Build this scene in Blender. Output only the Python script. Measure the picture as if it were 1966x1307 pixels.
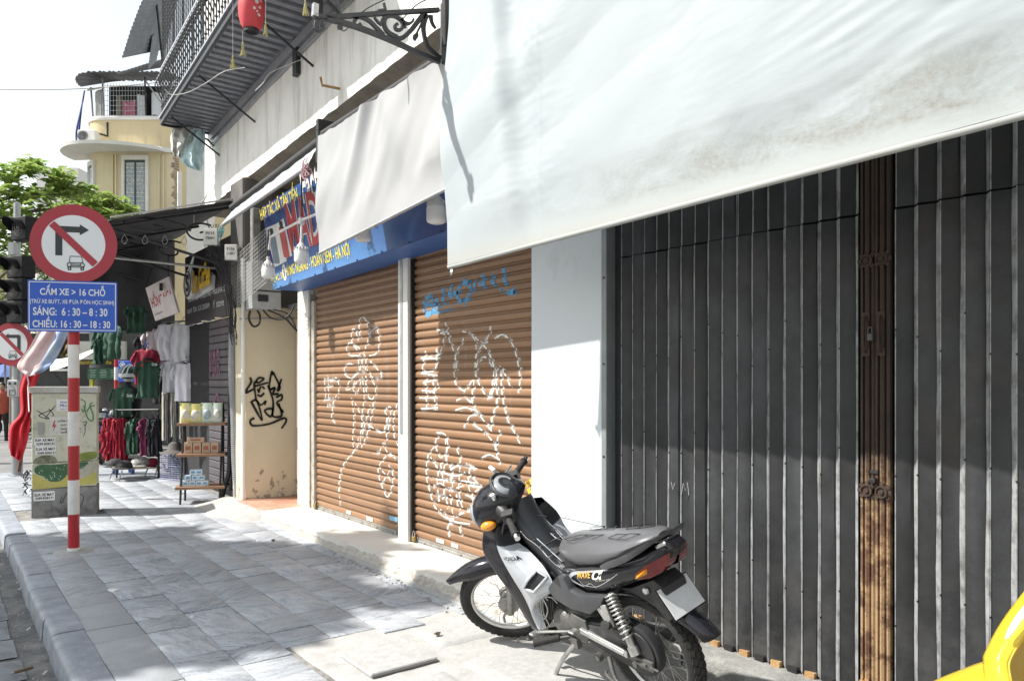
import bpy, bmesh, math, random
from mathutils import Vector, Matrix, noise
random.seed(7)
R = math.radians
V = Vector
scene = bpy.context.scene
for o in list(bpy.data.objects):
    bpy.data.objects.remove(o)
COL = scene.collection

# ------------------------------------------------------------------ camera, sky, sun, exposure
CAM_H = 1.5
FPX, HORIZON, PW, PH = 1438.0, 736.0, 1966.0, 1307.0      # focal length and horizon of the photograph, in its pixels
YAW = R(37.59)
cam_data = bpy.data.cameras.new('camera')
cam = bpy.data.objects.new('camera', cam_data); COL.objects.link(cam)
cam.location = (0, 0, CAM_H); cam.rotation_euler = (R(90), 0, -YAW)
cam_data.sensor_width = 36; cam_data.lens = 36 * FPX / PW
cam_data.shift_y = (HORIZON - PH / 2) / PW
cam_data.clip_start = .05; cam_data.clip_end = 600
scene.camera = cam

SUN_TRAVEL = V((1, -.63, -1.28)).normalized()
SUN_ELEV = math.asin(-SUN_TRAVEL.z)
SUN_AZ = math.atan2(-SUN_TRAVEL.x, -SUN_TRAVEL.y)          # measured from +Y toward +X
world = bpy.data.worlds.new('World'); scene.world = world; world.use_nodes = True
wn = world.node_tree
sky = wn.nodes.new('ShaderNodeTexSky'); sky.sky_type = 'NISHITA'; sky.sun_disc = False
sky.sun_elevation = SUN_ELEV; sky.sun_rotation = SUN_AZ
sky.air_density = 2.0; sky.dust_density = 1.0; sky.ozone_density = 2.0
bg = wn.nodes['Background']; bg.inputs['Strength'].default_value = .13
hz = wn.nodes.new('ShaderNodeHueSaturation'); hz.inputs['Saturation'].default_value = .36      # milky, hazy city sky
wn.links.new(sky.outputs['Color'], hz.inputs['Color']); wn.links.new(hz.outputs['Color'], bg.inputs['Color'])
sun_data = bpy.data.lights.new('sun', 'SUN'); sun_data.energy = 5.0; sun_data.angle = R(.7); sun_data.color = (1, .955, .89)
sun = bpy.data.objects.new('sun', sun_data); COL.objects.link(sun)
sun.rotation_euler = SUN_TRAVEL.to_track_quat('-Z', 'Y').to_euler(); sun.location = (-6, 8, 12)
vs = scene.view_settings
vs.view_transform = 'Standard'; vs.look = 'None'; vs.exposure = .70; vs.gamma = 1; vs.use_curve_mapping = False
scene.cycles.max_bounces = 8

# ------------------------------------------------------------------ placing: a pixel of the photograph to a point at a known plane
SN, CS = math.sin(YAW), math.cos(YAW)
def ray(px, py):
    r = (px - PW / 2) / FPX; u = (HORIZON - py) / FPX
    return V((SN + r * CS, CS - r * SN, u))
def at(px, py, X=None, Y=None, Z=None, D=None):
    d = ray(px, py)
    k = X / d.x if X is not None else Y / d.y if Y is not None else (Z - CAM_H) / d.z if Z is not None else D
    return V((0, 0, CAM_H)) + d * k

# ------------------------------------------------------------------ mesh builder
class MB:
    def __init__(s): s.v = []; s.f = []; s.m = []
    def add(s, vs_, fs, m=0):
        b = len(s.v); s.v += [V(p) for p in vs_]
        for q in fs: s.f.append([b + i for i in q]); s.m.append(m)
        return s
    def box(s, c, d, M=None, m=0, taper=1.0):
        x, y, z = d[0] / 2, d[1] / 2, d[2] / 2; c = V(c)
        p = []
        for sz in (-1, 1):
            t = taper if sz > 0 else 1
            for sx, sy in ((-1, -1), (1, -1), (1, 1), (-1, 1)):
                q = V((sx * x * t, sy * y * t, sz * z))
                p.append((M @ q if M else q) + c)
        return s.add(p, [(3, 2, 1, 0), (4, 5, 6, 7), (0, 1, 5, 4), (1, 2, 6, 5), (2, 3, 7, 6), (3, 0, 4, 7)], m)
    def bb(s, a, b, m=0):
        a, b = V(a), V(b); return s.box((a + b) / 2, [abs(q) for q in (b - a)], m=m)
    def tube(s, pts, r, n=8, m=0, caps=True, flat=None):
        pts = [V(p) for p in pts]; k = len(pts)
        rs = r if isinstance(r, (list, tuple)) else [r] * k
        t0 = (pts[1] - pts[0]).normalized()
        up = V((0, 0, 1)) if abs(t0.z) < .9 else V((1, 0, 0))
        if flat is not None: up = V(flat)
        nrm = (up - t0 * up.dot(t0)).normalized(); vs_ = []; fs = []
        for i in range(k):
            t = (pts[min(i + 1, k - 1)] - pts[max(i - 1, 0)]).normalized()
            nrm = (nrm - t * nrm.dot(t))
            nrm = nrm.normalized() if nrm.length > 1e-6 else V((1, 0, 0))
            b = t.cross(nrm)
            for j in range(n):
                a = 2 * math.pi * (j + .5) / n
                vs_.append(pts[i] + nrm * math.cos(a) * rs[i] + b * math.sin(a) * rs[i])
        for i in range(k - 1):
            for j in range(n):
                fs.append((i * n + j, i * n + (j + 1) % n, (i + 1) * n + (j + 1) % n, (i + 1) * n + j))
        if caps:
            fs.append(tuple(range(n))[::-1]); fs.append(tuple((k - 1) * n + j for j in range(n)))
        return s.add(vs_, fs, m)
    def ribbon(s, pts, w, th, nrm, m=0):
        """flat bar of width w and thickness th along pts; nrm = direction of the thickness"""
        pts = [V(p) for p in pts]; nrm = V(nrm).normalized(); k = len(pts); vs_ = []; fs = []
        ws = w if isinstance(w, (list, tuple)) else [w] * k
        for i in range(k):
            t = (pts[min(i + 1, k - 1)] - pts[max(i - 1, 0)]).normalized(); b = nrm.cross(t).normalized()
            for a, c in ((-1, -1), (1, -1), (1, 1), (-1, 1)):
                vs_.append(pts[i] + b * a * ws[i] / 2 + nrm * c * th / 2)
        for i in range(k - 1):
            for j in range(4):
                fs.append((i * 4 + j, i * 4 + (j + 1) % 4, i * 4 + 4 + (j + 1) % 4, i * 4 + 4 + j))
        fs.append((3, 2, 1, 0)); q = (k - 1) * 4; fs.append((q, q + 1, q + 2, q + 3))
        return s.add(vs_, fs, m)
    def lathe(s, prof, o=(0, 0, 0), M=None, n=16, m=0, close=False):
        """prof: (radius, height) pairs about local z"""
        o = V(o); vs_ = []; fs = []; k = len(prof)
        for r_, z in prof:
            for j in range(n):
                a = 2 * math.pi * j / n; q = V((r_ * math.cos(a), r_ * math.sin(a), z))
                vs_.append((M @ q if M else q) + o)
        last = k if close else k - 1
        for i in range(last):
            i2 = (i + 1) % k
            for j in range(n):
                fs.append((i * n + j, i * n + (j + 1) % n, i2 * n + (j + 1) % n, i2 * n + j))
        if not close:
            if prof[0][0] > 1e-6: fs.append(tuple(range(n))[::-1])
            if prof[-1][0] > 1e-6: fs.append(tuple((k - 1) * n + j for j in range(n)))
        return s.add(vs_, fs, m)
    def prism(s, poly, fn, d, m=0):
        """poly: 2-D outline, fn(a, b) -> point, d: extrusion vector"""
        d = V(d); n = len(poly); a = [V(fn(*p)) for p in poly]; b = [p + d for p in a]
        fs = [tuple(range(n))[::-1], tuple(range(n, 2 * n))] + [(i, (i + 1) % n, n + (i + 1) % n, n + i) for i in range(n)]
        return s.add(a + b, fs, m)
    def grid(s, nu, nv, fn, m=0, cu=False):
        vs_ = [fn(i / (nu if cu else nu - 1) if nu > 1 else 0, j / (nv - 1)) for i in range(nu) for j in range(nv)]; fs = []
        for i in range(nu if cu else nu - 1):
            for j in range(nv - 1):
                i2 = (i + 1) % nu
                fs.append((i * nv + j, i2 * nv + j, i2 * nv + j + 1, i * nv + j + 1))
        return s.add(vs_, fs, m)
    def loft(s, rings, m=0, caps=True):
        n = len(rings[0]); vs_ = [p for r_ in rings for p in r_]; fs = []
        for i in range(len(rings) - 1):
            for j in range(n):
                fs.append((i * n + j, i * n + (j + 1) % n, (i + 1) * n + (j + 1) % n, (i + 1) * n + j))
        if caps: fs.append(tuple(range(n))[::-1]); q = (len(rings) - 1) * n; fs.append(tuple(q + j for j in range(n)))
        return s.add(vs_, fs, m)
    def sphere(s, c, r, n=10, k=7, m=0, M=None):
        r = r if isinstance(r, (tuple, list)) else (r, r, r)
        prof = [(math.sin(math.pi * i / k), -math.cos(math.pi * i / k)) for i in range(k + 1)]
        S = Matrix.Diagonal(r); MM = (M @ S) if M else S
        return s.lathe(prof, c, MM, n, m)
    def mesh(s, name, mats, smooth=None, bevel=0, off=None, seg=1):
        me = bpy.data.meshes.new(name)
        me.from_pydata([(p - off) if off is not None else p for p in s.v], [], s.f)
        mats = mats if isinstance(mats, (list, tuple)) else [mats]
        for q in mats: me.materials.append(q)
        if len(mats) > 1: me.polygons.foreach_set('material_index', s.m)
        if len(s.f) < 60000:
            bm = bmesh.new(); bm.from_mesh(me)
            if bevel:
                bmesh.ops.bevel(bm, geom=[e for e in bm.edges if len(e.link_faces) == 2 and e.calc_face_angle(0) > .5], offset=bevel, segments=seg, affect='EDGES', profile=.6, clamp_overlap=True)
            bmesh.ops.recalc_face_normals(bm, faces=bm.faces)
            bm.to_mesh(me); bm.free()
        if smooth is not None:
            me.polygons.foreach_set('use_smooth', [True] * len(me.polygons))
            me.set_sharp_from_angle(angle=R(smooth))
        me.update()
        return me
    def build(s, name, mat, parent=None, smooth=None, bevel=0, local=False, seg=1):
        off = None
        if parent is not None and not local: off = parent_origin(parent)
        return link(name, s.mesh(name, mat, smooth, bevel, off, seg), parent)
ORIGIN = {}
def parent_origin(p):
    return ORIGIN.get(p.name, V((0, 0, 0)))
def link(name, data, parent=None):
    o = bpy.data.objects.new(name, data); COL.objects.link(o)
    if parent is not None:
        o.parent = parent; ORIGIN[o.name] = parent_origin(parent)
    else: ORIGIN[o.name] = V((0, 0, 0))
    return o
def tag(o, label=None, cat=None, group=None, kind=None):
    if label: o['label'] = label
    if cat: o['category'] = cat
    if group: o['group'] = group
    if kind: o['kind'] = kind
    return o
def thing(name, loc, label, cat, group=None, kind=None):
    o = link(name, None); o.location = V(loc); ORIGIN[o.name] = V(loc); o.empty_display_size = .1
    return tag(o, label, cat, group, kind)
def copy_tree(o, parent=None):
    c = o.copy(); COL.objects.link(c); c.parent = parent
    ORIGIN[c.name] = ORIGIN.get(o.name, V((0, 0, 0))).copy()
    for ch in list(o.children): copy_tree(ch, c)
    return c
def spline(pts, n=6, closed=False):
    """Catmull-Rom through points"""
    pts = [V(p) for p in pts]; k = len(pts); out = []
    rng = range(k) if closed else range(k - 1)
    for i in rng:
        p1, p2 = pts[i], pts[(i + 1) % k]
        p0 = pts[i - 1] if (i > 0 or closed) else p1 * 2 - p2
        p3 = pts[(i + 2) % k] if (i + 2 < k or closed) else p2 * 2 - p1
        for j in range(n):
            t = j / n
            out.append(.5 * ((2 * p1) + (p2 - p0) * t + (2 * p0 - 5 * p1 + 4 * p2 - p3) * t * t + (3 * p1 - p0 - 3 * p2 + p3) * t ** 3))
    if not closed: out.append(pts[-1])
    return out
def lerp(a, b, t): return a + (b - a) * t
def basis(xv, yv, zv): return Matrix((xv, yv, zv)).transposed()
def nz(x, y, z=0., sc=1.): return noise.noise(V((x * sc, y * sc, z * sc)))

# ------------------------------------------------------------------ lettering (built-in face, turned into flat mesh)
def text_mesh(txt, align='LEFT', shear=0., bold=0.):
    cu = bpy.data.curves.new('lettering', 'FONT'); cu.body = txt; cu.align_x = align; cu.shear = shear; cu.offset = bold; cu.resolution_u = 3
    o = bpy.data.objects.new('lettering', cu); COL.objects.link(o)
    dg = bpy.context.evaluated_depsgraph_get(); ev = o.evaluated_get(dg)
    me = bpy.data.meshes.new_from_object(ev, depsgraph=dg)
    bpy.data.objects.remove(o); bpy.data.curves.remove(cu)
    return me
def text(name, txt, parent, mat, o, rx, up, w=None, hgt=None, shear=0., bold=0., align='L', lift=.002):
    """o: lower-left corner of the lettering box; rx, up: unit directions; w, hgt: size of the box"""
    me = text_mesh(txt, shear=shear, bold=bold)
    xs = [v.co.x for v in me.vertices]; ys = [v.co.y for v in me.vertices]
    x0, x1, y0, y1 = min(xs), max(xs), min(ys), max(ys)
    sy = hgt / (y1 - y0) if hgt else None; sx = w / (x1 - x0) if w else sy
    if sy is None: sy = sx
    rx, up = V(rx).normalized(), V(up).normalized(); nn = rx.cross(up); o = V(o)
    if align == 'C': o = o - rx * (x1 - x0) * sx / 2
    off = parent_origin(parent) if parent is not None else V((0, 0, 0))
    for v in me.vertices:
        v.co = o + rx * (v.co.x - x0) * sx + up * (v.co.y - y0) * sy + nn * lift - off
    me.materials.clear(); me.materials.append(mat); me.update()
    return link(name, me, parent)

# ------------------------------------------------------------------ procedural materials
MATS = {}
def lin(c): return tuple(c) + (1.,) if len(c) == 3 else tuple(c)
class NT:
    def __init__(s, name):
        s.mat = bpy.data.materials.new(name); s.mat.use_nodes = True; s.t = s.mat.node_tree
        s.b = s.t.nodes['Principled BSDF']; s.out = s.t.nodes['Material Output']; s.geo = None
    def n(s, kind, **kw):
        nd = s.t.nodes.new('ShaderNode' + kind)
        for k, v in kw.items():
            if hasattr(nd, k): setattr(nd, k, v)
        return nd
    def l(s, a, b): s.t.links.new(a, b)
    def pos(s, obj=False):
        if obj:
            return s.n('TexCoord').outputs['Object']
        if not s.geo: s.geo = s.n('NewGeometry')
        return s.geo.outputs['Position']
    def scaled(s, vec, sc):
        m = s.n('Mapping'); m.inputs['Scale'].default_value = sc; s.l(vec, m.inputs['Vector']); return m.outputs['Vector']
    def noise(s, sc, detail=4, rough=.55, vec=None, dist=0.):
        q = s.n('TexNoise'); q.inputs['Scale'].default_value = sc; q.inputs['Detail'].default_value = detail
        q.inputs['Roughness'].default_value = rough; q.inputs['Distortion'].default_value = dist
        s.l(vec if vec is not None else s.pos(), q.inputs['Vector']); return q.outputs['Fac']
    def ramp(s, fac, stops, interp='LINEAR'):
        q = s.n('ValToRGB'); e = q.color_ramp.elements; q.color_ramp.interpolation = interp
        while len(e) < len(stops): e.new(.5)
        for i, (p, c) in enumerate(stops):
            e[i].position = p; e[i].color = lin(c) if not isinstance(c, (int, float)) else (c, c, c, 1)
        s.l(fac, q.inputs['Fac']); return q.outputs['Color']
    def mix(s, fac, a, b, blend='MIX'):
        q = s.n('Mix', data_type='RGBA', blend_type=blend)
        for sock, val in ((q.inputs[0], fac), (q.inputs[6], a), (q.inputs[7], b)):
            if isinstance(val, (int, float)): sock.default_value = val
            elif isinstance(val, tuple): sock.default_value = lin(val)
            else: s.l(val, sock)
        return q.outputs[2]
    def math(s, op, a, b=0.):
        q = s.n('Math', operation=op)
        for sock, val in ((q.inputs[0], a), (q.inputs[1], b)):
            if isinstance(val, (int, float)): sock.default_value = val
            else: s.l(val, sock)
        return q.outputs[0]
    def color(s, c):
        if isinstance(c, tuple): s.b.inputs['Base Color'].default_value = lin(c)
        else: s.l(c, s.b.inputs['Base Color'])
    def rough(s, r):
        if isinstance(r, (int, float)): s.b.inputs['Roughness'].default_value = r
        else: s.l(r, s.b.inputs['Roughness'])
    def bump(s, h_, st=.3, dist=.01):
        q = s.n('Bump'); q.inputs['Strength'].default_value = st; q.inputs['Distance'].default_value = dist
        s.l(h_, q.inputs['Height']); s.l(q.outputs['Normal'], s.b.inputs['Normal'])
def mat(name, col, rough=.6, metal=0., col2=None, scale=8., bump=0., bscale=60., dirt=None, dirt_amt=.45, dscale=3., coat=0., obj=False, rand=0., spec=.5, rvar=.12):
    """base colour broken up by two noises, optional dirt in blotches, roughness variation and fine relief"""
    if name in MATS: return MATS[name]
    t = NT(name); vec = t.pos(obj)
    c2 = col2 or tuple(q * .78 for q in col)
    c = t.mix(t.ramp(t.noise(scale, 5, .6, vec), [(.3, 0), (.7, 1)]), col, c2)
    if dirt:
        d = t.ramp(t.noise(dscale, 7, .68, vec), [(1 - dirt_amt - .12, 0), (1 - dirt_amt + .16, 1)])
        c = t.mix(d, c, dirt)
    if rand:
        oi = t.n('ObjectInfo'); k = t.math('ADD', t.math('MULTIPLY', oi.outputs['Random'], rand), 1 - rand / 2)
        hs = t.n('HueSaturation'); t.l(k, hs.inputs['Value']); t.l(c, hs.inputs['Color']); c = hs.outputs['Color']
    t.color(c); t.b.inputs['Metallic'].default_value = metal
    if rvar: t.rough(t.math('ADD', t.math('MULTIPLY', t.noise(scale * 1.7, 4, .6, vec), rvar * 2), rough - rvar))
    else: t.rough(rough)
    t.b.inputs['Specular IOR Level'].default_value = spec
    if coat: t.b.inputs['Coat Weight'].default_value = coat; t.b.inputs['Coat Roughness'].default_value = .08
    if bump: t.bump(t.noise(bscale, 5, .6, vec), bump, .01)
    MATS[name] = t.mat
    return t.mat
# ================================================================== ground, road, pavement, kerb
def slate_material():
    t = NT('slate_paver'); p = t.pos()
    oi = t.n('ObjectInfo'); rnd = oi.outputs['Random']
    rot = t.n('VectorRotate', rotation_type='Z_AXIS'); t.l(p, rot.inputs['Vector']); t.l(t.math('ADD', t.math('MULTIPLY', rnd, 2.2), -.7), rot.inputs['Angle'])
    st = t.scaled(rot.outputs['Vector'], (5, 26, 8))
    vein = t.noise(1.0, 8, .66, st, 1.2)
    base = t.mix(t.ramp(vein, [(.43, 0), (.56, 1)]), (.135, .162, .21), (.36, .395, .445))
    base = t.mix(t.ramp(t.noise(60, 5, .7), [(.35, 0), (.75, 1)]), base, (.42, .43, .44))
    big = t.ramp(t.noise(1.15, 5, .6), [(.40, 0), (.62, 1)])
    base = t.mix(t.math('MULTIPLY', big, .42), base, (.47, .48, .485))
    k = t.math('ADD', t.math('MULTIPLY', rnd, .24), .86)
    hs = t.n('HueSaturation'); t.l(k, hs.inputs['Value']); t.l(base, hs.inputs['Color'])
    white = t.ramp(t.noise(1, 9, .75, t.scaled(rot.outputs['Vector'], (9, 24, 9)), 2.), [(.60, 0), (.66, 1)])
    c = t.mix(t.math('MULTIPLY', white, .7), hs.outputs['Color'], (.62, .62, .61))
    dark = t.ramp(t.noise(4.5, 9, .75), [(.57, 0), (.68, 1)])
    t.color(t.mix(t.math('MULTIPLY', dark, .5), c, (.11, .12, .14)))
    t.rough(t.math('ADD', t.math('MULTIPLY', vein, .35), .36)); t.b.inputs['Specular IOR Level'].default_value = .4
    t.bump(t.math('ADD', vein, t.math('MULTIPLY', t.noise(90, 4, .7), .3)), .5, .006)
    return t.mat
M_slate = slate_material()
M_plainpaver = mat('granite_paver', (.36, .375, .395), .75, col2=(.27, .285, .305), scale=160, bump=.35, bscale=220, rand=.12, dirt=(.26, .26, .25), dirt_amt=.35, dscale=6)
M_mortar = mat('mortar', (.30, .29, .275), .95, col2=(.14, .135, .125), scale=14, bump=.6, bscale=70, dirt=(.12, .118, .11), dirt_amt=.42, dscale=9)
M_concrete = mat('cement_patch', (.42, .415, .40), .92, col2=(.33, .325, .31), scale=7, bump=.5, bscale=45, dirt=(.27, .26, .245), dirt_amt=.33, dscale=5.5)
M_concrete2 = mat('cement_cover', (.40, .40, .39), .9, col2=(.32, .32, .31), scale=25, bump=.3, bscale=120, dirt=(.28, .27, .26), dirt_amt=.32, dscale=8)
M_road = mat('road_dirt', (.17, .17, .168), .95, col2=(.09, .09, .09), scale=18, bump=.7, bscale=90, dirt=(.26, .25, .235), dirt_amt=.4, dscale=4)
M_roadslab = mat('road_stone', (.27, .285, .30), .8, col2=(.18, .19, .205), scale=6, bump=.5, bscale=30, rand=.3, dirt=(.11, .11, .108), dirt_amt=.36, dscale=7)
M_kerb = mat('kerb_stone', (.32, .345, .385), .5, col2=(.18, .20, .24), scale=7, bump=.35, bscale=40, rand=.22, dirt=(.17, .17, .17), dirt_amt=.33, dscale=6)
M_asphalt = mat('asphalt', (.20, .20, .20), .9, col2=(.15, .15, .15), scale=3, bump=.4, bscale=120, dirt=(.26, .25, .24), dirt_amt=.4, dscale=1.2)

g = MB(); g.add([(-250, -80, -.15), (250, -80, -.15), (250, 320, -.15), (-250, 320, -.15)], [(0, 1, 2, 3)])
tag(g.build('ground', M_asphalt), kind='structure')
g = MB(); g.add([(-9, -6, -.145), (.62, -6, -.145), (.62, 15.4, -.145), (-9, 15.4, -.145)], [(0, 1, 2, 3)])
road = tag(g.build('road', M_road), kind='structure')
# stone slabs in the carriageway beside the kerb
slabs = []
for k in range(5):
    b = MB(); q = MB()
    def f(u, v, k=k):
        e = min(u, 1 - u, v, 1 - v); z = .02 if e > .001 else .0
        return V(((u - .5) * .46, (v - .5) * .40, z + .006 * nz(u * 3, v * 3, k * 7.1)))
    q.grid(7, 7, f); slabs.append(q.mesh('slab', M_roadslab, smooth=40))
for ci, x in enumerate((.17, -.33, -.83)):
    yy = 3.3 + ci * .17
    while yy < 12.2:
        o = link('slab', random.choice(slabs), road); o.location = (x + random.uniform(-.02, .02), yy, -.138); L_ = random.uniform(.9, 1.35)
        o.rotation_euler = (0, random.uniform(-.01, .01), random.uniform(-.02, .02)); o.scale = (1, L_, 1)
        yy += .2 * L_ + .2 * 1.12 + .03

# pavement bed (a sheet a little under the paver tops) with kerb
PAVE_X0, PAVE_X1 = .72, 2.93
g = MB(); g.bb((.66, -4, -.30), (3.9, 15.3, -.012)); pavement = tag(g.build('pavement', M_mortar), kind='structure')
def paver_mesh(k, w=.2815, d=.2815, m=M_slate):
    q = MB(); rr = random.Random(k)
    cz = [rr.uniform(-.0025, .0025) for _ in range(4)]; n = 5
    xs = [-w / 2, -w / 2 + .005, 0, w / 2 - .005, w / 2]; ys = [-d / 2, -d / 2 + .005, 0, d / 2 - .005, d / 2]
    pts = []
    for i, x in enumerate(xs):
        for j, y in enumerate(ys):
            e = i in (0, 4) or j in (0, 4); u, v = x / w + .5, y / d + .5
            z = lerp(lerp(cz[0], cz[1], u), lerp(cz[2], cz[3], u), v) - (.003 if e else 0)
            jx = rr.uniform(-.0012, .0012) if e else 0; jy = rr.uniform(-.0012, .0012) if e else 0
            pts.append(V((x + jx, y + jy, z)))
    fs = [(i * 5 + j, i * 5 + 5 + j, i * 5 + 6 + j, i * 5 + 1 + j) for i in range(4) for j in range(4)]
    q.add(pts, fs)
    rim = [i * 5 for i in range(5)] + [20 + j for j in range(1, 5)] + [i * 5 + 4 for i in (3, 2, 1, 0)] + [j for j in (3, 2, 1)]
    low = [V((pts[i].x, pts[i].y, -.03)) for i in rim]; b = len(q.v); q.v += low; n = len(rim)
    for i in range(n): q.f.append([rim[i], rim[(i + 1) % n], b + (i + 1) % n, b + i]); q.m.append(0)
    return q.mesh('paver', m, smooth=35)
pm_slate = [paver_mesh(k) for k in range(8)]
pm_plain = [paver_mesh(20 + k, m=M_plainpaver) for k in range(4)]
PITCH = .285
far = MB(); count = 0
for i in range(8):
    x = PAVE_X0 + PITCH * (i + .5); yo = (0, .01, .0, .13, .12, .0, .14, .02)[i]
    for j in range(48):
        y = 2.62 + yo + PITCH * (j + .5)
        if y > 15.15: continue
        if x > 1.56 and y < 4.10: continue                      # cement patch zone in front of the gate
        if math.hypot(x - .98, y - 7.66) < .12: continue         # footing of the sign post
        if .84 < x < 1.5 and 9.85 < y < 10.5: continue           # under the cabinet
        if x > 2.66 and 8.2 < y < 9.8: continue                  # cement ramp
        plain = i == 0 and (3.6 < y < 6.05) or random.random() < .04
        z = random.uniform(-.0035, .002); rz = random.uniform(-.006, .006)
        if count < 292 and y < 12.9:
            o = link('paver', random.choice(pm_plain if plain else pm_slate), pavement)
            o.location = (x, y, z); o.rotation_euler = (random.uniform(-.006, .006), random.uniform(-.006, .006), rz); count += 1
        else:
            far.box((x, y, z - .015), (.2815, .2815, .03))
tag(far.build('paver_field', M_slate, pavement), kind='stuff')
# cement patches and the loose inspection cover by the gate
def patch(name, x0, x1, y0, y1, z, m, par, amp=.004, n=14, sx=None):
    q = MB()
    def f(u, v):
        e = min(u, 1 - u, v, 1 - v)
        w = .02 * nz(u * 9, v * 9, x0)
        return V((lerp(x0, x1, u) + w * (1 if e < .01 else .2), lerp(y0, y1, v) + .02 * nz(u * 8, v * 8, y0 + 4) * (1 if e < .01 else .2), z + amp * (nz(u * 6, v * 6, 3.3) + .6 * nz(u * 17, v * 17, 1.1)) - (.02 if e < .001 else 0)))
    q.grid(n, n, f); return q.build(name, m, par, smooth=60)
patch('cement_patch', 1.57, 2.93, 2.3, 4.30, -.0075, M_concrete, pavement, .005, 26)
for x0, x1, y0, y1 in ((2.26, 2.92, 3.62, 3.98), (1.60, 2.13, 2.6, 3.36), (2.2, 2.92, 2.5, 3.4)):
    patch('cement_slab', x0, x1, y0, y1, .006, M_concrete2, pavement, .003, 12)
q = MB(); q.box((1.965, 3.665, .004), (.40, .385, .022)); q.build('inspection_cover', M_concrete2, pavement, bevel=.006)
q = MB(); q.bb((1.77, 3.462, -.01), (2.16, 3.468, .004)); q.build('cover_gap', mat('gap_shade', (.14, .13, .12), .8, .1), pavement)  # dark strip standing in for the shaded gap beside the cover
# cement footing around the sign post, and pebbles of grit
q = MB(); q.lathe([(.17, -.012), (.155, .004), (.06, .011), (.0, .012)], (.98, 7.70, 0), n=18); q.build('post_footing', M_concrete2, pavement, smooth=50)
def ramp_fn(u, v):
    x = lerp(2.40, 3.02, u); y = lerp(8.15, 9.85, v)
    hgt = max(0, min(1, (x - 2.46 - .12 * nz(y * 2.2, 1)) / .42)); end = min(1, (1 - abs(v * 2 - 1)) * 3.2)
    return V((x, y, -.014 + .125 * hgt * end * (1.15 - .35 * hgt) + .012 * nz(x * 7, y * 7) * end))
q = MB(); q.grid(22, 34, ramp_fn); q.build('cement_ramp', M_concrete, pavement, smooth=60)
# kerb stones with a rounded outer edge
kerb = thing('kerb', (.63, 6, 0), None, None, kind='structure')
prof = [(.719, -.2), (.719, .002), (.585, .002), (.562, -.003), (.550, -.012), (.544, -.03), (.534, -.2)]
ky = [-3.5, -1.6, .4, 1.6, 2.9, 4.02, 4.52, 5.22, 5.62, 6.47, 6.95, 7.42, 8.44, 8.95, 9.8, 10.7, 11.6, 12.5, 13.4, 14.3, 15.3]
for k in range(len(ky) - 1):
    q = MB(); a, b = ky[k] + .004, ky[k + 1] - .004; dx = random.uniform(-.006, .006); dz = random.uniform(-.006, .004)
    if 7.4 < ky[k] < 8.45: b -= .05
    n = max(2, int((b - a) / .12)); rings = []
    for i in range(n + 1):
        y = lerp(a, b, i / n)
        rings.append([V((x + dx + .004 * nz(y * 4, x * 9, z * 5), y, z + dz + .003 * nz(y * 5, x * 7))) for x, z in prof])
    q.loft(rings); q.build('kerb_stone', M_kerb, kerb, smooth=50)
# doorstep: cream slab over broken cement
M_cream = mat('cream_terrazzo', (.62, .60, .555), .42, col2=(.56, .54, .49), scale=9, bump=.06, bscale=70, dirt=(.50, .46, .39), dirt_amt=.27, dscale=4)
M_rubble = mat('broken_cement', (.50, .47, .42), .95, col2=(.34, .31, .27), scale=26, bump=1., bscale=38, dirt=(.18, .165, .14), dirt_amt=.34, dscale=15)
step = thing('doorstep', (3.1, 6, 0), 'cream terrazzo doorstep with a broken cement edge below the brown shutters', 'doorstep')
def edge(y):
    broken = max(0., min(1., (6.22 - y) / .1))
    w = .012 * nz(y * 5, 2.) + broken * (.018 + .055 * abs(nz(y * 3.1, 5.)) + .025 * nz(y * 13, 3.))
    return 2.845 + w
q = MB(); n = 150; top = []; rings = []
for i in range(n + 1):
    y = lerp(3.36, 8.22, i / n); e = edge(y); rings.append([V((e, y, .062 + .01 * nz(y * 9, 8))), V((e + .003, y, .094)), V((e + .012, y, .100)), V((3.60, y, .104)), V((3.60, y, .02))])
q.loft(rings); q.build('slab', M_cream, step, smooth=35)
q = MB()
def rub(u, v):
    y = lerp(3.36, 8.22, u); near = max(0., min(1., (6.22 - y) / .12)); e = edge(y)
    x = lerp(e + .012, 2.83 - near * .015 + .01 * nz(y * 6, 4.4), v) + near * .03 * nz(y * 22, v * 5, 1.) * (1 - abs(2 * v - 1))
    return V((x, y, lerp(.09, -.02, v) + near * .012 * nz(y * 30, v * 9, 7.)))
q.grid(260, 9, rub); q.build('broken_edge', M_rubble, step, smooth=70)
q = MB()
rings = []
for i in range(60):
    y = lerp(3.36, 6.2, i / 59); rings.append([V((2.80 + .008 * nz(y * 5, 1), y, -.02)), V((2.80 + .008 * nz(y * 5, 1), y, .014)), V((2.835, y, .022)), V((2.87, y, .022)), V((2.87, y, -.02))])
q.loft(rings); q.build('lower_ledge', M_concrete2, step, smooth=40)
# red tiles beside the beige pier
M_redtile = mat('red_tile', (.42, .19, .12), .6, col2=(.50, .27, .19), scale=20, bump=.15, rand=.25, dirt=(.45, .36, .30), dirt_amt=.4)
rt = thing('tile_landing', (3.3, 8.7, 0), 'small landing of red clay tiles at the foot of the beige pier', 'landing')
q = MB(); q.bb((2.87, 8.235, -.02), (3.70, 9.14, .088)); q.build('bed', M_concrete2, rt)
for i in range(3):
    for j in range(3):
        q = MB(); q.box((3.01 + i * .275, 8.385 + j * .295, .094), (.268, .288, .014)); q.build('tile', M_redtile, rt, bevel=.002)
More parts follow.
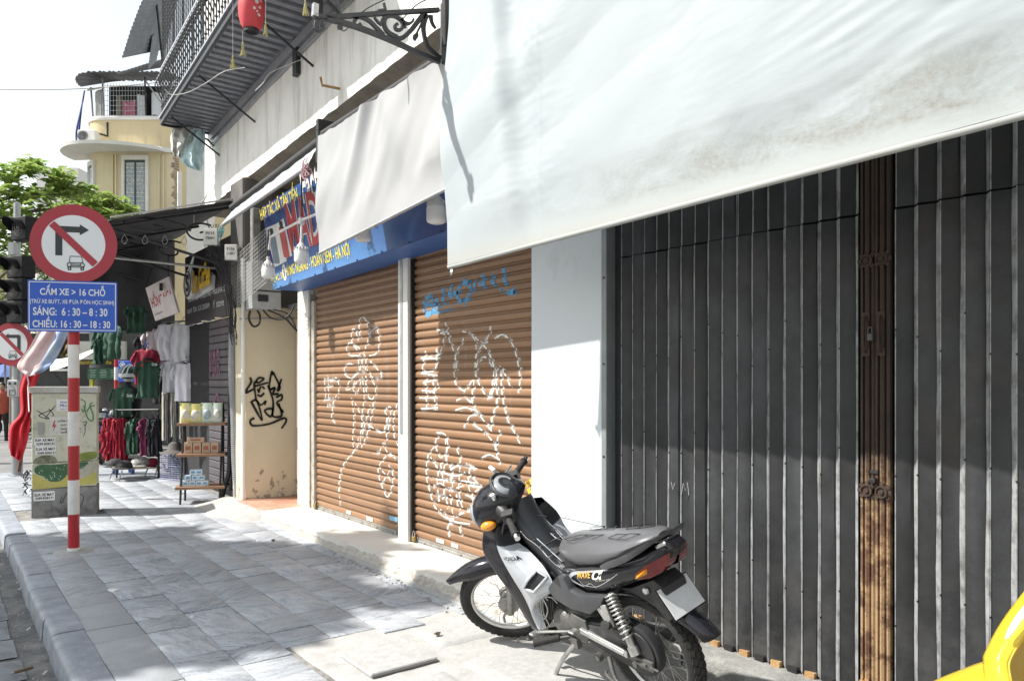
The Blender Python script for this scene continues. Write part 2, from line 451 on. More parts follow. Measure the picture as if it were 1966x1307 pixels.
# grey stone threshold below the folding gate
thr = thing('gate_threshold', (3.4, 1.7, 0), 'rough grey stone threshold below the folding steel gate', 'threshold')
for y0, y1 in ((-1.2, .35), (.36, 1.72), (1.73, 2.62), (2.63, 3.34)):
    q = MB()
    def f(u, v, y0=y0, y1=y1):
        y = lerp(y0, y1, u); pr = [(3.17, -.02), (3.17, .07), (3.182, .084), (3.40, .088), (3.60, .09)]
        i = min(3, int(v * 4)); t_ = v * 4 - i; x = lerp(pr[i][0], pr[i + 1][0], t_); z = lerp(pr[i][1], pr[i + 1][1], t_)
        return V((x + .006 * nz(y * 8, z * 20, 2), y, z + .004 * nz(y * 9, x * 9)))
    q.grid(28, 13, f); q.build('stone', mat('threshold_stone', (.30, .30, .285), .9, col2=(.20, .20, .19), scale=30, bump=.7, bscale=90, dirt=(.14, .14, .13), dirt_amt=.4, dscale=8), thr, smooth=50)
# small litter
def leaf_scrap(name, x, y, r, m, lab, cat, z=.006, rot=0.):
    q = MB(); n = 9; rr = random.Random(int(x * 1000)); pts = []
    for i in range(n):
        a = 2 * math.pi * i / n; rad = r * (1 - .45 * abs(math.sin(a))) * rr.uniform(.75, 1.1)
        pts.append(V((x + rad * math.cos(a + rot), y + rad * math.sin(a + rot), z + .008 * math.cos(2 * a))))
    q.add(pts + [V((x, y, z + .014))], [(i, (i + 1) % n, n) for i in range(n)]); o = q.build(name, m); tag(o, lab, cat); return o
M_paper = mat('scrap_paper', (.75, .74, .72), .8); M_dry = mat('dry_leaf', (.14, .09, .05), .8)
leaf_scrap('paper_scrap', 1.02, 6.05, .05, M_paper, 'white paper scrap on the slate paving right of the kerb', 'litter', rot=-.6)
leaf_scrap('paper_scrap', 1.30, 5.05, .018, M_paper, 'tiny white paper crumb at a paver joint', 'litter')
leaf_scrap('dry_leaf', 2.35, 3.78, .03, M_dry, 'curled dark dry leaf on the cement left of the scooter wheel', 'litter', z=.02)
leaf_scrap('dry_leaf', 2.55, 7.05, .028, M_dry, 'dry leaf on the sunlit paving near the doorstep edge', 'litter')
q = MB(); p0 = at(28, 1290, Z=-.10); p1 = at(63, 1280, Z=-.10); q.tube([p0, p1], .009, 6); tag(q.build('wood_stick', M_dry), 'dark wooden stick lying in the roadway by the kerb', 'stick')
for i, (a, b) in enumerate(((83, 1293), (52, 1208), (36, 1131), (32, 1118))):
    p0 = at(a, b, Z=-.112); q = MB(); q.tube([p0, p0 + V((.02, .035, 0))], .005, 6)
    tag(q.build('cigarette_butt', M_paper), ('white cigarette butt in the gutter at the bottom corner', 'white cigarette butt in the gutter by a slab joint', 'white straw end lying in the gutter dirt', 'small white butt touching the kerb side')[i], 'litter')
gr = MB(); rr = random.Random(3)
for _ in range(240):
    y = rr.uniform(3.4, 9); x = rr.choice([rr.uniform(.40, .54), rr.uniform(.2, .54)]); s_ = rr.uniform(.002, .008)
    gr.box((x, y, -.118 + s_ / 2), (s_ * 1.4, s_, s_), Matrix.Rotation(rr.uniform(0, 3), 3, 'Z'))
for _ in range(150):
    y = rr.uniform(3.0, 6.2); x = 2.79 - abs(rr.gauss(0, .05)); s_ = rr.uniform(.003, .013)
    gr.box((x, y, s_ / 2 - .002), (s_ * 1.4, s_, s_), Matrix.Rotation(rr.uniform(0, 3), 3, 'Z'))
tag(gr.build('grit', mat('grit_dust', (.40, .38, .345), .95)), 'loose grit along the kerb gutter and the broken step', 'grit', kind='stuff')
# ================================================================== shop house: walls, pillar, shutters, gate
def plaster(name, col, col2, stain, amt=.3, peel=None, sc=2.2):
    t = NT(name); p = t.pos()
    c = t.mix(t.ramp(t.noise(sc, 6, .6), [(.35, 0), (.68, 1)]), col, col2)
    drip = t.noise(1, 7, .7, t.scaled(p, (6, 6, .7)))
    c = t.mix(t.math('MULTIPLY', t.ramp(drip, [(1 - amt - .1, 0), (1 - amt + .2, 1)]), .75), c, stain)
    spots = t.ramp(t.noise(24, 6, .75), [(.66, 0), (.74, 1)]); c = t.mix(t.math('MULTIPLY', spots, .6), c, stain)
    if peel:
        low = t.n('SeparateXYZ'); t.l(p, low.inputs[0])
        lo = t.ramp(t.math('MULTIPLY', low.outputs['Z'], .5), [(.05, .22), (.32, 0)])
        ed = t.ramp(t.math('ADD', t.noise(9, 7, .7), lo), [(.70, 0), (.735, 1)])
        c = t.mix(ed, c, peel)
    t.color(c); t.rough(.88); t.b.inputs['Specular IOR Level'].default_value = .25
    t.bump(t.math('ADD', t.noise(30, 6, .65), t.math('MULTIPLY', t.noise(5, 4), .7)), .35, .01)
    return t.mat
M_white = plaster('white_plaster', (.86, .845, .80), (.78, .765, .72), (.27, .26, .235), .40)
M_upper = plaster('grey_white_plaster', (.72, .705, .67), (.60, .59, .56), (.30, .295, .28), .32)
M_beige = plaster('beige_plaster', (.70, .61, .45), (.65, .56, .41), (.40, .35, .27), .22, peel=(.30, .26, .21))
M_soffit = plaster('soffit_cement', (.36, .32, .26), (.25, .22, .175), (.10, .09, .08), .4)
M_panel = mat('white_sheet_panel', (.58, .62, .655), .45, col2=(.56, .60, .635), scale=1.5, rvar=.05, dirt=(.42, .44, .45), dirt_amt=.33, dscale=2.4)
M_steel_dark = mat('dark_frame', (.030, .032, .036), .55, .3)
M_grey_metal = mat('grey_metal', (.42, .43, .44), .45, .6, dirt=(.16, .15, .14), dirt_amt=.35, dscale=20)
M_black = mat('black_iron', (.018, .018, .021), .5, .2, col2=(.03, .028, .028), scale=20, bump=.15)
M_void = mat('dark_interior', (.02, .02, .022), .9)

def upx(y): return 2.625 + .0411 * y                     # front plane of the upper storey, slightly skewed to the pavement
house = thing('shop_house', (3.3, 6, 0), 'white plastered shop house with brown shutters, a slab edge and an iron balcony above', 'building')
# upper wall and the slab fascia that oversails the shutters
q = MB()
def wallfn(u, v):
    y = lerp(-2.5, 11.3, u); z = lerp(4.0, 9.0, v)
    return V((upx(y) + (.010 * nz(y * 1.5, z * 1.5) if v > 0 else .012 * nz(y * 7, 3)), y, z + (.022 * nz(y * 6, 9.) if v == 0 else 0)))
q.grid(150, 26, wallfn); q.build('upper_wall', M_white, house, smooth=60)
q = MB(); rings = []
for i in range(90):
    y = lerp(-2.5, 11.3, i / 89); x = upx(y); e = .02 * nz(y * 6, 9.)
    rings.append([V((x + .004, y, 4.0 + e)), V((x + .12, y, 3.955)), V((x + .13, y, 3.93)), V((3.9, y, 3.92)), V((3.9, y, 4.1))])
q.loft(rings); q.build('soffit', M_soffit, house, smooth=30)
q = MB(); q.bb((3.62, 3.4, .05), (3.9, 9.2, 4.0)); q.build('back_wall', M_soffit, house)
q = MB(); q.bb((3.9, -2.5, .0), (9.0, 11.3, 9.0)); q.build('side_block', M_upper, house)
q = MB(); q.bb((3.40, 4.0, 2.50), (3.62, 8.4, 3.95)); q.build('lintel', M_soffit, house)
# beige pier that ends the shutters; its face looks back along the pavement
q = MB()
def pier(u, v):
    a = [(2.96, 9.60), (2.955, 9.16), (2.975, 9.14), (3.66, 9.14), (3.67, 9.2)]
    i = min(3, int(u * 4)); t_ = u * 4 - i
    return V((lerp(a[i][0], a[i + 1][0], t_) + .004 * nz(v * 9, u * 5), lerp(a[i][1], a[i + 1][1], t_) + .005 * nz(u * 9, v * 9, 2), lerp(.02, 4.0, v)))
q.grid(29, 60, pier); q.build('beige_pier', M_beige, house, smooth=40)
q = MB(); q.bb((2.948, 9.125, 2.44), (3.665, 9.139, 3.98)); q.bb((2.935, 9.139, 2.44), (2.954, 9.60, 3.98)); q.build('shaded_pier_top', plaster('shaded_dirty_plaster', (.10, .095, .09), (.17, .16, .15), (.04, .038, .036), .4), house)  # dark facing on the pier top: soffit shade and grime put into its colour
for yy in (9.02, 8.86):
    q = MB(); q.bb((3.0 + (9.02 - yy), yy - .05, 2.75), (3.1 + (9.02 - yy), yy + .05, 3.6)); q.build('cable_duct', mat('old_duct', (.26, .25, .24), .7, dirt=(.08, .08, .075), dirt_amt=.45, dscale=9), house, bevel=.01)
q = MB(); q.tube([(2.93, 9.10, .12), (2.93, 9.10, 3.0)], .022, 8); q.build('corner_pipe', M_white, house, smooth=60)
q = MB(); q.tube([(3.60, 9.08, .95), (3.60, 9.08, 2.3)], .022, 8); q.tube([(3.60, 9.08, .12), (3.60, 9.08, .93)], .018, 8); q.build('drain_pipe', M_beige, house, smooth=60)
q = MB(); q.box((3.61, 9.07, .80), (.05, .05, .26)); q.build('pipe_socket', M_black, house, bevel=.004)
# white jamb left of the shutters and the post between them
M_jamb = plaster('white_paint', (.80, .78, .73), (.76, .74, .69), (.50, .46, .40), .2)
q = MB(); q.bb((3.335, 8.10, .1), (3.60, 8.42, 2.56)); q.build('jamb', M_jamb, house, bevel=.006)
q = MB(); q.bb((3.33, 8.05, .1), (3.42, 8.095, 2.5)); q.bb((3.345, 8.0, .1), (3.42, 8.045, 2.42)); q.bb((3.335, 7.94, .1), (3.42, 7.99, 2.42)); q.build('guide_rail', mat('old_rail', (.50, .46, .40), .6, .2, dirt=(.2, .17, .13), dirt_amt=.4, dscale=14), house, bevel=.003)
q = MB(); q.bb((3.30, 5.80, .1), (3.46, 5.97, 2.66)); q.build('shutter_post', M_jamb, house, bevel=.004)
q = MB(); q.bb((3.292, 5.885, 1.05), (3.299, 5.925, 2.62)); q.build('post_channel', M_grey_metal, house, bevel=.001)
q = MB(); q.bb((3.33, 5.775, .1), (3.40, 5.799, 2.6)); q.build('guide_rail', M_void, house)
# white sheet-metal pillar
q = MB(); q.bb((3.27, 3.335, .09), (3.62, 4.03, 3.9)); q.build('panel_pillar', M_panel, house, bevel=.004)
q = MB(); q.bb((3.262, 3.29, .09), (3.62, 3.334, 3.9)); q.build('pillar_edge', mat('edge_profile', (.26, .28, .29), .5, .4), house, bevel=.003)
for z in (.62, 1.05, 1.62, 2.15):
    q = MB(); q.box((3.26, 3.31, z), (.006, .012, .012)); q.build('screw', M_black, house)
q = MB(); q.box((3.268, 3.60, .62), (.004, .52, .003)); q.build('panel_seam', M_grey_metal, house)

# roller shutters
def shutter_material():
    t = NT('brown_shutter'); p = t.pos()
    grain = t.noise(1, 6, .7, t.scaled(p, (3, 5, 190)), .4)
    c = t.mix(t.ramp(grain, [(.32, 0), (.70, 1)]), (.275, .152, .078), (.200, .108, .055))
    c = t.mix(t.math('MULTIPLY', t.ramp(t.noise(1, 6, .7, t.scaled(p, (8, 3, 60))), [(.60, 0), (.74, 1)]), .55), c, (.36, .25, .16))
    c = t.mix(t.math('MULTIPLY', t.ramp(t.noise(2.6, 7, .7), [(.52, 0), (.75, 1)]), .35), c, (.24, .165, .11))
    oi = t.n('ObjectInfo'); hs = t.n('HueSaturation'); t.l(t.math('ADD', t.math('MULTIPLY', oi.outputs['Random'], .28), .84), hs.inputs['Value']); t.l(c, hs.inputs['Color'])
    drip = t.ramp(t.noise(1, 7, .7, t.scaled(p, (5, 9, .8))), [(.56, 0), (.72, 1)]); c = t.mix(t.math('MULTIPLY', drip, .4), hs.outputs['Color'], (.33, .27, .21))
    t.color(c); t.rough(.5); t.bump(grain, .15, .003)
    return t.mat
M_shutter = shutter_material()
SX = 3.38; SP = .070
SLAT = [(.0, 0), (.016, .0008), (.019, .004), (.0205, .040), (.017, .0465), (.003, .0535), (.0, .056), (.0, SP)]
def slat_out(z):
    z = z % SP
    for (o0, z0), (o1, z1) in zip(SLAT, SLAT[1:]):
        if z0 <= z <= z1: return lerp(o0, o1, (z - z0) / max(1e-6, z1 - z0))
    return 0
Z0S = .15
def spray_mat(name, col, dens=.42):
    t = NT(name); t.color(col); t.rough(.8)
    tr = t.n('BsdfTransparent'); mx = t.n('MixShader')
    t.l(t.ramp(t.noise(34, 7, .8), [(dens - .14, 0), (dens + .10, 1)]), mx.inputs[0]); t.l(tr.outputs[0], mx.inputs[1]); t.l(t.b.outputs[0], mx.inputs[2]); t.l(mx.outputs[0], t.out.inputs['Surface'])
    return t.mat
M_spray = spray_mat('white_spray', (.80, .80, .78), .43); M_sprayblue = spray_mat('blue_spray', (.10, .30, .52), .40)
M_sprayyellow = spray_mat('yellow_spray', (.85, .55, .03), .3)
def stroke_on(fn, pts, w, step=.006, ok=None):
    """returns a builder holding a paint stroke laid over the surface fn(a, b)"""
    q = MB(); sp = spline([V((a, b, 0)) for a, b in pts], 12); dense = [sp[0]]
    for a, b in zip(sp, sp[1:]):
        n = max(1, int((b - a).length / step))
        for i in range(1, n + 1): dense.append(a.lerp(b, i / n))
    prev = None
    for i, p in enumerate(dense):
        d = (dense[min(i + 1, len(dense) - 1)] - dense[max(i - 1, 0)]); d = d.normalized() if d.length > 1e-9 else V((1, 0, 0))
        nrm = V((-d.y, d.x, 0)); ww = w * (.85 + .35 * nz(p.x * 9, p.y * 9, 4)); a, b = p + nrm * ww / 2, p - nrm * ww / 2
        cur = (a, b) if (ok is None or ok(p)) else None
        if prev and cur:
            q.add([fn(prev[0].x, prev[0].y), fn(prev[1].x, prev[1].y), fn(b.x, b.y), fn(a.x, a.y)], [(0, 1, 2, 3)])
        prev = cur
    return q
def shutter(label, ya, yb, ztop):
    sh = thing('roller_shutter', (SX, (ya + yb) / 2, .1), label, 'roller shutter', 'brown roller shutters')
    q = MB(); rings = []
    for y in (ya, yb): rings.append([V((SX - o, y, z)) for o, z in SLAT] + [V((SX + .006, y, SP)), V((SX + .006, y, 0))])
    q.loft(rings)
    me = q.mesh('slat', M_shutter, smooth=50, off=V((SX, (ya + yb) / 2, 0)))
    n = int((ztop - Z0S) / SP) + 1
    for k in range(n):
        o = link('slat', me, sh); o.location = (random.uniform(-.0012, .0012), 0, Z0S + k * SP - .1); o.rotation_euler = (random.uniform(-.0008, .0008), random.uniform(-.03, .03), 0)
    q = MB(); q.bb((SX - .022, ya, .106), (SX + .01, yb, .128)); q.bb((SX - .016, ya, .128), (SX + .01, yb, Z0S)); q.build('bottom_bar', mat('shutter_bar', (.36, .35, .33), .5, .5, dirt=(.2, .17, .12), dirt_amt=.4, dscale=12), sh, bevel=.003)
    for k in range(6):
        q = MB(); q.box((SX - .023, lerp(ya, yb, (k + .6) / 6.3), .117), (.006, .012, .012)); q.build('bolt', M_black, sh)
    return sh
sh_far = shutter('brown roller shutter left of the white post, with a white spray-painted flower', 5.98, 7.95, 2.62)
sh_near = shutter('brown roller shutter right of the white post, with blue letters and white scribbles', 4.02, 5.79, 2.70)
def shutter_pt(y, z): return V((SX - slat_out(z - Z0S) - .0016, y, z))
def slat_ok(p):
    return .004 < ((p.y - Z0S) % SP) < .066 and p.y > .16
def zs(pts):                                            # traced strokes: enlarged-view coordinates to metres on the shutter plane
    out = []
    for a, b in pts:
        w_ = at(580 + a * .4743, 460 + b * .4743, X=SX - .02); out.append((w_.y, w_.z))
    return out
FAR_STROKES = [
    [(235, 400), (232, 330), (250, 315), (265, 345), (268, 400), (255, 440)], [(235, 440), (205, 420), (200, 370), (215, 365), (228, 410)],
    [(262, 420), (280, 370), (303, 358), (312, 420), (300, 460), (272, 470)], [(228, 470), (190, 465), (180, 430), (200, 418), (226, 450)],
    [(225, 505), (180, 505), (172, 540), (200, 560), (228, 530)], [(228, 540), (195, 570), (178, 605), (200, 600), (235, 560)], [(275, 490), (310, 530), (322, 555), (290, 560), (262, 525)],
    [(245, 555), (222, 620), (205, 600), (215, 570)], [(258, 550), (262, 620), (285, 645), (298, 600), (275, 555)], [(240, 455), (228, 480), (235, 530), (255, 530), (258, 480), (245, 455)],
    [(235, 470), (250, 520)], [(250, 470), (235, 525)], [(200, 640), (210, 720), (205, 800), (210, 860)], [(290, 650), (280, 720), (262, 790), (240, 840)],
    [(215, 660), (245, 740), (220, 830)], [(275, 670), (240, 800), (215, 850), (165, 915), (150, 990), (155, 1080)], [(245, 560), (252, 640), (245, 690), (240, 780)],
    [(330, 780), (345, 720), (335, 690), (360, 680), (350, 760), (335, 830), (345, 860)], [(390, 650), (370, 720), (375, 800), (405, 860)], [(265, 745), (320, 780), (350, 740)], [(330, 820), (310, 860), (285, 865)],
    [(380, 885), (350, 870), (320, 900), (308, 940), (325, 1000), (345, 1040), (360, 1010), (368, 950), (350, 910)], [(325, 935), (360, 975)], [(355, 935), (325, 985)],
    [(90, 560), (95, 640)], [(105, 550), (108, 640)], [(85, 600), (125, 590)], [(115, 570), (140, 560), (150, 600), (135, 640)], [(85, 650), (150, 640)], [(100, 670), (145, 668)], [(130, 640), (120, 720), (135, 740)], [(88, 565), (150, 575)],
]
NEAR_STROKES = [
    [(580, 335), (595, 400), (620, 470), (625, 530)], [(560, 380), (590, 375), (600, 420)], [(650, 370), (690, 390), (705, 440), (700, 520)], [(655, 400), (625, 460), (615, 520), (625, 590), (660, 615)],
    [(700, 395), (745, 440), (775, 510), (770, 590), (755, 640)], [(765, 350), (750, 400), (720, 440), (705, 470)], [(780, 400), (815, 385), (850, 420), (870, 480), (882, 560), (875, 620)],
    [(700, 560), (710, 500), (740, 475), (775, 520)], [(700, 530), (720, 590), (760, 640), (785, 560), (785, 515)], [(800, 510), (830, 560), (845, 600)], [(660, 610), (695, 570), (690, 660), (735, 730), (765, 770)],
    [(785, 560), (790, 650), (770, 720), (765, 780)], [(805, 520), (810, 620), (830, 720), (860, 780), (885, 830)], [(625, 650), (660, 640), (690, 665)], [(620, 690), (660, 680), (705, 690)], [(655, 760), (680, 715), (720, 700)],
    [(690, 745), (740, 780), (780, 830), (790, 870)], [(800, 770), (785, 850), (800, 910)], [(720, 885), (760, 870), (800, 890)],
    [(545, 780), (580, 790), (588, 850), (560, 880), (540, 830), (550, 790)], [(545, 830), (512, 870), (503, 950), (520, 1030), (540, 1090)], [(580, 800), (585, 880), (570, 940)], [(625, 840), (640, 900), (600, 930), (650, 910), (705, 930)],
    [(520, 970), (640, 975), (705, 985)], [(530, 1000), (560, 985), (600, 1010), (660, 995), (730, 1000)], [(560, 900), (575, 1000), (570, 1050)], [(600, 900), (610, 1000)], [(640, 920), (635, 1010), (650, 1090)], [(680, 910), (675, 1000), (700, 1060)],
    [(540, 1030), (580, 1040), (590, 1090)], [(600, 1030), (610, 1110)], [(625, 1030), (640, 1100), (690, 1090)], [(660, 1030), (690, 1050), (680, 1100)], [(560, 1090), (600, 1130), (640, 1110), (700, 1090)], [(610, 1110), (590, 1170), (600, 1200)],
    [(590, 1150), (630, 1145), (645, 1200)], [(520, 880), (550, 930), (545, 1000)], [(560, 940), (620, 955), (660, 940)], [(530, 1060), (560, 1110), (620, 1140), (680, 1150)], [(550, 1010), (555, 1060)], [(690, 960), (720, 1000), (700, 1020)],
    [(545, 365), (575, 375), (555, 460), (480, 480), (560, 480)], [(500, 450), (490, 530), (540, 520), (545, 440)], [(480, 540), (550, 550)], [(490, 580), (545, 570), (540, 610), (485, 610)], [(500, 560), (505, 690)], [(530, 560), (540, 690)], [(475, 640), (550, 640)], [(475, 685), (550, 680)],
]
M_mist = spray_mat('white_overspray', (.78, .78, .76), .60)
for sh_, strokes in ((sh_far, FAR_STROKES), (sh_near, NEAR_STROKES)):
    q = MB()
    for st in strokes:
        a = stroke_on(shutter_pt, zs(st), .046, .0045); q.add(a.v, a.f)
    for p in q.v: p.x += .0006
    tag(q.build('overspray', M_mist, sh_), kind='stuff')
q = MB()
for st in FAR_STROKES:
    a = stroke_on(shutter_pt, zs(st), .0145, .0032); q.add(a.v, a.f)
tag(q.build('graffiti', M_spray, sh_far), kind='stuff')
q = MB()
for st in NEAR_STROKES:
    a = stroke_on(shutter_pt, zs(st), .015, .0032); q.add(a.v, a.f)
tag(q.build('graffiti', M_spray, sh_near), kind='stuff')
BLUE = [[(530, 220), (495, 245), (500, 300), (530, 290), (525, 240)], [(495, 265), (540, 255)], [(510, 300), (560, 285)], [(545, 235), (550, 280)], [(570, 190), (575, 270), (620, 262)], [(600, 180), (605, 240)], [(590, 225), (625, 215)], [(640, 175), (630, 245), (670, 240), (678, 185), (650, 170)], [(700, 160), (695, 215)], [(730, 140), (735, 200)], [(715, 180), (750, 165)], [(770, 140), (775, 190)], [(815, 115), (820, 180), (805, 205), (855, 215)], [(505, 295), (660, 262)], [(855, 195), (865, 225)]]
q = MB()
for st in BLUE:
    a = stroke_on(shutter_pt, zs(st), .052, .0032); q.add(a.v, a.f)
tag(q.build('blue_graffiti', M_sprayblue, sh_near), kind='stuff')
q = MB()
for k in range(4):
    a = stroke_on(shutter_pt, zs([(905 + 6 * k, 990 + 30 * k), (960, 960 + 34 * k)]), .05, .0032); q.add(a.v, a.f)
tag(q.build('yellow_graffiti', M_sprayyellow, sh_near), kind='stuff')
M_sticker = mat('sticker_white', (.80, .80, .79), .6); M_stickerblue = mat('sticker_blue', (.22, .47, .66), .6); M_ink = mat('dark_ink', (.03, .03, .04), .7)
for (a, b, w_, h_, m_, par) in ((372, 1120, .15, .04, M_stickerblue, sh_far), (275, 1130, .13, .035, M_sticker, sh_far), (190, 1112, .10, .03, M_sticker, sh_far), (948, 909, .06, .035, M_ink, sh_near), (560, 1232, .12, .03, M_sticker, sh_near), (620, 1250, .10, .03, M_sticker, sh_near)):
    p = at(580 + a * .4743, 460 + b * .4743, X=SX - .02); k = round((p.z - Z0S - .03) / SP) * SP + Z0S + .03
    q = MB(); q.box((SX - slat_out(.03) - .004, p.y, k), (.003, w_, min(h_, .044))); q.build('sticker', m_, par)
# padlocks
M_brass = mat('brass', (.45, .32, .12), .4, .9); M_chrome = mat('chrome', (.75, .75, .76), .15, 1., rvar=.05)
for i, (y, z, lab) in enumerate(((7.92, .15, 'brass padlock at the foot of the jamb beside the tile landing'), (6.02, .15, 'padlock at the lower corner of the flower shutter by the post'), (5.75, .14, 'hanging padlock at the lower corner of the near shutter by the post'))):
    t_ = thing('padlock', (3.345, y, z - .04), lab, 'padlock', 'padlocks on the shutters')
    q = MB(); q.box((3.335, y, z - .005), (.022, .05, .042)); q.build('body', M_brass if i != 1 else M_black, t_, bevel=.004)
    q = MB(); q.tube(spline([(3.335, y - .016, z + .016), (3.335, y - .016, z + .05), (3.335, y, z + .066), (3.335, y + .016, z + .05), (3.335, y + .016, z + .016)], 4), .005, 6); q.build('shackle', M_chrome if i != 1 else M_black, t_, smooth=60)

# tag on the beige pier
def zp(pts):
    out = []
    for a, b in pts:
        w_ = at(420 + a * .3596, 540 + b * .3596, Y=9.13); out.append((w_.x, w_.z))
    return out
TAGS = [[(168, 512), (172, 540), (142, 590), (160, 588), (185, 575)], [(195, 540), (215, 515), (240, 520), (215, 540), (190, 545), (200, 640)], [(190, 560), (265, 540)], [(262, 555), (290, 640), (280, 720), (245, 690), (285, 680), (290, 720), (335, 715), (320, 650)],
        [(290, 500), (282, 485), (270, 570), (300, 565)], [(290, 485), (325, 560), (315, 580), (335, 520)], [(275, 580), (300, 570), (290, 600), (320, 600)], [(205, 575), (220, 590)], [(225, 560), (210, 595)], [(232, 560), (245, 575)], [(205, 605), (225, 612), (243, 595)],
        [(172, 640), (230, 740), (205, 640), (175, 640)], [(205, 640), (225, 660), (250, 640), (245, 660)], [(305, 620), (335, 605), (335, 630), (310, 650), (345, 700)], [(190, 728), (168, 745), (185, 770), (270, 760), (345, 730), (360, 745), (335, 785)]]
q = MB()
for st in TAGS:
    a = stroke_on(lambda x, z: V((x, 9.128, z)), zp(st), .030); q.add(a.v, a.f)
q.build('graffiti_tag', spray_mat('black_spray', (.015, .015, .016), .22), house)

# ------------------------------------------------------------------ folding steel gate
def gate_mat():
    t = NT('gate_plate'); p = t.pos()
    oi = t.n('ObjectInfo')
    c = t.mix(t.ramp(t.noise(3.2, 7, .68), [(.38, 0), (.66, 1)]), (.020, .021, .022), (.040, .042, .046))
    scuff = t.ramp(t.noise(1, 8, .8, t.scaled(p, (60, 60, 16))), [(.64, 0), (.74, 1)])
    c = t.mix(t.math('MULTIPLY', scuff, .55), c, (.17, .18, .19))
    sep = t.n('SeparateXYZ'); t.l(p, sep.inputs[0])
    dust = t.math('MULTIPLY', t.ramp(sep.outputs['Z'], [(.08, 1), (.75, 0)]), t.ramp(t.noise(5, 7, .7), [(.40, 0), (.62, 1)])); c = t.mix(t.math('MULTIPLY', dust, .5), c, (.13, .125, .12))
    rusty = t.ramp(t.noise(1, 7, .75, t.scaled(p, (14, 14, 2.2))), [(.66, 0), (.73, 1)]); c = t.mix(t.math('MULTIPLY', rusty, .5), c, (.09, .045, .022))
    brown = t.ramp(t.noise(1.7, 6, .65), [(.58, 0), (.74, 1)]); c = t.mix(t.math('MULTIPLY', brown, .6), c, (.048, .036, .027))
    speck = t.ramp(t.noise(85, 4, .7), [(.72, 0), (.78, 1)]); c = t.mix(t.math('MULTIPLY', speck, .3), c, (.3, .3, .3))
    hs = t.n('HueSaturation'); t.l(t.math('ADD', t.math('MULTIPLY', oi.outputs['Random'], .8), .65), hs.inputs['Value']); t.l(c, hs.inputs['Color'])
    t.color(hs.outputs['Color']); t.b.inputs['Metallic'].default_value = .25
    t.rough(t.math('ADD', t.math('MULTIPLY', t.noise(6, 5, .7), .35), .36)); t.bump(t.noise(9, 5, .6), .25, .01)
    return t.mat
M_gate = gate_mat()
M_gedge = mat('worn_edge', (.36, .37, .38), .45, .1, col2=(.24, .245, .25), scale=14, dirt=(.04, .038, .036), dirt_amt=.42, dscale=9)
M_rust = mat('rusty_iron', (.16, .075, .035), .85, .1, col2=(.085, .045, .026), scale=22, bump=.6, bscale=90, dirt=(.36, .24, .12), dirt_amt=.36, dscale=6)
M_rustlight = mat('rusty_ochre', (.46, .30, .14), .8, .1, col2=(.28, .15, .065), scale=16, bump=.6, bscale=80, dirt=(.10, .055, .03), dirt_amt=.35, dscale=9)
M_rustdark = mat('rust_dark', (.060, .036, .026), .8, .2, col2=(.035, .024, .02), scale=30, bump=.5)
GX, GPIT = 3.35, .0928
def gate(label, y0, n, seam, short):
    gt = thing('folding_gate', (GX, y0 - n * GPIT / 2, .1), label, 'gate', 'folding steel gates')
    for k in range(n):
        ya = y0 - k * GPIT; yb = ya - GPIT; rr = random.Random(k * 13 + n)
        zlow = .098 + (rr.uniform(-.004, .006)); sw = rr.uniform(.022, .027)
        for (za, zb, up_) in ((zlow, seam - .004 + rr.uniform(-.004, .004), 0), (seam + .004, 3.35, 1)):
            q = MB(); dx = .004 if up_ else 0.; j = rr.uniform(-.003, .003); tw = rr.uniform(-.009, .009); nz_ = 14
            rings = []
            for i in range(nz_ + 1):
                z = lerp(za, zb, i / nz_); b = tw * math.sin(math.pi * i / nz_) + .004 * nz(z * 2.5, k * 3.1, 2); ey = .0035 * nz(z * 2.2, k * 5.3, 8)
                # long dark face runs back towards the wall, short bright return steps out again
                rings.append([V((GX - .022 + dx + j, ya - .001 + ey, z)), V((GX - .012 + dx + b, lerp(ya, yb, .33), z)), V((GX - .004 + dx + b, lerp(ya, yb, .66), z)), V((GX + .002 + dx, yb + sw + ey * 2, z)), V((GX + .003 + dx, yb + sw - .001 + ey * 2, z))])
            q.add([p for r_ in rings for p in r_], [(i * 5 + a, i * 5 + a + 1, i * 5 + a + 6, i * 5 + a + 5) for i in range(nz_) for a in range(4)])
            q.add([p for i in range(nz_ + 1) for p in (rings[i][3] + V((0, -.001, 0)), V((GX - .021 + dx + j, yb + .002, rings[i][0].z)))], [(i * 2, i * 2 + 1, i * 2 + 3, i * 2 + 2) for i in range(nz_)], 1)
            q.tube([V((GX - .0225 + dx + j, ya - .002, za)), V((GX - .0225 + dx + j, ya - .002, zb))], .0028, 5, m=1)
            if not up_:
                for hz in (.5, 1.12, 1.7):
                    zz = hz + rr.uniform(-.12, .12); q.tube([V((GX - .0225 + j, ya - .002, zz - .004)), V((GX - .0225 + j, ya - .002, zz + .004))], .0042, 6, m=2)
            q.build('panel', [M_gate, M_gedge, M_black], gt, smooth=40)
        q = MB(); q.box((GX - .012, ya - .04, .10), (.03, .05, .03)); q.build('runner', M_rustlight if k % 2 else M_black, gt)
    return gt
gt_far = gate('dark steel folding gate leaf between the white pillar and the rusty post', 3.225, 16, 2.272, 0)
gt_near = gate('dark steel folding gate leaf right of the rusty post, with pale edges', 1.575, 30, 2.268, 0)
q = MB(); q.bb((3.34, 3.228, .09), (3.40, 3.288, 3.4)); q.build('side_channel', M_steel_dark, gt_far)
q = MB(); q.bb((3.40, -1.3, .05), (3.60, 3.28, 3.6)); q.build('dark_backing', M_void, gt_far)
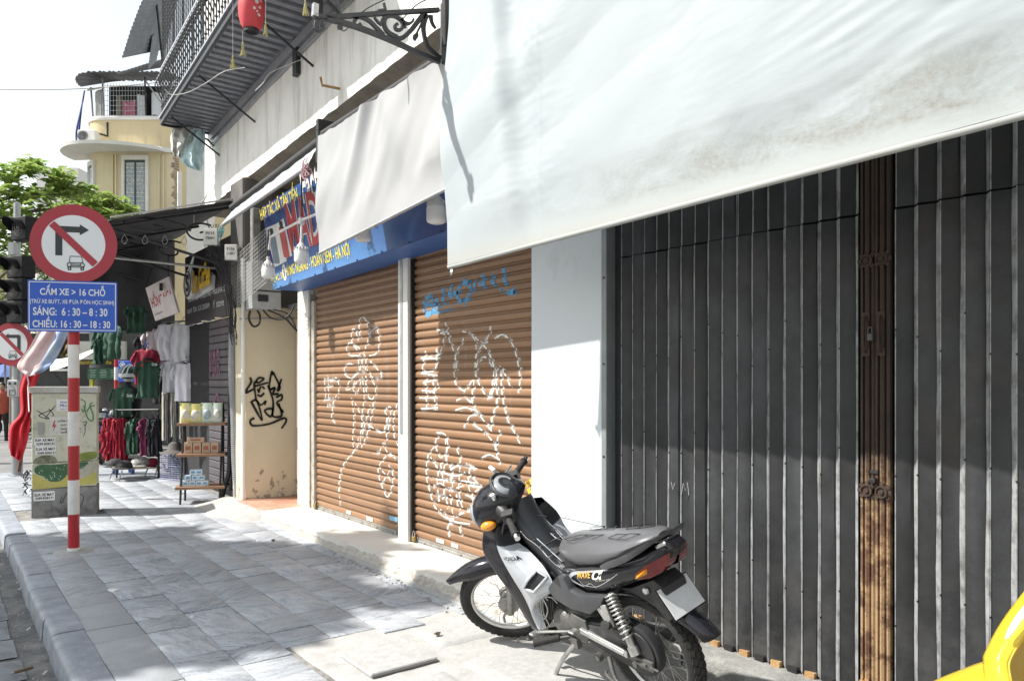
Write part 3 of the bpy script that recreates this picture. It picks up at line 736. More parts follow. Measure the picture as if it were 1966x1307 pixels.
def post_mat():
    t = NT('rust_post'); p = t.pos(); sep = t.n('SeparateXYZ'); t.l(p, sep.inputs[0])
    dark = t.mix(t.ramp(t.noise(9, 6, .7), [(.35, 0), (.68, 1)]), (.050, .030, .021), (.026, .018, .015))
    ochre = t.mix(t.ramp(t.noise(11, 7, .7), [(.44, 0), (.56, 1)]), (.33, .215, .115), (.12, .06, .034))
    ed = t.ramp(t.math('MULTIPLY', t.math('ADD', sep.outputs['Z'], t.math('MULTIPLY', t.noise(3.5, 6, .7), .9)), .25), [(1.28 / 4, 0), (1.62 / 4, 1)])
    t.color(t.mix(ed, ochre, dark)); t.rough(.8); t.bump(t.noise(100, 5, .7), .6, .01); return t.mat
M_post = post_mat()
gp = thing('gate_post', (3.33, 1.69, .09), 'rusty moulded iron closing post of the folding gate with flower rivets and lock', 'gate post')
for yc, m_ in ((1.6925, M_rustlight), (1.6255, M_rustlight)):
    q = MB(); rings = []
    w_ = .0325
    pr = [(-w_, .0), (-w_, -.030), (-w_ * .8, -.036), (-w_ * .6, -.034), (-w_ * .5, -.008), (-w_ * .4, -.008), (-w_ * .28, -.034), (0, -.041), (w_ * .28, -.036), (w_ * .4, -.008), (w_ * .52, -.008), (w_ * .62, -.034), (w_ * .94, -.034), (w_, -.02), (w_, 0)]
    for i in range(45):
        z = lerp(.10, 3.4, i / 44); rings.append([V((GX + b + .0015 * nz(z * 4, a * 80), yc + a, z)) for a, b in pr])
    q.loft(rings); q.build('post_half', M_post, gp, smooth=35)
    for z in (.135, 1.02, 2.05):
        q = MB(); Mx = basis(V((0, 1, 0)), V((0, 0, 1)), V((-1, 0, 0)))
        q.lathe([(.0, .012), (.010, .011), (.012, .004), (.020, .004), (.022, .011), (.027, .011), (.030, 0)], (GX - .037, yc, z), Mx, 14)
        for a in range(8): q.box((GX - .037, yc + .033 * math.cos(a * math.pi / 4), z + .033 * math.sin(a * math.pi / 4)), (.006, .018, .018), Matrix.Rotation(a * math.pi / 4, 3, 'X'))
        q.build('flower_rivet', M_rustlight if z < .5 else M_rustdark, gp, smooth=40)
q = MB(); q.bb((GX - .041, 1.642, 1.10), (GX - .034, 1.676, 1.115)); q.build('clasp', M_black, gp)
for yc in (1.695, 1.628):
    q = MB(); q.tube(spline([(GX - .036, yc, 1.80), (GX - .060, yc, 1.785), (GX - .064, yc, 1.72), (GX - .060, yc, 1.655), (GX - .036, yc, 1.64)], 5), .006, 8); q.box((GX - .038, yc, 1.80), (.008, .034, .035)); q.box((GX - .038, yc, 1.64), (.008, .034, .035)); q.build('pull_handle', M_rustdark, gp, smooth=40)
q = MB(); q.lathe([(.0, .02), (.014, .018), (.016, 0)], (GX - .038, 1.660, 1.07), basis(V((0, 1, 0)), V((0, 0, 1)), V((-1, 0, 0))), 12); q.build('lock_cylinder', M_black, gp, smooth=40)
pl = thing('padlock', (GX - .06, 1.69, 1.66), 'steel padlock hanging from the pull handles of the rusty gate post', 'padlock')
q = MB(); q.box((GX - .072, 1.660, 1.705), (.016, .026, .034)); q.build('body', mat('lock_steel', (.07, .07, .075), .45, .3), pl, bevel=.004)
q = MB(); q.tube(spline([(GX - .072, 1.652, 1.72), (GX - .072, 1.652, 1.742), (GX - .072, 1.660, 1.75), (GX - .072, 1.668, 1.742), (GX - .072, 1.668, 1.72)], 4), .003, 6); q.build('shackle', MATS['lock_steel'], pl, smooth=60)
# chalk scratches on the gate
q = MB()
for st in ([(548, 1030), (555, 1060), (562, 1035)], [(588, 1080), (596, 1035), (603, 1065), (612, 1032), (618, 1082)]):
    pts = [at(1020 + a * .4898, 420 + b * .4898, X=GX - .036) for a, b in st]; q.tube(pts, .0016, 4)
q.build('scratched_letters', mat('chalk', (.45, .46, .46), .9), gt_far)
# ================================================================== awnings
def awning_mat(name, col, stain=True, tint=(.70, .70, .67)):
    t = NT(name); p = t.pos(); sep = t.n('SeparateXYZ'); t.l(p, sep.inputs[0])
    c = t.mix(t.ramp(t.noise(1.6, 5, .6), [(.35, 0), (.7, 1)]), col, tint)
    if stain:
        zz = t.math('SUBTRACT', sep.outputs['Z'], 2.27); band = t.ramp(zz, [(.02, .0), (.08, 1.), (.18, .85), (.32, 0)])
        along = t.ramp(t.math('MULTIPLY', sep.outputs['Y'], .25), [(.05, 1.), (.55, .62), (.80, .12), (1., 0.)])
        blot = t.ramp(t.noise(1, 8, .72, t.scaled(p, (5, 3.2, 7)), .6), [(.36, 0), (.66, 1)])
        fine = t.ramp(t.noise(46, 5, .75), [(.25, .35), (.65, 1)])
        m = t.math('MULTIPLY', t.math('MULTIPLY', band, along), t.math('MULTIPLY', blot, fine))
        c = t.mix(t.math('MULTIPLY', m, .95), c, (.20, .165, .115))
        hem = t.ramp(zz, [(-.05, 1), (.02, .5), (.10, 0)]); c = t.mix(t.math('MULTIPLY', hem, .45), c, (.48, .45, .38))
    else:
        c = t.mix(t.math('MULTIPLY', t.ramp(t.noise(1, 7, .7, t.scaled(p, (4, 4, 1.2))), [(.55, 0), (.72, 1)]), .35), c, (.50, .485, .45))
    t.color(c); t.rough(.7); t.b.inputs['Specular IOR Level'].default_value = .25
    cr = t.math('ADD', t.noise(1, 4, .6, t.scaled(p, (20, 14, 60)), .8), t.math('MULTIPLY', t.noise(20, 5, .65), .6))
    t.bump(cr, .10, .006)
    tl = t.n('BsdfTranslucent'); mx = t.n('MixShader'); mx.inputs[0].default_value = .22
    if isinstance(c, tuple): tl.inputs[0].default_value = lin(c)
    else: t.l(c, tl.inputs[0])
    t.l(t.b.outputs[0], mx.inputs[1]); t.l(tl.outputs[0], mx.inputs[2]); t.l(mx.outputs[0], t.out.inputs['Surface'])
    return t.mat
M_awn = awning_mat('awning_sheet', (.455, .50, .52), True, (.42, .47, .49)); M_awn2 = awning_mat('awning_sheet_grey', (.47, .475, .48), False, (.43, .435, .44))
aw = thing('awning', (2.49, 2, 2.25), 'big pale awning sheet hanging before the folding gate, dirt-stained along its lower edge', 'awning')
AX = 2.49
def aw_bottom(y): return 2.222 + .0205 * (3.875 - y)
def aw_fn(u, v):
    y = lerp(3.875, -1.6, u); zb = aw_bottom(y); z = lerp(zb, 3.90, v); hang = v ** .7
    d = .045 * math.sin(math.pi * min(1, v * 1.02)) * (.6 + .4 * math.sin(y * 1.7 + .5))          # the sheet bellies
    s1 = y - 3.25 - .22 * (v - .4); d += .042 * math.exp(-(s1 / .07) ** 2) * hang - .03 * math.exp(-((s1 + .13) / .08) ** 2) * hang
    s2 = y - 1.93 - .5 * (v - .45); d += .030 * math.exp(-(s2 / .10) ** 2) * hang - .022 * math.exp(-((s2 - .17) / .1) ** 2) * hang
    s3 = y - 1.04 - .35 * (v - .3); d += .018 * math.exp(-(s3 / .12) ** 2)
    d += .012 * nz(y * 1.6 + v * 2.0, v * 3., 1.) + .0022 * nz(y * 5 + v * 6, v * 9, 5.) * (.35 + hang)
    rip = math.exp(-((y - 3.08) / .32) ** 2) + .9 * math.exp(-((y - 1.0) / .55) ** 2) + .5 * math.exp(-((y - 2.0) / .25) ** 2)
    dl = y - 2.98; wr = math.exp(-(max(0, dl) / .20) ** 2) * (1 if dl > 0 else math.exp(-(dl / .05) ** 2)); w2 = math.exp(-((y - 1.25) / .42) ** 2)
    d += .0065 * wr * (.25 + hang) * nz((z - dl * 1.5) * 27, dl * 5, 4.) + .0028 * w2 * nz(z * 30 + y * 6, y * 3, 9.) * min(1, v * 6) + .002 * rip * nz(y * 9, z * 30, 6.) * min(1, v * 6)
    d += .035 * math.sin(max(0, dl) * 4.2) * math.exp(-max(0, dl) * 1.2) * hang * (dl > 0) + .03 * max(0, nz(y * .9 + 3 * v, v * 1.7 + 3, 2.))
    d += .003 * math.exp(-((y - 2.98) / .006) ** 2) + .003 * math.exp(-((y - 1.34) / .006) ** 2)
    return V((AX - .004 - d * min(1, v * 5 + .12), y - .012 * math.sin(v * 9) * (1 if u == 0 else 0), z))
q = MB(); q.grid(380, 170, aw_fn); q.build('sheet', M_awn, aw, smooth=80)
q = MB(); rings = []
for i in range(90):
    y = lerp(3.88, -1.6, i / 89); zb = aw_bottom(y); rings.append([V((AX + .006 + .012 * math.cos(a), y, zb - .008 + (.014 + .002 * nz(y * 5, 1)) * math.sin(a))) for a in [k * math.pi / 5 for k in range(10)]])
q.loft(rings); q.build('hem_bar', M_awn, aw, smooth=60)
q = MB(); q.tube([(AX + .01, 3.95, 3.92), (AX + .01, -1.6, 4.03)], .03, 8); q.build('top_pipe', M_black, aw, smooth=60)
q = MB(); q.box((AX + .01, 3.845, aw_bottom(3.85) - .036), (.012, .03, .02)); q.tube(spline([(AX + .01, 3.845, 2.19), (AX + .004, 3.84, 2.175), (AX, 3.845, 2.16), (AX + .012, 3.85, 2.165)], 4), .004, 6); q.build('corner_hook', M_chrome, aw)
q = MB(); q.box((AX + .03, 3.94, 3.76), (.05, .045, .34)); q.box((AX + .06, 3.95, 3.56), (.10, .05, .14)); q.tube([(AX + .03, 3.95, 3.5), (AX + .14, 4.0, 3.62), (2.79, 4.05, 3.95)], .018, 6); q.build('end_bracket', M_black, aw, bevel=.006)

aw2 = thing('awning', (2.53, 4.9, 2.6), 'smaller grey-white awning sheet hanging over the blue sign', 'awning')
def aw2_fn(u, v):
    y = lerp(5.92, 3.80, u); zb = lerp(2.588, 2.735, u); z = lerp(zb, 3.555 + .012 * nz(y * 9, 4) * (v > .99), v)
    s = y - 4.55 - .45 * (v - .5); d = .03 * math.exp(-(s / .1) ** 2) * v + .02 * math.exp(-((y - 4.2 - .3 * (v - .5)) / .06) ** 2) * v
    d += .04 * math.sin(math.pi * v) * (.5 + .5 * math.sin(y * 2.2)) + .035 * nz(y * 1.9 + v, v * 2, 7.) + .008 * nz(y * 6 + 3 * v, v * 3, 3.) + .05 * math.exp(-((y - 5.35 + .6 * (v - .5)) / .09) ** 2) * v
    return V((2.53 - d * min(1, v * 4), y, z))
q = MB(); q.grid(120, 60, aw2_fn); q.build('sheet', M_awn2, aw2, smooth=80)
q = MB(); q.tube([(2.535, 5.93, 2.581), (2.535, 3.79, 2.728)], .012, 8); q.build('hem_bar', M_grey_metal, aw2, smooth=60)
q = MB(); q.tube([(2.60, 5.98, 3.59), (2.60, 3.8, 3.59)], .045, 10); q.build('roller', M_black, aw2, smooth=60)
q = MB(); q.box((2.60, 6.0, 3.55), (.11, .05, .16)); q.box((2.68, 6.01, 3.68), (.26, .05, .10)); q.box((2.58, 6.01, 3.42), (.07, .04, .13)); q.build('end_bracket', M_black, aw2, bevel=.006)
q = MB(); q.add([at(848, 282, X=2.515), at(860, 282, X=2.515), at(860, 330, X=2.515), at(850, 333, X=2.515), at(848, 328, X=2.515)], [(0, 1, 2, 3, 4)]); q.build('cloth_patch', M_awn, aw2)

aw3 = thing('awning', (2.8, 8, 3.4), 'narrow rolled white awning above the wire cage, left of the blue sign', 'awning')
def aw3_fn(u, v):
    y = lerp(8.67, 6.22, u); d = .01 * nz(y * 5, v * 3, 2.) + .006 * nz(y * 17, v * 9)
    return V((lerp(2.55, 2.66, v) - d, y, lerp(lerp(3.28, 3.385, u), lerp(3.45, 3.585, u), v) + .008 * nz(y * 9, 5.) * (v > .9)))
q = MB(); q.grid(70, 12, aw3_fn); q.build('sheet', M_awn, aw3, smooth=80)
q = MB(); q.tube([(2.555, 8.69, 3.272), (2.555, 6.21, 3.377)], .018, 8); q.build('hem_bar', M_grey_metal, aw3, smooth=60)
q = MB(); q.tube([(2.68, 8.67, 3.49), (2.68, 6.22, 3.62)], .05, 8); q.build('roller', M_black, aw3, smooth=60)
def string_knot(name, px, py, X, m, lab, n=14, s=.05):
    t_ = thing(name, at(px, py, X=X), lab, 'string'); q = MB(); c = at(px, py, X=X); rr = random.Random(px)
    for _ in range(n):
        a = c + V((rr.uniform(-s, s) * .4, rr.uniform(-s, s) * .5, rr.uniform(-s, s)))
        q.tube(spline([a, a + V((rr.uniform(-s, s) * .5, rr.uniform(-s, s), rr.uniform(-s, 0))), a + V((rr.uniform(-s, s) * .5, rr.uniform(-s, s), -s * rr.uniform(.5, 2)))], 3), .004, 5)
    q.build('cord', m, t_, smooth=60)
string_knot('tied_string', 586, 318, 2.52, mat('pink_string', (.55, .33, .36), .8), 'frayed pink string tied to the awning end above the bulb', 22, .06)
string_knot('tied_string', 425, 440, 2.53, mat('teal_string', (.12, .40, .42), .7), 'teal plastic string knotted below the narrow awning')

# ------------------------------------------------------------------ scrolled iron bracket (built in its own upright plane)
M_iron = mat('wrought_iron', (.035, .036, .040), .5, .35, col2=(.055, .056, .06), scale=14, bump=.2, bscale=70)
def bracket_pts(pts, Y, ox=600, oy=0, k=.14242):
    return [at(ox + a * k, oy + b * k, Y=Y) for a, b in pts]
br = thing('iron_bracket', (2.55, 4.05, 3.5), 'black scrolled wrought-iron bracket beside the top corner of the big awning', 'bracket')
BY = 4.05
def bar(pts, w, name, sm=True, th=.016):
    q = MB(); p = spline(bracket_pts(pts, BY), 6) if sm else bracket_pts(pts, BY)
    n = len(p); ws = w if not isinstance(w, list) else [lerp(w[0], w[1], i / (n - 1)) for i in range(n)]
    q.ribbon(p, ws, th, (0, 1, 0)); q.build(name, M_iron, br, smooth=50, bevel=0)
bar([(20, 225), (300, 235), (620, 210), (950, 185), (1700, 140)], .024, 'top_bar', False, .03)
bar([(180, 250), (600, 370), (1050, 545), (1450, 730), (1830, 880)], .026, 'brace', True, .03)
bar([(180, 250), (110, 245), (55, 290), (45, 370), (85, 420), (140, 390), (135, 345), (95, 340)], [.022, .016], 'scroll')
bar([(560, 250), (640, 235), (760, 285), (860, 380), (960, 480)], [.02, .026], 'scroll')
bar([(600, 240), (560, 300), (570, 360), (620, 385), (650, 350), (625, 315)], [.02, .013], 'scroll')
bar([(830, 235), (880, 300), (930, 340)], [.010, .016], 'leaf_stem'); bar([(960, 230), (930, 290), (935, 345)], .012, 'leaf_stem')
bar([(1140, 510), (1020, 440), (965, 340), (985, 245), (1070, 215), (1160, 250), (1215, 320), (1195, 400), (1130, 405), (1110, 350), (1150, 325)], [.028, .016], 'scroll')
bar([(1190, 260), (1240, 310), (1300, 325), (1350, 290), (1360, 255)], [.026, .008], 'leaf_stem'); bar([(1215, 320), (1260, 385)], [.02, .006], 'leaf_stem', False)
bar([(1100, 520), (1210, 515), (1320, 420), (1400, 320), (1470, 230), (1520, 180)], [.024, .032], 'scroll')
bar([(1520, 200), (1470, 320), (1415, 430), (1390, 470)], [.012, .008], 'leaf_stem'); q = MB(); p = bracket_pts([(1420, 440), (1425, 500), (1385, 560), (1350, 520), (1360, 470)], BY); q.prism([(a.x, a.z) for a in p], lambda a, b: (a, BY - .006, b), (0, .012, 0)); q.build('leaf', M_iron, br)
bar([(1540, 200), (1500, 330), (1500, 450), (1540, 600), (1620, 700), (1740, 790)], [.03, .02], 'scroll'); bar([(1590, 210), (1610, 310), (1660, 390)], [.026, .010], 'leaf_stem')
bar([(880, 160), (985, 145)], .018, 'lug', False, .03); bar([(985, 145), (960, 45)], .012, 'lug', False); bar([(340, 375), (400, 380)], .022, 'lug', False)
q = MB(); q.bb((2.555, BY - .02, 3.40), (2.585, BY + .02, 3.92)); q.build('upright', M_iron, br); q = MB(); q.bb((2.585, BY - .015, 3.86), (2.80, BY + .015, 3.90)); q.bb((2.585, BY - .015, 3.44), (2.62, BY + .015, 3.48)); q.tube([(2.60, BY, 3.46), (2.80, BY, 3.84)], .014, 6); q.bb((2.785, BY - .03, 3.80), (2.80, BY + .03, 4.02)); q.build('wall_tie', M_iron, br)
q = MB(); q.ribbon(bracket_pts([(40, 60), (30, 225)], BY), .03, .03, (0, 1, 0)); q.build('end_lug', M_grey_metal, br)

# ------------------------------------------------------------------ blue shop sign with its printed face
S_BL, S_BR, S_TL, S_TR = V((3.0, 8.28, 2.55)), V((3.0, 4.06, 2.645)), V((2.87, 8.28, 3.45)), V((2.87, 4.06, 3.60))
s_rx = (S_BR - S_BL).normalized(); s_n = s_rx.cross(S_TL - S_BL).normalized(); s_up = s_n.cross(s_rx)
def sign_mat():
    t = NT('sign_print'); p = t.pos(); sep = t.n('SeparateXYZ'); t.l(p, sep.inputs[0])
    gy = t.ramp(t.math('MULTIPLY', sep.outputs['Y'], .1), [(.48, (.008, .03, .16)), (.60, (.02, .09, .26)), (.72, (.012, .05, .24)), (.83, (.012, .016, .14))])
    swirl = t.ramp(t.noise(1, 4, .5, t.scaled(p, (1, 1.4, 2.4)), 1.5), [(.45, 0), (.62, 1)]); c = t.mix(t.math('MULTIPLY', swirl, .45), gy, (.05, .20, .46))
    bottom = t.ramp(t.math('SUBTRACT', sep.outputs['Z'], 2.5), [(.10, .8), (.38, 0)]); c = t.mix(t.math('MULTIPLY', bottom, t.ramp(t.math('MULTIPLY', sep.outputs['Y'], .1), [(.50, 0), (.66, 1)])), c, (.11, .27, .55))
    worn = t.ramp(t.noise(22, 7, .75), [(.70, 0), (.74, 1)]); c = t.mix(t.math('MULTIPLY', worn, .55), c, (.45, .52, .62))
    t.color(c); t.rough(.5); t.bump(t.noise(4, 3), .12, .02); return t.mat
sign = thing('shop_sign', (3.0, 6.2, 2.6), 'blue printed shop sign board with yellow and red lettering above the shutters', 'sign')
q = MB(); q.add([S_BL, S_BR, S_TR, S_TL], [(0, 1, 2, 3)]); bk = V((.03, 0, 0)); q.add([S_BL + bk, S_BR + bk, S_TR + bk, S_TL + bk], [(3, 2, 1, 0)])
q.add([S_BL, S_TL, S_TL + bk, S_BL + bk, S_BR, S_TR, S_TR + bk, S_BR + bk], [(0, 1, 2, 3), (4, 7, 6, 5), (1, 5, 6, 2)]); q.build('face', sign_mat(), sign)
q = MB(); q.add([S_BL + V((.002, 0, -.001)), S_BR + V((.002, 0, -.001)), V((3.36, 4.06, 2.645)), V((3.36, 8.28, 2.56))], [(0, 1, 2, 3)]); q.build('underside', mat('blue_sheet', (.045, .13, .40), .45, col2=(.06, .16, .45), scale=2, dirt=(.10, .16, .32), dirt_amt=.3), sign)
for k in range(9):
    p = S_BL.lerp(S_BR, (k + .5) / 9); q = MB(); q.box(p + V((-.004, 0, .008)), (.01, .02, .01)); q.build('clip', M_black, sign)
def hit(px, py, off=.0):
    d = ray(px, py); o = V((0, 0, CAM_H)); k = (S_BL - o).dot(s_n) / d.dot(s_n); p = o + d * k
    return p - s_n * off if s_n.dot(d) > 0 else p + s_n * off
def sz(a, b): return (420 + a * .26018, 280 + b * .26018)
n_out = s_n if s_n.x < 0 else -s_n
M_yell = mat('sign_yellow', (.78, .66, .10), .55); M_swhite = mat('sign_white', (.80, .80, .78), .55); M_sred = mat('sign_red', (.55, .05, .06), .55)
def sign_text(name, txt, bl, brp, hgt, m, **kw):
    a, b = hit(*sz(*bl)), hit(*sz(*brp)); rx = (b - a).normalized()
    return text(name, txt, sign, m, a + n_out * .003, rx, s_up, (b - a).length, hgt, lift=0., **kw)
sign_text('lettering', 'HỢP TÁC XÃ TÂN TIẾN', (318, 575), (592, 420), .22, M_yell, bold=.02)
sign_text('lettering', 'Fact', (628, 432), (755, 370), .34, M_swhite, bold=.02)
for dy, m_, bo, lf in ((0, M_swhite, .05, .0035), (0, M_sred, .012, .006)):
    a, b = hit(*sz(540, 790)), hit(*sz(775, 715)); text('lettering', 'MAD', sign, m_, a + n_out * lf, (b - a).normalized(), s_up, (b - a).length, .52, bold=bo, lift=0)
sign_text('lettering', 'ĐƯỢC: SỐ', (396, 1030), (490, 985), .13, M_yell, bold=.02)
sign_text('lettering', 'HÀNG NGANG - HOÀN KIẾM - HÀ NỘI', (503, 985), (975, 830), .20, M_yell, bold=.02)
sign_text('lettering', '0', (482, 1005), (508, 985), .18, M_swhite, bold=.03)
def sign_poly(name, pts, m, off):
    q = MB(); v = [hit(*sz(a, b)) + n_out * off for a, b in pts]; q.add(v, [tuple(range(len(v)))]); q.build(name, m, sign)
sign_poly('picture_panel', [(345, 610), (425, 575), (505, 850), (415, 895)], M_swhite, .0025); sign_poly('picture_panel', [(420, 580), (480, 535), (545, 810), (480, 840)], M_swhite, .003)
M_flask = mat('flask_grey', (.20, .24, .30), .5); M_flaskred = mat('flask_red', (.55, .10, .10), .5)
def flask(cx, top, bot, w, tilt, m, cap):
    pts = []
    for t_, ww in ((0, .5), (.10, .55), (.14, .4), (.2, .9), (.3, 1), (.92, 1), (1, .8)):
        y = lerp(top, bot, t_); x = cx + tilt * t_; pts.append((x, y, ww * w))
    sign_poly('flask_picture', [(x - h_ / 2, y) for x, y, h_ in pts] + [(x + h_ / 2, y) for x, y, h_ in pts[::-1]], m, .005)
    sign_poly('flask_cap', [(x - h_ / 2, y) for x, y, h_ in pts[:4]] + [(x + h_ / 2, y) for x, y, h_ in pts[:4][::-1]], cap, .0065)
flask(388, 610, 870, 46, 45, M_flask, M_ink); flask(458, 555, 825, 46, 48, M_flaskred, M_ink)

# ------------------------------------------------------------------ hanging lamps
M_bulb = mat('bulb_plastic', (.80, .80, .80), .35, rvar=.03); M_bulbneck = mat('bulb_neck', (.60, .60, .60), .5); M_whitepipe = mat('white_conduit', (.80, .79, .77), .5)
def bulb(px, py, X, r, lab, wire_top):
    c = at(px, py, X=X); t_ = thing('hanging_bulb', c, lab, 'light bulb', 'hanging led bulbs')
    q = MB(); q.lathe([(.0, -r * 1.55), (r * .6, -r * 1.53), (r * .92, -r * 1.38), (r, -r * 1.15), (r, 0), (r * .97, r * .1)], c, n=20); q.build('diffuser', M_bulb, t_, smooth=50)
    q = MB()
    q.lathe([(r * .96, r * .1), (r * .93, r * .35), (r * .58, r * 1.0), (r * .27, r * 1.35), (r * .25, r * 1.9)], c, n=20)
    for a in range(14):
        an = a * 2 * math.pi / 14; Mz = Matrix.Rotation(an, 3, 'Z')
        q.box(c + Mz @ V((r * .72, 0, r * .5)), (r * .5, r * .05, r * .45), Mz)
    q.build('heat_sink', M_bulbneck, t_, smooth=30)
    q = MB(); top = c + V((0, 0, wire_top)); q.tube([c + V((0, 0, r * 1.45)), c + V((.004, 0, wire_top * .5)), top], .007, 6); q.build('wire', M_black, t_, smooth=60)
    return c
b1 = bulb(515, 516, 2.80, .068, 'white led bulb hanging at the left corner of the blue sign', .42)
b2 = bulb(579, 485, 2.80, .070, 'white led bulb hanging in front of the red sign letters', .75)
b3 = bulb(838, 400, 2.80, .071, 'white led bulb half hidden under the smaller awning beside the big awning', .35)
b4 = bulb(697, 440, 2.80, .068, 'white led bulb peeking out below the smaller awning hem', .35)
rod = thing('conduit_rod', at(570, 430, X=2.80), 'thin white conduit rod that carries the hanging bulbs across the sign', 'conduit')
q = MB(); q.tube([at(519, 455, X=2.80), at(577, 424, X=2.80), at(615, 408, X=2.80), V((2.80, 4.4, 3.25))], .013, 8); q.build('rod', M_whitepipe, rod, smooth=60)
q = MB(); q.box(at(579, 424, X=2.80), (.05, .05, .06)); q.tube([at(519, 455, X=2.8), at(516, 480, X=2.8)], .012, 8); q.tube([at(579, 424, X=2.8), at(579, 460, X=2.8)], .012, 8); q.build('junction', M_whitepipe, rod, bevel=.004)

# ------------------------------------------------------------------ iron balcony
def bo(y): return 1.86 + .0514 * y
ZB = 5.0; Y0B, Y1B = 5.4, 10.9
M_corr = mat('corrugated_sheet', (.24, .25, .28), .55, .3, col2=(.30, .31, .34), scale=9, dirt=(.09, .09, .10), dirt_amt=.35, dscale=4)
M_rail = mat('rail_iron', (.045, .046, .052), .4, .4); M_railtop = mat('rail_pale', (.42, .43, .46), .4, .4)
balc = thing('balcony', (2.6, 8.2, ZB), 'black iron balcony with curled balusters and a corrugated steel floor', 'balcony')
prof = []; y = Y0B; k = 0
while y < Y1B:
    for dy, dz in ((0, 0), (.075, 0), (.085, .055), (.140, .055)): prof.append((y + dy, dz))
    y += .15
q = MB(); q.grid(len(prof), 2, lambda u, v: (lambda p: V((lerp(bo(p[0]) + .03, upx(p[0]) - .01, v), p[0], ZB + p[1])))(prof[round(u * (len(prof) - 1))])); q.build('floor_sheet', M_corr, balc)
q = MB(); q.ribbon([V((bo(Y0B), Y0B, ZB + .02)), V((bo(Y1B), Y1B, ZB + .02))], .07, .035, (1, 0, 0)); q.build('edge_beam', M_rail, balc)
q = MB(); q.ribbon([V((bo(Y0B) - .01, Y0B, ZB + .07)), V((bo(Y1B) - .01, Y1B, ZB + .07))], .022, .06, (1, 0, 0)); q.build('bottom_rail', M_railtop, balc)
q = MB(); q.ribbon([V((bo(Y1B), Y1B, ZB + .01)), V((upx(Y1B), Y1B, ZB + .01))], .06, .03, (0, 1, 0)); q.build('end_beam', M_rail, balc)
# one baluster: straight foot, collar, outward belly and curl
q = MB(); q.tube(spline([(0, 0, .08), (0, 0, .22), (-.004, 0, .30), (-.055, 0, .40), (-.085, 0, .475), (-.07, 0, .535), (-.03, 0, .54), (-.018, 0, .505), (-.04, 0, .485)], 5), .0085, 6); q.sphere((0, 0, .21), .017, 8, 5); q.sphere((-.03, 0, .51), .014, 8, 5); q.tube([(0, 0, .3), (0, 0, .72)], .007, 6)
bal_me = q.mesh('baluster', M_rail, smooth=60)
q = MB(); rings = []
for i in range(49):
    z = .70 + i * .045; a0 = i * .785; rings.append([V((.010 * math.cos(a0 + k * math.pi / 2), .010 * math.sin(a0 + k * math.pi / 2), z)) for k in range(4)])
q.loft(rings); bar_me = q.mesh('twisted_bar', M_rail)
y = 6.1
while y < Y1B:
    o = link('baluster', bal_me, balc); o.location = V((bo(y) - .01, y, ZB)) - ORIGIN[balc.name]
    o = link('twisted_bar', bar_me, balc); o.location = V((bo(y) + .01, y + .05, ZB)) - ORIGIN[balc.name]
    y += .115
q = MB(); q.ribbon([V((bo(Y0B), Y0B, ZB + .72)), V((bo(Y1B), Y1B, ZB + .72))], .03, .045, (1, 0, 0)); q.build('top_rail', M_railtop, balc)
for k in range(5):
    x = lerp(bo(Y1B), upx(Y1B), (k + .2) / 5.2); o = link('twisted_bar', bar_me, balc); o.location = V((x, Y1B, ZB)) - ORIGIN[balc.name]; o = link('baluster', bal_me, balc); o.location = V((x, Y1B, ZB)) - ORIGIN[balc.name]; o.rotation_euler = (0, 0, -R(90))
for y in (7.0, 8.9, 10.5):
    q = MB(); q.tube([V((bo(y) + .05, y, ZB - .01)), V((upx(y), y - .05, ZB - .42))], .012, 6); q.build('strut', M_rail, balc, smooth=60)
for y in (7.35,):
    q = MB(); q.bb((upx(y) - .05, y - .05, 4.62), (upx(y) + .05, y + .05, 5.0)); q.build('bracket_block', M_rail, balc)
q = MB(); q.ribbon([V((upx(5.4) - .03, 5.4, 4.93)), V((upx(10.9) - .03, 10.9, 4.93))], .09, .05, (1, 0, 0)); q.ribbon([V((upx(5.4) - .02, 5.4, 4.83)), V((upx(10.9) - .02, 10.9, 4.83))], .05, .03, (1, 0, 0)); q.build('wall_trim', M_railtop, balc)
q = MB(); q.bb((2.55, 6.0, 4.6), (2.60, 6.06, 6.4)); q.build('prop_post', M_rail, balc)
q = MB(); q.tube([at(625, 0, X=2.5), at(655, 30, X=2.7)], .018, 6); q.build('prop_brace', M_rail, balc)

# ------------------------------------------------------------------ paper lantern and tassels
lc = at(483, 20, D=6.6)
lan = thing('paper_lantern', lc, 'red ribbed paper lantern with white blossoms hanging below the balcony', 'lantern')
q = MB(); prof = []
for i in range(41):
    t_ = i / 40; rad = .045 + .067 * math.sin(math.pi * (t_ * .94 + .03)) ** .5; prof.append((rad + (.003 if i % 2 else -.002), lerp(-.17, .19, t_)))
q.lathe(prof, lc, n=28); q.build('paper_shell', mat('red_paper', (.62, .07, .085), .7, col2=(.55, .05, .06), scale=6), lan, smooth=70)
q = MB(); q.lathe([(.058, -.172), (.062, -.168), (.062, -.195), (.050, -.197), (.040, -.18), (.0, -.18)], lc, n=22); q.build('lower_ring', M_black, lan, smooth=40)
q = MB(); q.lathe([(.0, .21), (.055, .21), (.055, .18)], lc, n=20); q.tube([lc + V((0, 0, .2)), V((lc.x, lc.y, 5.0))], .003, 5); q.build('upper_ring', M_black, lan)
tocam = (V((0, 0, CAM_H)) - lc); tocam.z = 0; tocam.normalize(); side = V((-tocam.y, tocam.x, 0))
q = MB()
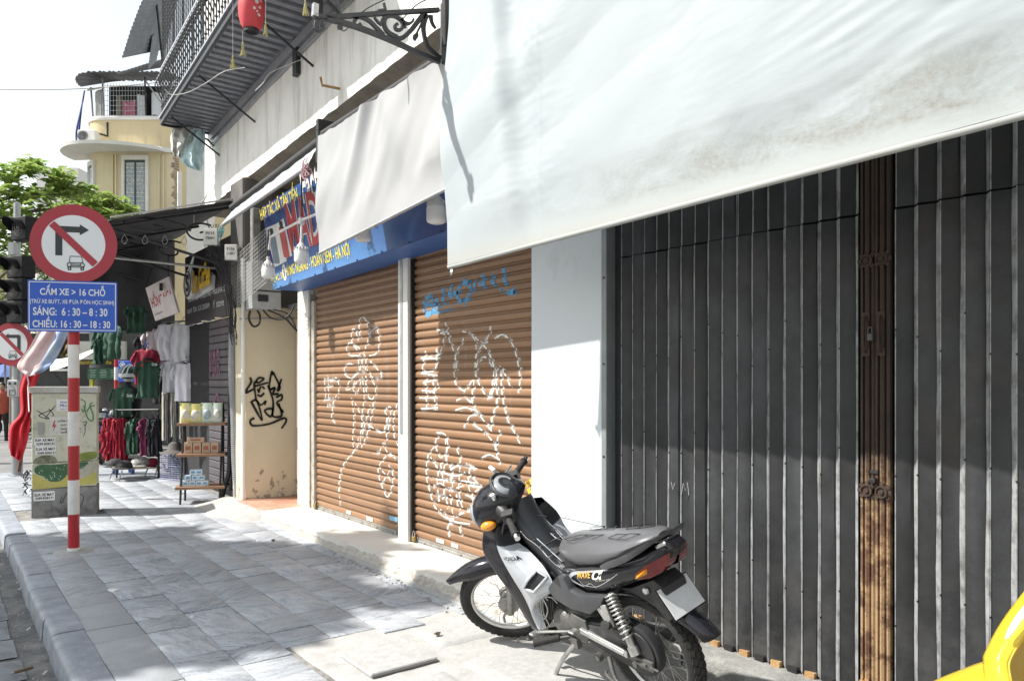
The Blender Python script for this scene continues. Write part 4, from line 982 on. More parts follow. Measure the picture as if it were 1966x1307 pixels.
for a, z, r_ in ((.35, .11, .012), (.55, .075, .013), (.38, .03, .017), (.62, -.01, .013), (.2, -.03, .012), (.6, -.075, .015), (.42, -.05, .009), (.7, .05, .01)):
    n_ = (tocam * math.cos(a) + side * math.sin(a) * 1); rad = .045 + .067 * math.sin(math.pi * ((z + .17) / .36 * .94 + .03)) ** .5 + .005
    c0 = lc + n_ * rad + V((0, 0, z)); sd = V((-n_.y, n_.x, 0))
    for p in range(5):
        an = p * 2 * math.pi / 5; pc = c0 + (sd * math.cos(an) + V((0, 0, 1)) * math.sin(an)) * r_ * .62
        q.add([pc + (sd * math.cos(t_) + V((0, 0, 1)) * math.sin(t_)) * r_ * .48 + n_ * .0005 for t_ in [j * math.pi / 3 for j in range(6)]], [(0, 1, 2, 3, 4, 5)])
q.build('blossom_print', mat('blossom_white', (.8, .74, .74), .7), lan)
M_tassel = mat('tassel_yellow', (.55, .50, .22), .8); M_string = mat('white_string', (.62, .62, .62), .7)
def tassel(px, py, D, zt, lab):
    c = at(px, py, D=D); t_ = thing('tassel', c, lab, 'tassel', 'yellow tassels below the balcony'); q = MB(); rr = random.Random(px)
    for _ in range(16): q.tube([c + V((0, 0, .06)), c + V((rr.uniform(-.012, .012), rr.uniform(-.012, .012), .02)), c + V((rr.uniform(-.03, .03), rr.uniform(-.03, .03), -.05))], .0022, 4)
    q.sphere(c + V((0, 0, .06)), .009, 6, 4); q.build('threads', M_tassel, t_)
    q = MB(); q.tube([c + V((0, 0, .06)), V((c.x, c.y, zt))], .0018, 4); q.build('string', M_string, t_)
tassel(466, 96, 6.6, lc.z - .18, 'yellow tassel hanging directly under the red lantern'); tassel(447, 122, 6.9, 5.0, 'yellow tassel on a long string left of the lantern'); tassel(510, 58, 6.5, 5.0, 'yellow tassel on a short string right of the lantern'); tassel(586, 18, 6.1, 5.0, 'yellow tassel near the balcony inner corner at the top')

# ------------------------------------------------------------------ meter boxes, cage and cables on the pier
def meter(px0, py0, px1, py1, D, lab, lines):
    a, b = at(px0, py1, D=D), at(px1, py0, D=D); rx = V((CS, -SN, 0)); up = V((0, 0, 1)); nn = -V((SN, CS, 0)); w = (b - a).dot(rx); hh = b.z - a.z
    t_ = thing('meter_box', a, lab, 'meter box'); q = MB(); Mx = basis(rx, -nn, up)
    q.box(a + rx * w / 2 + up * hh / 2 - nn * .05, (w, .10, hh), Mx); q.build('case', mat('box_plastic', (.66, .65, .60), .6, dirt=(.35, .34, .31), dirt_amt=.35, dscale=14), t_, bevel=.008, seg=2)
    for k, s_ in enumerate(lines): text('lettering', s_, t_, M_ink, a + rx * w * .2 + up * hh * (.62 - .3 * k) + nn * .001, rx, up, w * .6, hh * .17, bold=.02, lift=.002)
    return t_
meter(390, 438, 417, 470, 9.0, 'white meter box marked P035 734H under the narrow awning', ['P035', '734H'])
meter(431, 469, 455, 499, 9.0, 'white meter box marked P156 118H beside the wire cage', ['P156', '118H'])
cage = thing('wire_cage', (2.92, 8.7, 2.4), 'white welded wire mesh cage on the pier left of the blue sign', 'wire cage')
q = MB(); rows, cols = 13, 18
def cg(i, j): return V((2.90, lerp(9.22, 8.22, i / cols), lerp(lerp(2.43, 2.62, i / cols), lerp(3.06, 3.22, i / cols), j / rows)))
for i in range(cols + 1): q.tube([cg(i, 0), cg(i, rows)], .003, 4)
for j in range(rows + 1): q.tube([cg(0, j), cg(cols, j)], .003, 4)
q.build('wire_mesh', mat('cage_wire', (.55, .55, .54), .5, .4), cage)
q = MB()
for a in (cg(0, 0), cg(cols, 0), cg(0, rows), cg(cols, rows)): q.tube([a, a + V((.12, 0, 0))], .006, 5)
q.build('stand_off', M_grey_metal, cage)
mb = thing('electric_box', (3.0, 8.95, 2.38), 'grey electric meter cabinet with a small window below the sign corner', 'electric box')
ea, eb = at(484, 592, Y=8.85), at(540, 556, Y=8.85)
q = MB(); q.bb((ea.x, 8.85, ea.z), (eb.x, 9.12, 2.95)); q.build('case', mat('meter_grey', (.46, .48, .49), .5, .2, dirt=(.3, .3, .29), dirt_amt=.35), mb, bevel=.006)
q = MB(); q.bb((ea.x + .02, 8.842, ea.z + .21), (eb.x - .01, 8.849, ea.z + .225)); q.build('lid_seam', M_black, mb)
q = MB(); q.bb((ea.x + .07, 8.838, ea.z + .09), (ea.x + .19, 8.849, ea.z + .17)); q.build('window', M_ink, mb)
q = MB(); q.bb((3.42, 8.46, 2.40), (3.60, 8.95, 2.46)); q.build('shelf_angle', M_grey_metal, house)
def cable(name, pts, r, m, lab, n=8, group='cables on the shop front'):
    q = MB(); q.tube(spline(pts, n), r, 6); o = q.build(name, m, smooth=60); tag(o, lab, 'cable', group); return o
def cp(l, D): return [at(a, b, D=D) for a, b in l]
M_cable = mat('black_cable', (.02, .02, .022), .6); M_cableg = mat('grey_cable', (.30, .30, .31), .6); M_cablew = mat('white_cable', (.7, .69, .67), .6)
cable('cable_loop', cp([(480, 596), (478, 612), (486, 626), (497, 622), (499, 606), (494, 596)], 8.9), .014, M_cable, 'thick black cable coil below the grey meter cabinet')
cable('cable_loop', cp([(505, 595), (520, 610), (540, 613), (556, 603), (566, 585)], 8.8), .010, M_cable, 'black cable sagging below the meter cabinet')
cable('cable_loop', cp([(515, 595), (540, 606), (552, 615), (565, 630), (576, 642), (580, 655)], 8.8), .012, M_cable, 'black cable running down to the pier corner')
cable('cable_loop', cp([(525, 594), (548, 600), (560, 612), (572, 640)], 8.85), .008, M_cable, 'thin black cable beside the pier corner')
q = MB(); q.tube([at(460, 612, Y=9.1), at(565, 611, Y=9.1)], .012, 6); tag(q.build('iron_rod', M_grey_metal), 'horizontal iron rod across the top of the beige pier', 'rod')
rr = random.Random(11)
for k in range(14):
    a, b = rr.uniform(392, 410), rr.uniform(470, 500); c_, d_ = rr.uniform(440, 455), rr.uniform(560, 660)
    cable('service_wire', cp([(a, b - 60 * rr.random()), (a + 15, b + 8), (lerp(a, c_, .6) + rr.uniform(-6, 10), lerp(b, d_, .35)), (c_, d_), (446 + rr.uniform(-3, 3), 640)], 9.05), .004, M_cable, 'thin black service wire in the tangle beside the meter boxes')
for k in range(5):
    a = rr.uniform(405, 430)
    cable('service_wire', cp([(a, 430), (a - 12, 470 + 8 * k), (a + 8, 495 + 5 * k), (a + 30, 500), (a + 42, 478)], 9.02), .0035, M_cable, 'thin black wire looped round the marked meter boxes')
cable('service_wire', cp([(372, 430), (374, 408), (384, 394), (394, 380), (398, 372)], 9.4), .008, M_cablew, 'white cable rising over the corner shop canopy')
cable('conduit_hose', cp([(447, 640), (446, 720), (450, 800), (452, 880), (457, 950), (460, 962)], 9.35), .042, mat('ribbed_grey', (.34, .35, .36), .5, .1), 'thick ribbed grey conduit hose running down beside the beige pier', 14)
q = MB()
pts = spline(cp([(447, 640), (446, 720), (450, 800), (452, 880), (457, 950), (460, 962)], 9.35), 20)
for i in range(0, len(pts) - 1): q.tube([pts[i], pts[i].lerp(pts[i + 1], .5)], .049, 10)
hose = bpy.data.objects['conduit_hose']; q.build('rib', mat('ribbed_grey2', (.42, .43, .44), .45, .1), hose, smooth=30)
cable('rubber_pipe', cp([(424, 965), (432, 930), (440, 900), (441, 820), (443, 700), (445, 560)], 9.5), .03, M_cable, 'black pipe running up beside the ribbed conduit hose')
for l, m_, lab in (([(316, 172), (330, 182), (360, 178), (395, 160), (430, 138), (470, 130)], M_cablew, 'pale cable sagging below the balcony floor'), ([(490, 175), (505, 160), (520, 140), (565, 120), (600, 105), (640, 60)], M_cablew, 'white cable hanging from the balcony to the bracket')):
    cable('hanging_cable', cp(l, 7.5), .0035, m_, lab)
cable('hanging_cable', cp([(648, 0), (655, 30), (660, 60), (700, 20), (760, -10)], 5.0), .004, M_cable, 'thin black wire looped over the iron bracket')
cable('hanging_cable', cp([(770, 40), (800, 10), (830, -5)], 4.9), .004, M_cable, 'thin black wire rising beside the bracket root')
hook = thing('wall_hook', (upx(5.4), 5.4, 4.2), 'bent rusty hook standing out of the white fascia', 'hook'); hp = at(653, 171, X=upx(5.6))
q = MB(); q.tube([hp, hp + V((-.16, .02, 0)), hp + V((-.17, .03, .07))], .012, 6); q.build('rod', M_rustlight, hook, smooth=50)
# sack hung beneath the far end of the balcony
sk = thing('plastic_sack', at(362, 300, D=10.2), 'pale blue and white plastic sack hung below the far end of the balcony', 'sack')
def sack_sheet(Lp, Rp, m, sd):
    Ls, Rs = [spline([V((a, b, 0)) for a, b in e], 8) for e in (Lp, Rp)]; q = MB(); n = min(len(Ls), len(Rs))
    def f(u, v):
        i = round(v * (n - 1)); a = Ls[i].lerp(Rs[i], .5 + .5 * math.cos(u * 2 * math.pi)); dd = math.sin(u * 2 * math.pi) * (.05 + .09 * math.sin(math.pi * v)); k = u * 2 * math.pi
        return at(a.x / 3.112 + 2.2 * nz(math.cos(k) * 3, v * 5, sd) * (.3 + v), a.y / 3.112 + 2 * nz(math.cos(k) * 4, v * 3, sd + 5) * v, D=10.2 + dd + .03 * math.sin(k * 6 + 3 * v) + .06 * nz(k * 2.5, v * 6, sd))
    q.grid(48, n, f, cu=True); q.build('bag', m, sk, smooth=80)
sack_sheet([(1030, 765), (1018, 830), (1024, 900), (1050, 945)], [(1150, 765), (1150, 830), (1125, 890), (1085, 940)], mat('sack_grey', (.62, .61, .58), .6, col2=(.5, .49, .46), scale=6), 1)
sack_sheet([(1140, 775), (1085, 860), (1072, 930), (1100, 985), (1165, 1015)], [(1225, 775), (1225, 860), (1218, 920), (1215, 985), (1205, 1025)], mat('sack_blue', (.52, .72, .76), .7, col2=(.66, .78, .79), scale=5), 2)
q = MB(); q.tube([at(358, 270, D=10.3), at(362, 245, D=10.3)], .01, 5); q.build('tie', M_cable, sk)
q = MB(); q.tube([at(340, 245, D=10.2), at(398, 268, D=10.3), at(410, 280, D=10.4)], .014, 6); tag(q.build('iron_strut', M_rail), 'thin black iron strut under the far balcony corner', 'strut')
# ================================================================== traffic signs, signal, cabinet
M_red = mat('sign_red_film', (.36, .028, .045), .45, col2=(.32, .025, .04), scale=3, dirt=(.30, .05, .06), dirt_amt=.3); M_wfilm = mat('sign_white_film', (.70, .72, .74), .4, col2=(.67, .69, .71), scale=3, dirt=(.56, .57, .58), dirt_amt=.25)
M_bfilm = mat('sign_blue_film', (.018, .085, .46), .4, col2=(.022, .10, .50), scale=2); M_kfilm = mat('sign_black_film', (.028, .032, .036), .5)
M_pred = mat('post_red_paint', (.40, .016, .024), .35, col2=(.36, .014, .02), scale=9, dirt=(.26, .03, .03), dirt_amt=.3); M_pwhite = mat('post_white_paint', (.74, .73, .71), .4, dirt=(.52, .50, .46), dirt_amt=.35, dscale=5)
UP = V((0, 0, 1))
def disc_sign(root, c, rx, rad, arrow, plate_thick=.004):
    """prohibition disc with slash, turn arrow and car; c centre, rx direction to the reader's right"""
    nn = rx.cross(UP)                                  # towards the reader
    def P(a, b, off): return c + rx * a * rad + UP * b * rad + nn * off
    Mx = basis(rx, UP, nn)
    q = MB(); q.lathe([(.0, -.006), (rad * .97, -.006), (rad, -.002), (rad, .002), (.0, .002)], c, Mx, 56); d = q.build('disc', M_red, root, smooth=30)
    q = MB(); q.lathe([(rad * .725, .0), (rad * .725, .0040), (.0, .0040)], c, Mx, 56); q.build('white_field', M_wfilm, d)
    def flat(name, pts, m, off): q = MB(); q.add([P(a, b, off) for a, b in pts], [tuple(range(len(pts)))]); return q.build(name, m, d)
    s = arrow
    flat('arrow_stem', [(-.415 * s, -.30), (-.255 * s, -.30), (-.255 * s, .29), (-.415 * s, .29)], M_kfilm, .0055)
    flat('arrow_arm', [(-.415 * s, .29), (-.415 * s, .36), (-.36 * s, .44), (.14 * s, .44), (.14 * s, .29)], M_kfilm, .0055)
    flat('arrow_head', [(.14 * s, .50), (.35 * s, .365), (.14 * s, .225)], M_kfilm, .0055)
    w = .085; k = .7071; e = .70
    flat('slash', [(-e * k - w * k, e * k - w * k), (-e * k + w * k, e * k + w * k), (e * k + w * k, -e * k + w * k), (e * k - w * k, -e * k - w * k)], M_red, .008)
    cx, cy = .05, -.5
    q = MB()
    def ln(pts, r_=.012, cl=False):
        p = [P(cx + a, cy + b, .0065) for a, b in pts]; q.ribbon(p + ([p[0]] if cl else []), r_ * rad * 1.6, .001, nn)
    ln([(-.15, .02), (-.13, .19), (.13, .19), (.16, .02)]); ln([(-.19, .0), (-.19, -.08), (.19, -.08), (.19, 0), (.15, .03), (-.15, .03), (-.19, 0)]); ln([(-.17, -.09), (-.17, -.15), (-.12, -.15), (-.12, -.09)], .02); ln([(.17, -.09), (.17, -.15), (.12, -.15), (.12, -.09)], .02); ln([(-.1, -.01), (.1, -.01)]); ln([(-.1, -.045), (.1, -.045)])
    for sx in (-1, 1): ln([(sx * .15 + .045 * math.cos(t_), -.02 + .05 * math.sin(t_)) for t_ in [j * math.pi / 4 for j in range(9)]])
    q.build('car_symbol', M_kfilm, d)
    return d
sp = V((.98, 7.70, 0)); srx = V((math.cos(R(24)), -math.sin(R(24)), 0)); snn = srx.cross(UP)
ts = thing('traffic_sign', sp, 'round no-right-turn sign with blue times plate on a red and white banded post', 'traffic sign')
zs_ = [0, .035, .335, .64, .945, 1.25, 1.55, 1.845, 2.15, 2.45, 3.0]
for k in range(10):
    q = MB(); q.lathe([(.0465, zs_[k]), (.0465, zs_[k + 1])], sp, n=24); q.build('post_band', M_pwhite if k % 2 == 0 else M_pred, ts, smooth=50)
q = MB(); q.lathe([(.052, 0), (.052, .03), (.0475, .036)], sp, n=24); q.build('post_collar', M_pwhite, ts, smooth=50)
dc = sp + snn * .062 + V((0, 0, 2.735)) + srx * .02; disc_sign(ts, dc, srx, .352, 1)
pc = sp + snn * .068 + V((0, 0, 2.182)) + srx * .015; PWD, PHT = .715, .45
q = MB(); Mx = basis(srx, UP, snn); q.box(pc, (PWD, PHT, .004), Mx); plate = q.build('plate', M_bfilm, ts)
q = MB()
for a, b in (((-1, -1), (1, -1)), ((1, -1), (1, 1)), ((1, 1), (-1, 1)), ((-1, 1), (-1, -1))):
    q.ribbon([pc + srx * a[0] * PWD * .482 + UP * a[1] * PHT * .465 + snn * .003, pc + srx * b[0] * PWD * .482 + UP * b[1] * PHT * .465 + snn * .003], .007, .001, snn)
q.build('plate_border', M_wfilm, plate)
def ptext(s, x0, x1, yb, yt, bold=.01):
    a = lambda x, y: pc + srx * ((x - 632) / 695 * PWD) + UP * (-(y - 915) / 420 * PHT) + snn * .0032
    text('lettering', s, plate, M_wfilm, a(x0, yb), srx, UP, (x1 - x0) / 695 * PWD, (yb - yt) / 420 * PHT, bold=bold, lift=0)
ptext('CẤM XE > 16 CHỖ', 378, 885, 826, 738, .02); ptext('(TRỪ XE BUÝT, XE ĐƯA ĐÓN HỌC SINH)', 303, 955, 905, 850, .012)
ptext('SÁNG:  6 : 30 – 8 : 30', 326, 903, 993, 912, .02); ptext('CHIỀU: 16 : 30 – 18 : 30', 322, 925, 1092, 1000, .02)
q = MB(); q.box(pc - snn * .012, (.12, .04, .012), Mx); q.box(dc - snn * .012 - UP * .1, (.12, .04, .012), Mx); q.box(dc - snn * .012 + UP * .15, (.12, .04, .012), Mx); q.build('clamp', M_grey_metal, ts)

# second sign, push button and signal head on a grey pole at the crossing
M_galv = mat('galvanised', (.36, .37, .38), .45, .7, col2=(.30, .31, .32), scale=5, dirt=(.22, .21, .20), dirt_amt=.3)
tp = V((1.06, 14.65, 0)); rx2 = V((CS, -SN, 0)); n2 = rx2.cross(UP)
sg = thing('traffic_signal', tp, 'grey signal pole with unlit three-lens light, countdown box and no-left-turn sign', 'traffic light')
q = MB(); q.lathe([(.13, -.02), (.13, .012), (.08, .02), (.078, .6), (.074, 2.6), (.05, 2.7), (.05, 4.45), (.0, 4.47)], tp, n=20); q.build('pole', M_galv, sg, smooth=40)
q = MB(); q.box(tp + n2 * .09 + UP * 1.42, (.17, .06, .27), basis(rx2, n2, UP)); bx_ = q.build('push_button_box', mat('button_box', (.48, .49, .49), .5), sg, bevel=.008)
q = MB(); q.lathe([(.0, .008), (.02, .008), (.022, 0)], tp + n2 * .12 + UP * 1.50 - rx2 * .04, basis(rx2, UP, n2), 10); q.lathe([(.0, .008), (.02, .008), (.022, 0)], tp + n2 * .12 + UP * 1.50 + rx2 * .045, basis(rx2, UP, n2), 10); q.build('button', M_kfilm, bx_)
q = MB()
for a, b in (((-1, -1), (1, -1)), ((1, -1), (1, 1)), ((1, 1), (-1, 1)), ((-1, 1), (-1, -1))): q.ribbon([tp + n2 * .122 + UP * (1.35 + a[1] * .04) + rx2 * a[0] * .045, tp + n2 * .122 + UP * (1.35 + b[1] * .04) + rx2 * b[0] * .045], .01, .002, n2)
q.build('button_mark', M_kfilm, bx_)
text('pole_mark', 'C5', sg, M_ink, tp + n2 * .079 + UP * .66 - rx2 * .06, rx2, UP, .13, .09, bold=.02, lift=.004)
disc_sign(sg, tp + n2 * .13 + UP * 2.135 + rx2 * .0, rx2, .35, -1)
M_sig = mat('signal_black', (.010, .010, .012), .6, bump=.1, spec=.25); M_lens = mat('signal_lens', (.018, .018, .02), .25, bump=.6, bscale=190)
def lens(root, c, rad, dr):
    Mx = basis(V((dr.y, -dr.x, 0)) * -1, UP, dr)
    q = MB(); q.lathe([(.0, .03), (rad * .7, .018), (rad, .0)], c, Mx, 22); q.build('lens', M_lens, root, smooth=40)
    q = MB(); rings = []
    for i in range(15):
        a = lerp(-.25, math.pi + .25, i / 14); ln_ = .06 + .16 * max(0, math.sin(max(0, min(math.pi, a)))) ** .6; e = Mx @ V((math.cos(a), math.sin(a), 0))
        rings.append([c + e * rad * 1.02, c + e * rad * 1.05 + dr * ln_, c + e * rad * 1.08 + dr * ln_, c + e * rad * 1.08])
    q.loft(rings); q.build('visor', M_sig, root, smooth=40)
td = (n2 + rx2 * -.45).normalized(); trx = V((-td.y, td.x, 0)); trx = trx if trx.dot(rx2) > 0 else -trx
hc = tp + n2 * .16 + rx2 * .17
for k, z in enumerate((3.37, 3.01, 2.65)):
    q = MB(); q.box(hc + UP * z, (.40, .22, .352), basis(trx, -td, UP)); hs_ = q.build('lamp_housing', M_sig, sg, bevel=.012); lens(hs_, hc + UP * (z - .01) + td * .112 - trx * .02, .135, td)
ct = hc + UP * 3.98 + trx * .08
q = MB(); q.box(ct, (.38, .2, .37), basis(trx, -td, UP)); cd = q.build('countdown_box', M_sig, sg, bevel=.012); lens(cd, ct + td * .102, .14, td)
text('digits', '88', cd, mat('unlit_digits', (.10, .10, .10), .5), ct + td * .135 - trx * .09 - UP * .07, trx, UP, .17, .15, bold=-.01, lift=.004)
q = MB(); q.box(tp + UP * 3.68 + n2 * .1, (.09, .12, .2), basis(rx2, -n2, UP)); q.build('bracket', M_galv, sg)
for z in (2.66, 2.33):
    q = MB(); q.tube([tp + UP * z - rx2 * .1, tp + UP * z - rx2 * .62 + n2 * .05], [.13, .11], 14); q.build('side_visor', M_sig, sg, smooth=40)
q = MB(); q.box(tp + UP * 2.5 - rx2 * .16, (.2, .2, .7), basis(rx2, -n2, UP)); q.build('side_housing', M_sig, sg, bevel=.01)
# ------------------------------------------------------------------ street cabinet
ca = V((.85, 9.94, 0)); crx = V((.63, -.14, 0)).normalized(); cnn = crx.cross(UP); CW, CHT, CDP = .648, 1.465, .36; Mc = basis(crx, -cnn, UP)
M_cab = mat('cabinet_paint', (.56, .56, .46), .6, col2=(.48, .485, .37), scale=5, dirt=(.20, .20, .15), dirt_amt=.37, dscale=7, bump=.15)
M_cablid = mat('cabinet_lid', (.50, .50, .47), .5, dirt=(.22, .18, .13), dirt_amt=.35, dscale=6); M_cbase = mat('cabinet_base', (.26, .26, .255), .9, dirt=(.05, .05, .05), dirt_amt=.45, dscale=5, bump=.6)
cab = thing('electrical_cabinet', ca + crx * CW / 2, 'painted street electrical cabinet with stickers and graffiti behind the banded post', 'electrical cabinet')
def cbox(name, x0, x1, z0, z1, m, par=None, out=0., dep=CDP, bev=.006):
    q = MB(); q.box(ca + crx * (x0 + x1) / 2 + UP * (z0 + z1) / 2 - cnn * (dep / 2 - out), (x1 - x0, dep, z1 - z0), Mc); return q.build(name, m, par or cab, bevel=bev)
cbox('plinth', 0, CW, -.02, .315, M_cbase); cbox('lower_door', .005, CW - .005, .322, .605, M_cab, out=.002); cbox('upper_door', .005, CW - .005, .612, 1.388, M_cab, out=.002); cbox('lid', -.015, CW + .012, 1.392, 1.465, M_cablid, out=.018, dep=CDP + .036)
cbox('core', .012, CW - .012, .3, 1.4, M_black, out=-.012, bev=0)
def cz(x, y): return (x - 192) / 414 * CW, 1.465 - (y - 398) / (1222 - 398) * 1.465          # enlarged-view coordinates to metres on the front
def cpt(x, z, off): return ca + crx * x + UP * z + cnn * off
def cflat(name, pts, m, off=.004, par=None):
    q = MB(); q.add([cpt(*cz(*p), off) for p in pts], [tuple(range(len(pts)))]); return q.build(name, m, par or cab)
def smoothpoly(pts, n=5): return [(p.x, p.y) for p in spline([V((a, b, 0)) for a, b in pts], n, True)]
cflat('yellow_paint', [(200, 945), (240, 960), (300, 1000), (380, 985), (430, 960), (500, 975), (600, 950), (604, 1030), (200, 1048)], mat('mural_yellow', (.50, .45, .12), .7, dirt=(.3, .3, .18), dirt_amt=.4, dscale=9), .0035)
cflat('green_paint', smoothpoly([(212, 925), (240, 893), (330, 895), (430, 890), (545, 885), (530, 920), (480, 935), (420, 965), (370, 1000), (310, 1000), (260, 965), (225, 950)]), mat('mural_green', (.04, .12, .05), .6, dirt=(.12, .2, .1), dirt_amt=.35, dscale=12), .0045)
cflat('green_paint', smoothpoly([(500, 830), (600, 822), (600, 860), (540, 878), (500, 870)]), mat('mural_olive', (.22, .27, .05), .7, dirt=(.1, .13, .04), dirt_amt=.4, dscale=12), .004)
cflat('grey_paint', smoothpoly([(500, 940), (560, 890), (604, 880), (604, 930), (550, 975), (505, 990)]), mat('mural_grey', (.42, .41, .33), .7, dirt=(.25, .25, .2), dirt_amt=.4, dscale=12), .0055)
cflat('dark_moss', smoothpoly([(210, 860), (260, 835), (330, 840), (350, 880), (280, 888), (215, 884)]), mat('moss_dark', (.10, .12, .06), .85, dirt=(.3, .3, .24), dirt_amt=.5, dscale=16), .0038)
rr = random.Random(5); q = MB()
for _ in range(60):
    x, y = rr.uniform(235, 520), rr.uniform(900, 990); r_ = rr.uniform(1.2, 3.6); q.add([cpt(*cz(x + r_ * math.cos(a), y + r_ * math.sin(a)), .0062) for a in [k * math.pi / 3 for k in range(6)]], [tuple(range(6))])
tag(q.build('paint_dots', M_wfilm, cab), kind='stuff')
def csticker(x0, y0, x1, y1, m=M_sticker, off=.005): return cflat('sticker', [(x0, y1), (x1, y1), (x1, y0), (x0, y0)], m, off)
def ctext(s, par, x0, x1, yb, yt, m=M_ink, bold=.02, off=.0075):
    a = cz(x0, yb); b = cz(x1, yt); text('lettering', s, par, m, cpt(a[0], a[1], off), crx, UP, b[0] - a[0], b[1] - a[1], bold=bold, lift=0)
s1 = csticker(211, 720, 342, 772); ctext('SUA XE MAY', s1, 216, 338, 745, 728); ctext('0389.8383.91', s1, 224, 336, 768, 753)
s1 = csticker(218, 774, 346, 830, off=.0058); ctext('SUA XE MAY', s1, 222, 342, 803, 784); ctext('0389.8383.91', s1, 230, 342, 826, 811)
s1 = csticker(207, 1062, 338, 1120); ctext('SUA XE MAY', s1, 212, 334, 1092, 1072); ctext('0389.8383.91', s1, 218, 330, 1112, 1096)
s1 = csticker(347, 478, 470, 555, off=.006); ctext('TRẠM ĐIỆN', s1, 370, 455, 505, 490, mat('print_blue', (.05, .08, .35), .6)); ctext('PILLAR', s1, 372, 455, 527, 510, MATS['print_blue']); ctext('KHÔNG ĐỖ XE', s1, 372, 450, 545, 536, MATS['print_blue'], .0)
s1 = csticker(305, 588, 510, 708, mat('warning_plate', (.62, .62, .58), .55, dirt=(.45, .43, .36), dirt_amt=.3), .0065)
for s_, y in (('CẤM LẠI GẦN', 626), ('CÓ ĐIỆN', 653), ('NGUY HIỂM', 675), ('CHẾT NGƯỜI', 697)): ctext(s_, s1, 355 + (20 if 'C' != s_[0] or s_[1] != 'Ấ' else 0), 500 - (30 if s_ == 'CÓ ĐIỆN' else 0), y, y - 18, off=.009)
cflat('bolt_symbol', [(335, 612), (322, 655), (335, 652), (325, 690), (348, 640), (335, 643), (342, 612)], mat('warning_red', (.5, .06, .05), .6), .009, s1)
cbox('latch', .065, .125, .93, 1.06, mat('latch_grey', (.36, .37, .37), .5, .3), out=.018, dep=.03, bev=.003)
q = MB()
for st in ([(500, 480), (530, 500), (520, 560), (505, 540)], [(520, 520), (545, 600), (575, 620), (580, 580), (560, 520), (575, 500)], [(540, 560), (560, 530), (590, 520)]):
    a = stroke_on(lambda x, z: cpt(x, z, .0052), [cz(*p) for p in st], .016); q.add(a.v, a.f)
q.build('green_graffiti', mat('graffiti_green', (.10, .26, .12), .7), cab)
q = MB()
for st in ([(525, 640), (530, 680), (520, 720)], [(515, 630), (540, 625), (530, 650)], [(300, 540), (330, 580), (280, 600), (340, 520)], [(380, 1100), (375, 1140), (400, 1130)], [(385, 1130), (420, 1080), (430, 1190)], [(495, 1090), (520, 1110), (500, 1180)], [(230, 550), (300, 600), (240, 580), (330, 540)]):
    a = stroke_on(lambda x, z: cpt(x, z, .0052), [cz(*p) for p in st], .008); q.add(a.v, a.f)
q.build('black_scribble', M_ink, cab)
q = MB(); rr = random.Random(8)
for k in range(40):
    a = ca + V((-.02, .05, .42)) + V((rr.uniform(-.05, .02), rr.uniform(-.05, .05), rr.uniform(-.16, .12))); q.tube([a, a + V((rr.uniform(-.04, .04), rr.uniform(-.03, .03), rr.uniform(-.06, .02)))], .006, 4)
tag(q.build('rag', M_black), 'dark knotted rag tied at the side of the electrical cabinet', 'rag')
# ------------------------------------------------------------------ cloths behind the cabinet
def cloth(name, outline, D, m, lab, cat, zoom=(0, 620, .30602), amp=.05, nu=26, rows=None, split=None):
    """hanging cloth between a left and a right edge given as matching point lists"""
    Lp, Rp = outline; Ls = spline([V((a, b, 0)) for a, b in Lp], 8); Rs = spline([V((a, b, 0)) for a, b in Rp], 8); q = MB(); nv = min(len(Ls), len(Rs))
    def f(u, v):
        i = round(v * (nv - 1)); a = Ls[i].lerp(Rs[i], u); fold = amp * math.sin(u * 14 + v * 4) * .5 + amp * nz(u * 4, v * 5, D)
        return at(zoom[0] + a.x * zoom[2], zoom[1] + a.y * zoom[2], D=D + fold)
    q.grid(nu, nv, f)
    if split is not None:
        q.m = [0 if (k // (nv - 1)) / (nu - 1) < split else 1 for k in range(len(q.f))]
    o = q.build(name, m, smooth=70); md = o.modifiers.new('thickness', 'SOLIDIFY'); md.thickness = .006; tag(o, lab, cat); return o
cloth('umbrella_cloth', ([(245, 40), (180, 160), (110, 265), (150, 315), (185, 332)], [(440, 40), (400, 130), (345, 235), (280, 300), (192, 330)]), 9.6, [mat('pink_cloth', (.62, .44, .44), .8, col2=(.66, .52, .52), scale=3), mat('faded_blue_cloth', (.20, .30, .52), .8, col2=(.45, .52, .62), scale=5)], 'drooping pink and faded blue cloth behind the blue times plate', 'cloth', split=.62)
cloth('red_flag', ([(150, 300), (120, 420), (130, 560), (64, 650), (60, 760), (70, 830)], [(255, 300), (215, 420), (195, 560), (190, 650), (165, 770), (130, 870)]), 11.4, mat('red_cloth', (.52, .012, .025), .75, col2=(.42, .01, .02), scale=4), 'long red flag hanging in folds beside the grey signal pole', 'flag')
q = MB(); q.tube(spline([at(52, 720, D=9.6), at(55, 735, D=9.6), at(54, 745, D=9.6), at(56, 790, D=9.4)], 5), .008, 6); tag(q.build('white_cord', M_cablew), 'white cord hanging from the pink cloth to the cabinet', 'cord')
q = MB(); q.tube([at(70, 690, D=12), at(36, 905, D=12)], .03, 7); tag(q.build('bamboo_pole', mat('bamboo_brown', (.12, .06, .04), .7)), 'dark leaning flag stick behind the red flag', 'stick')
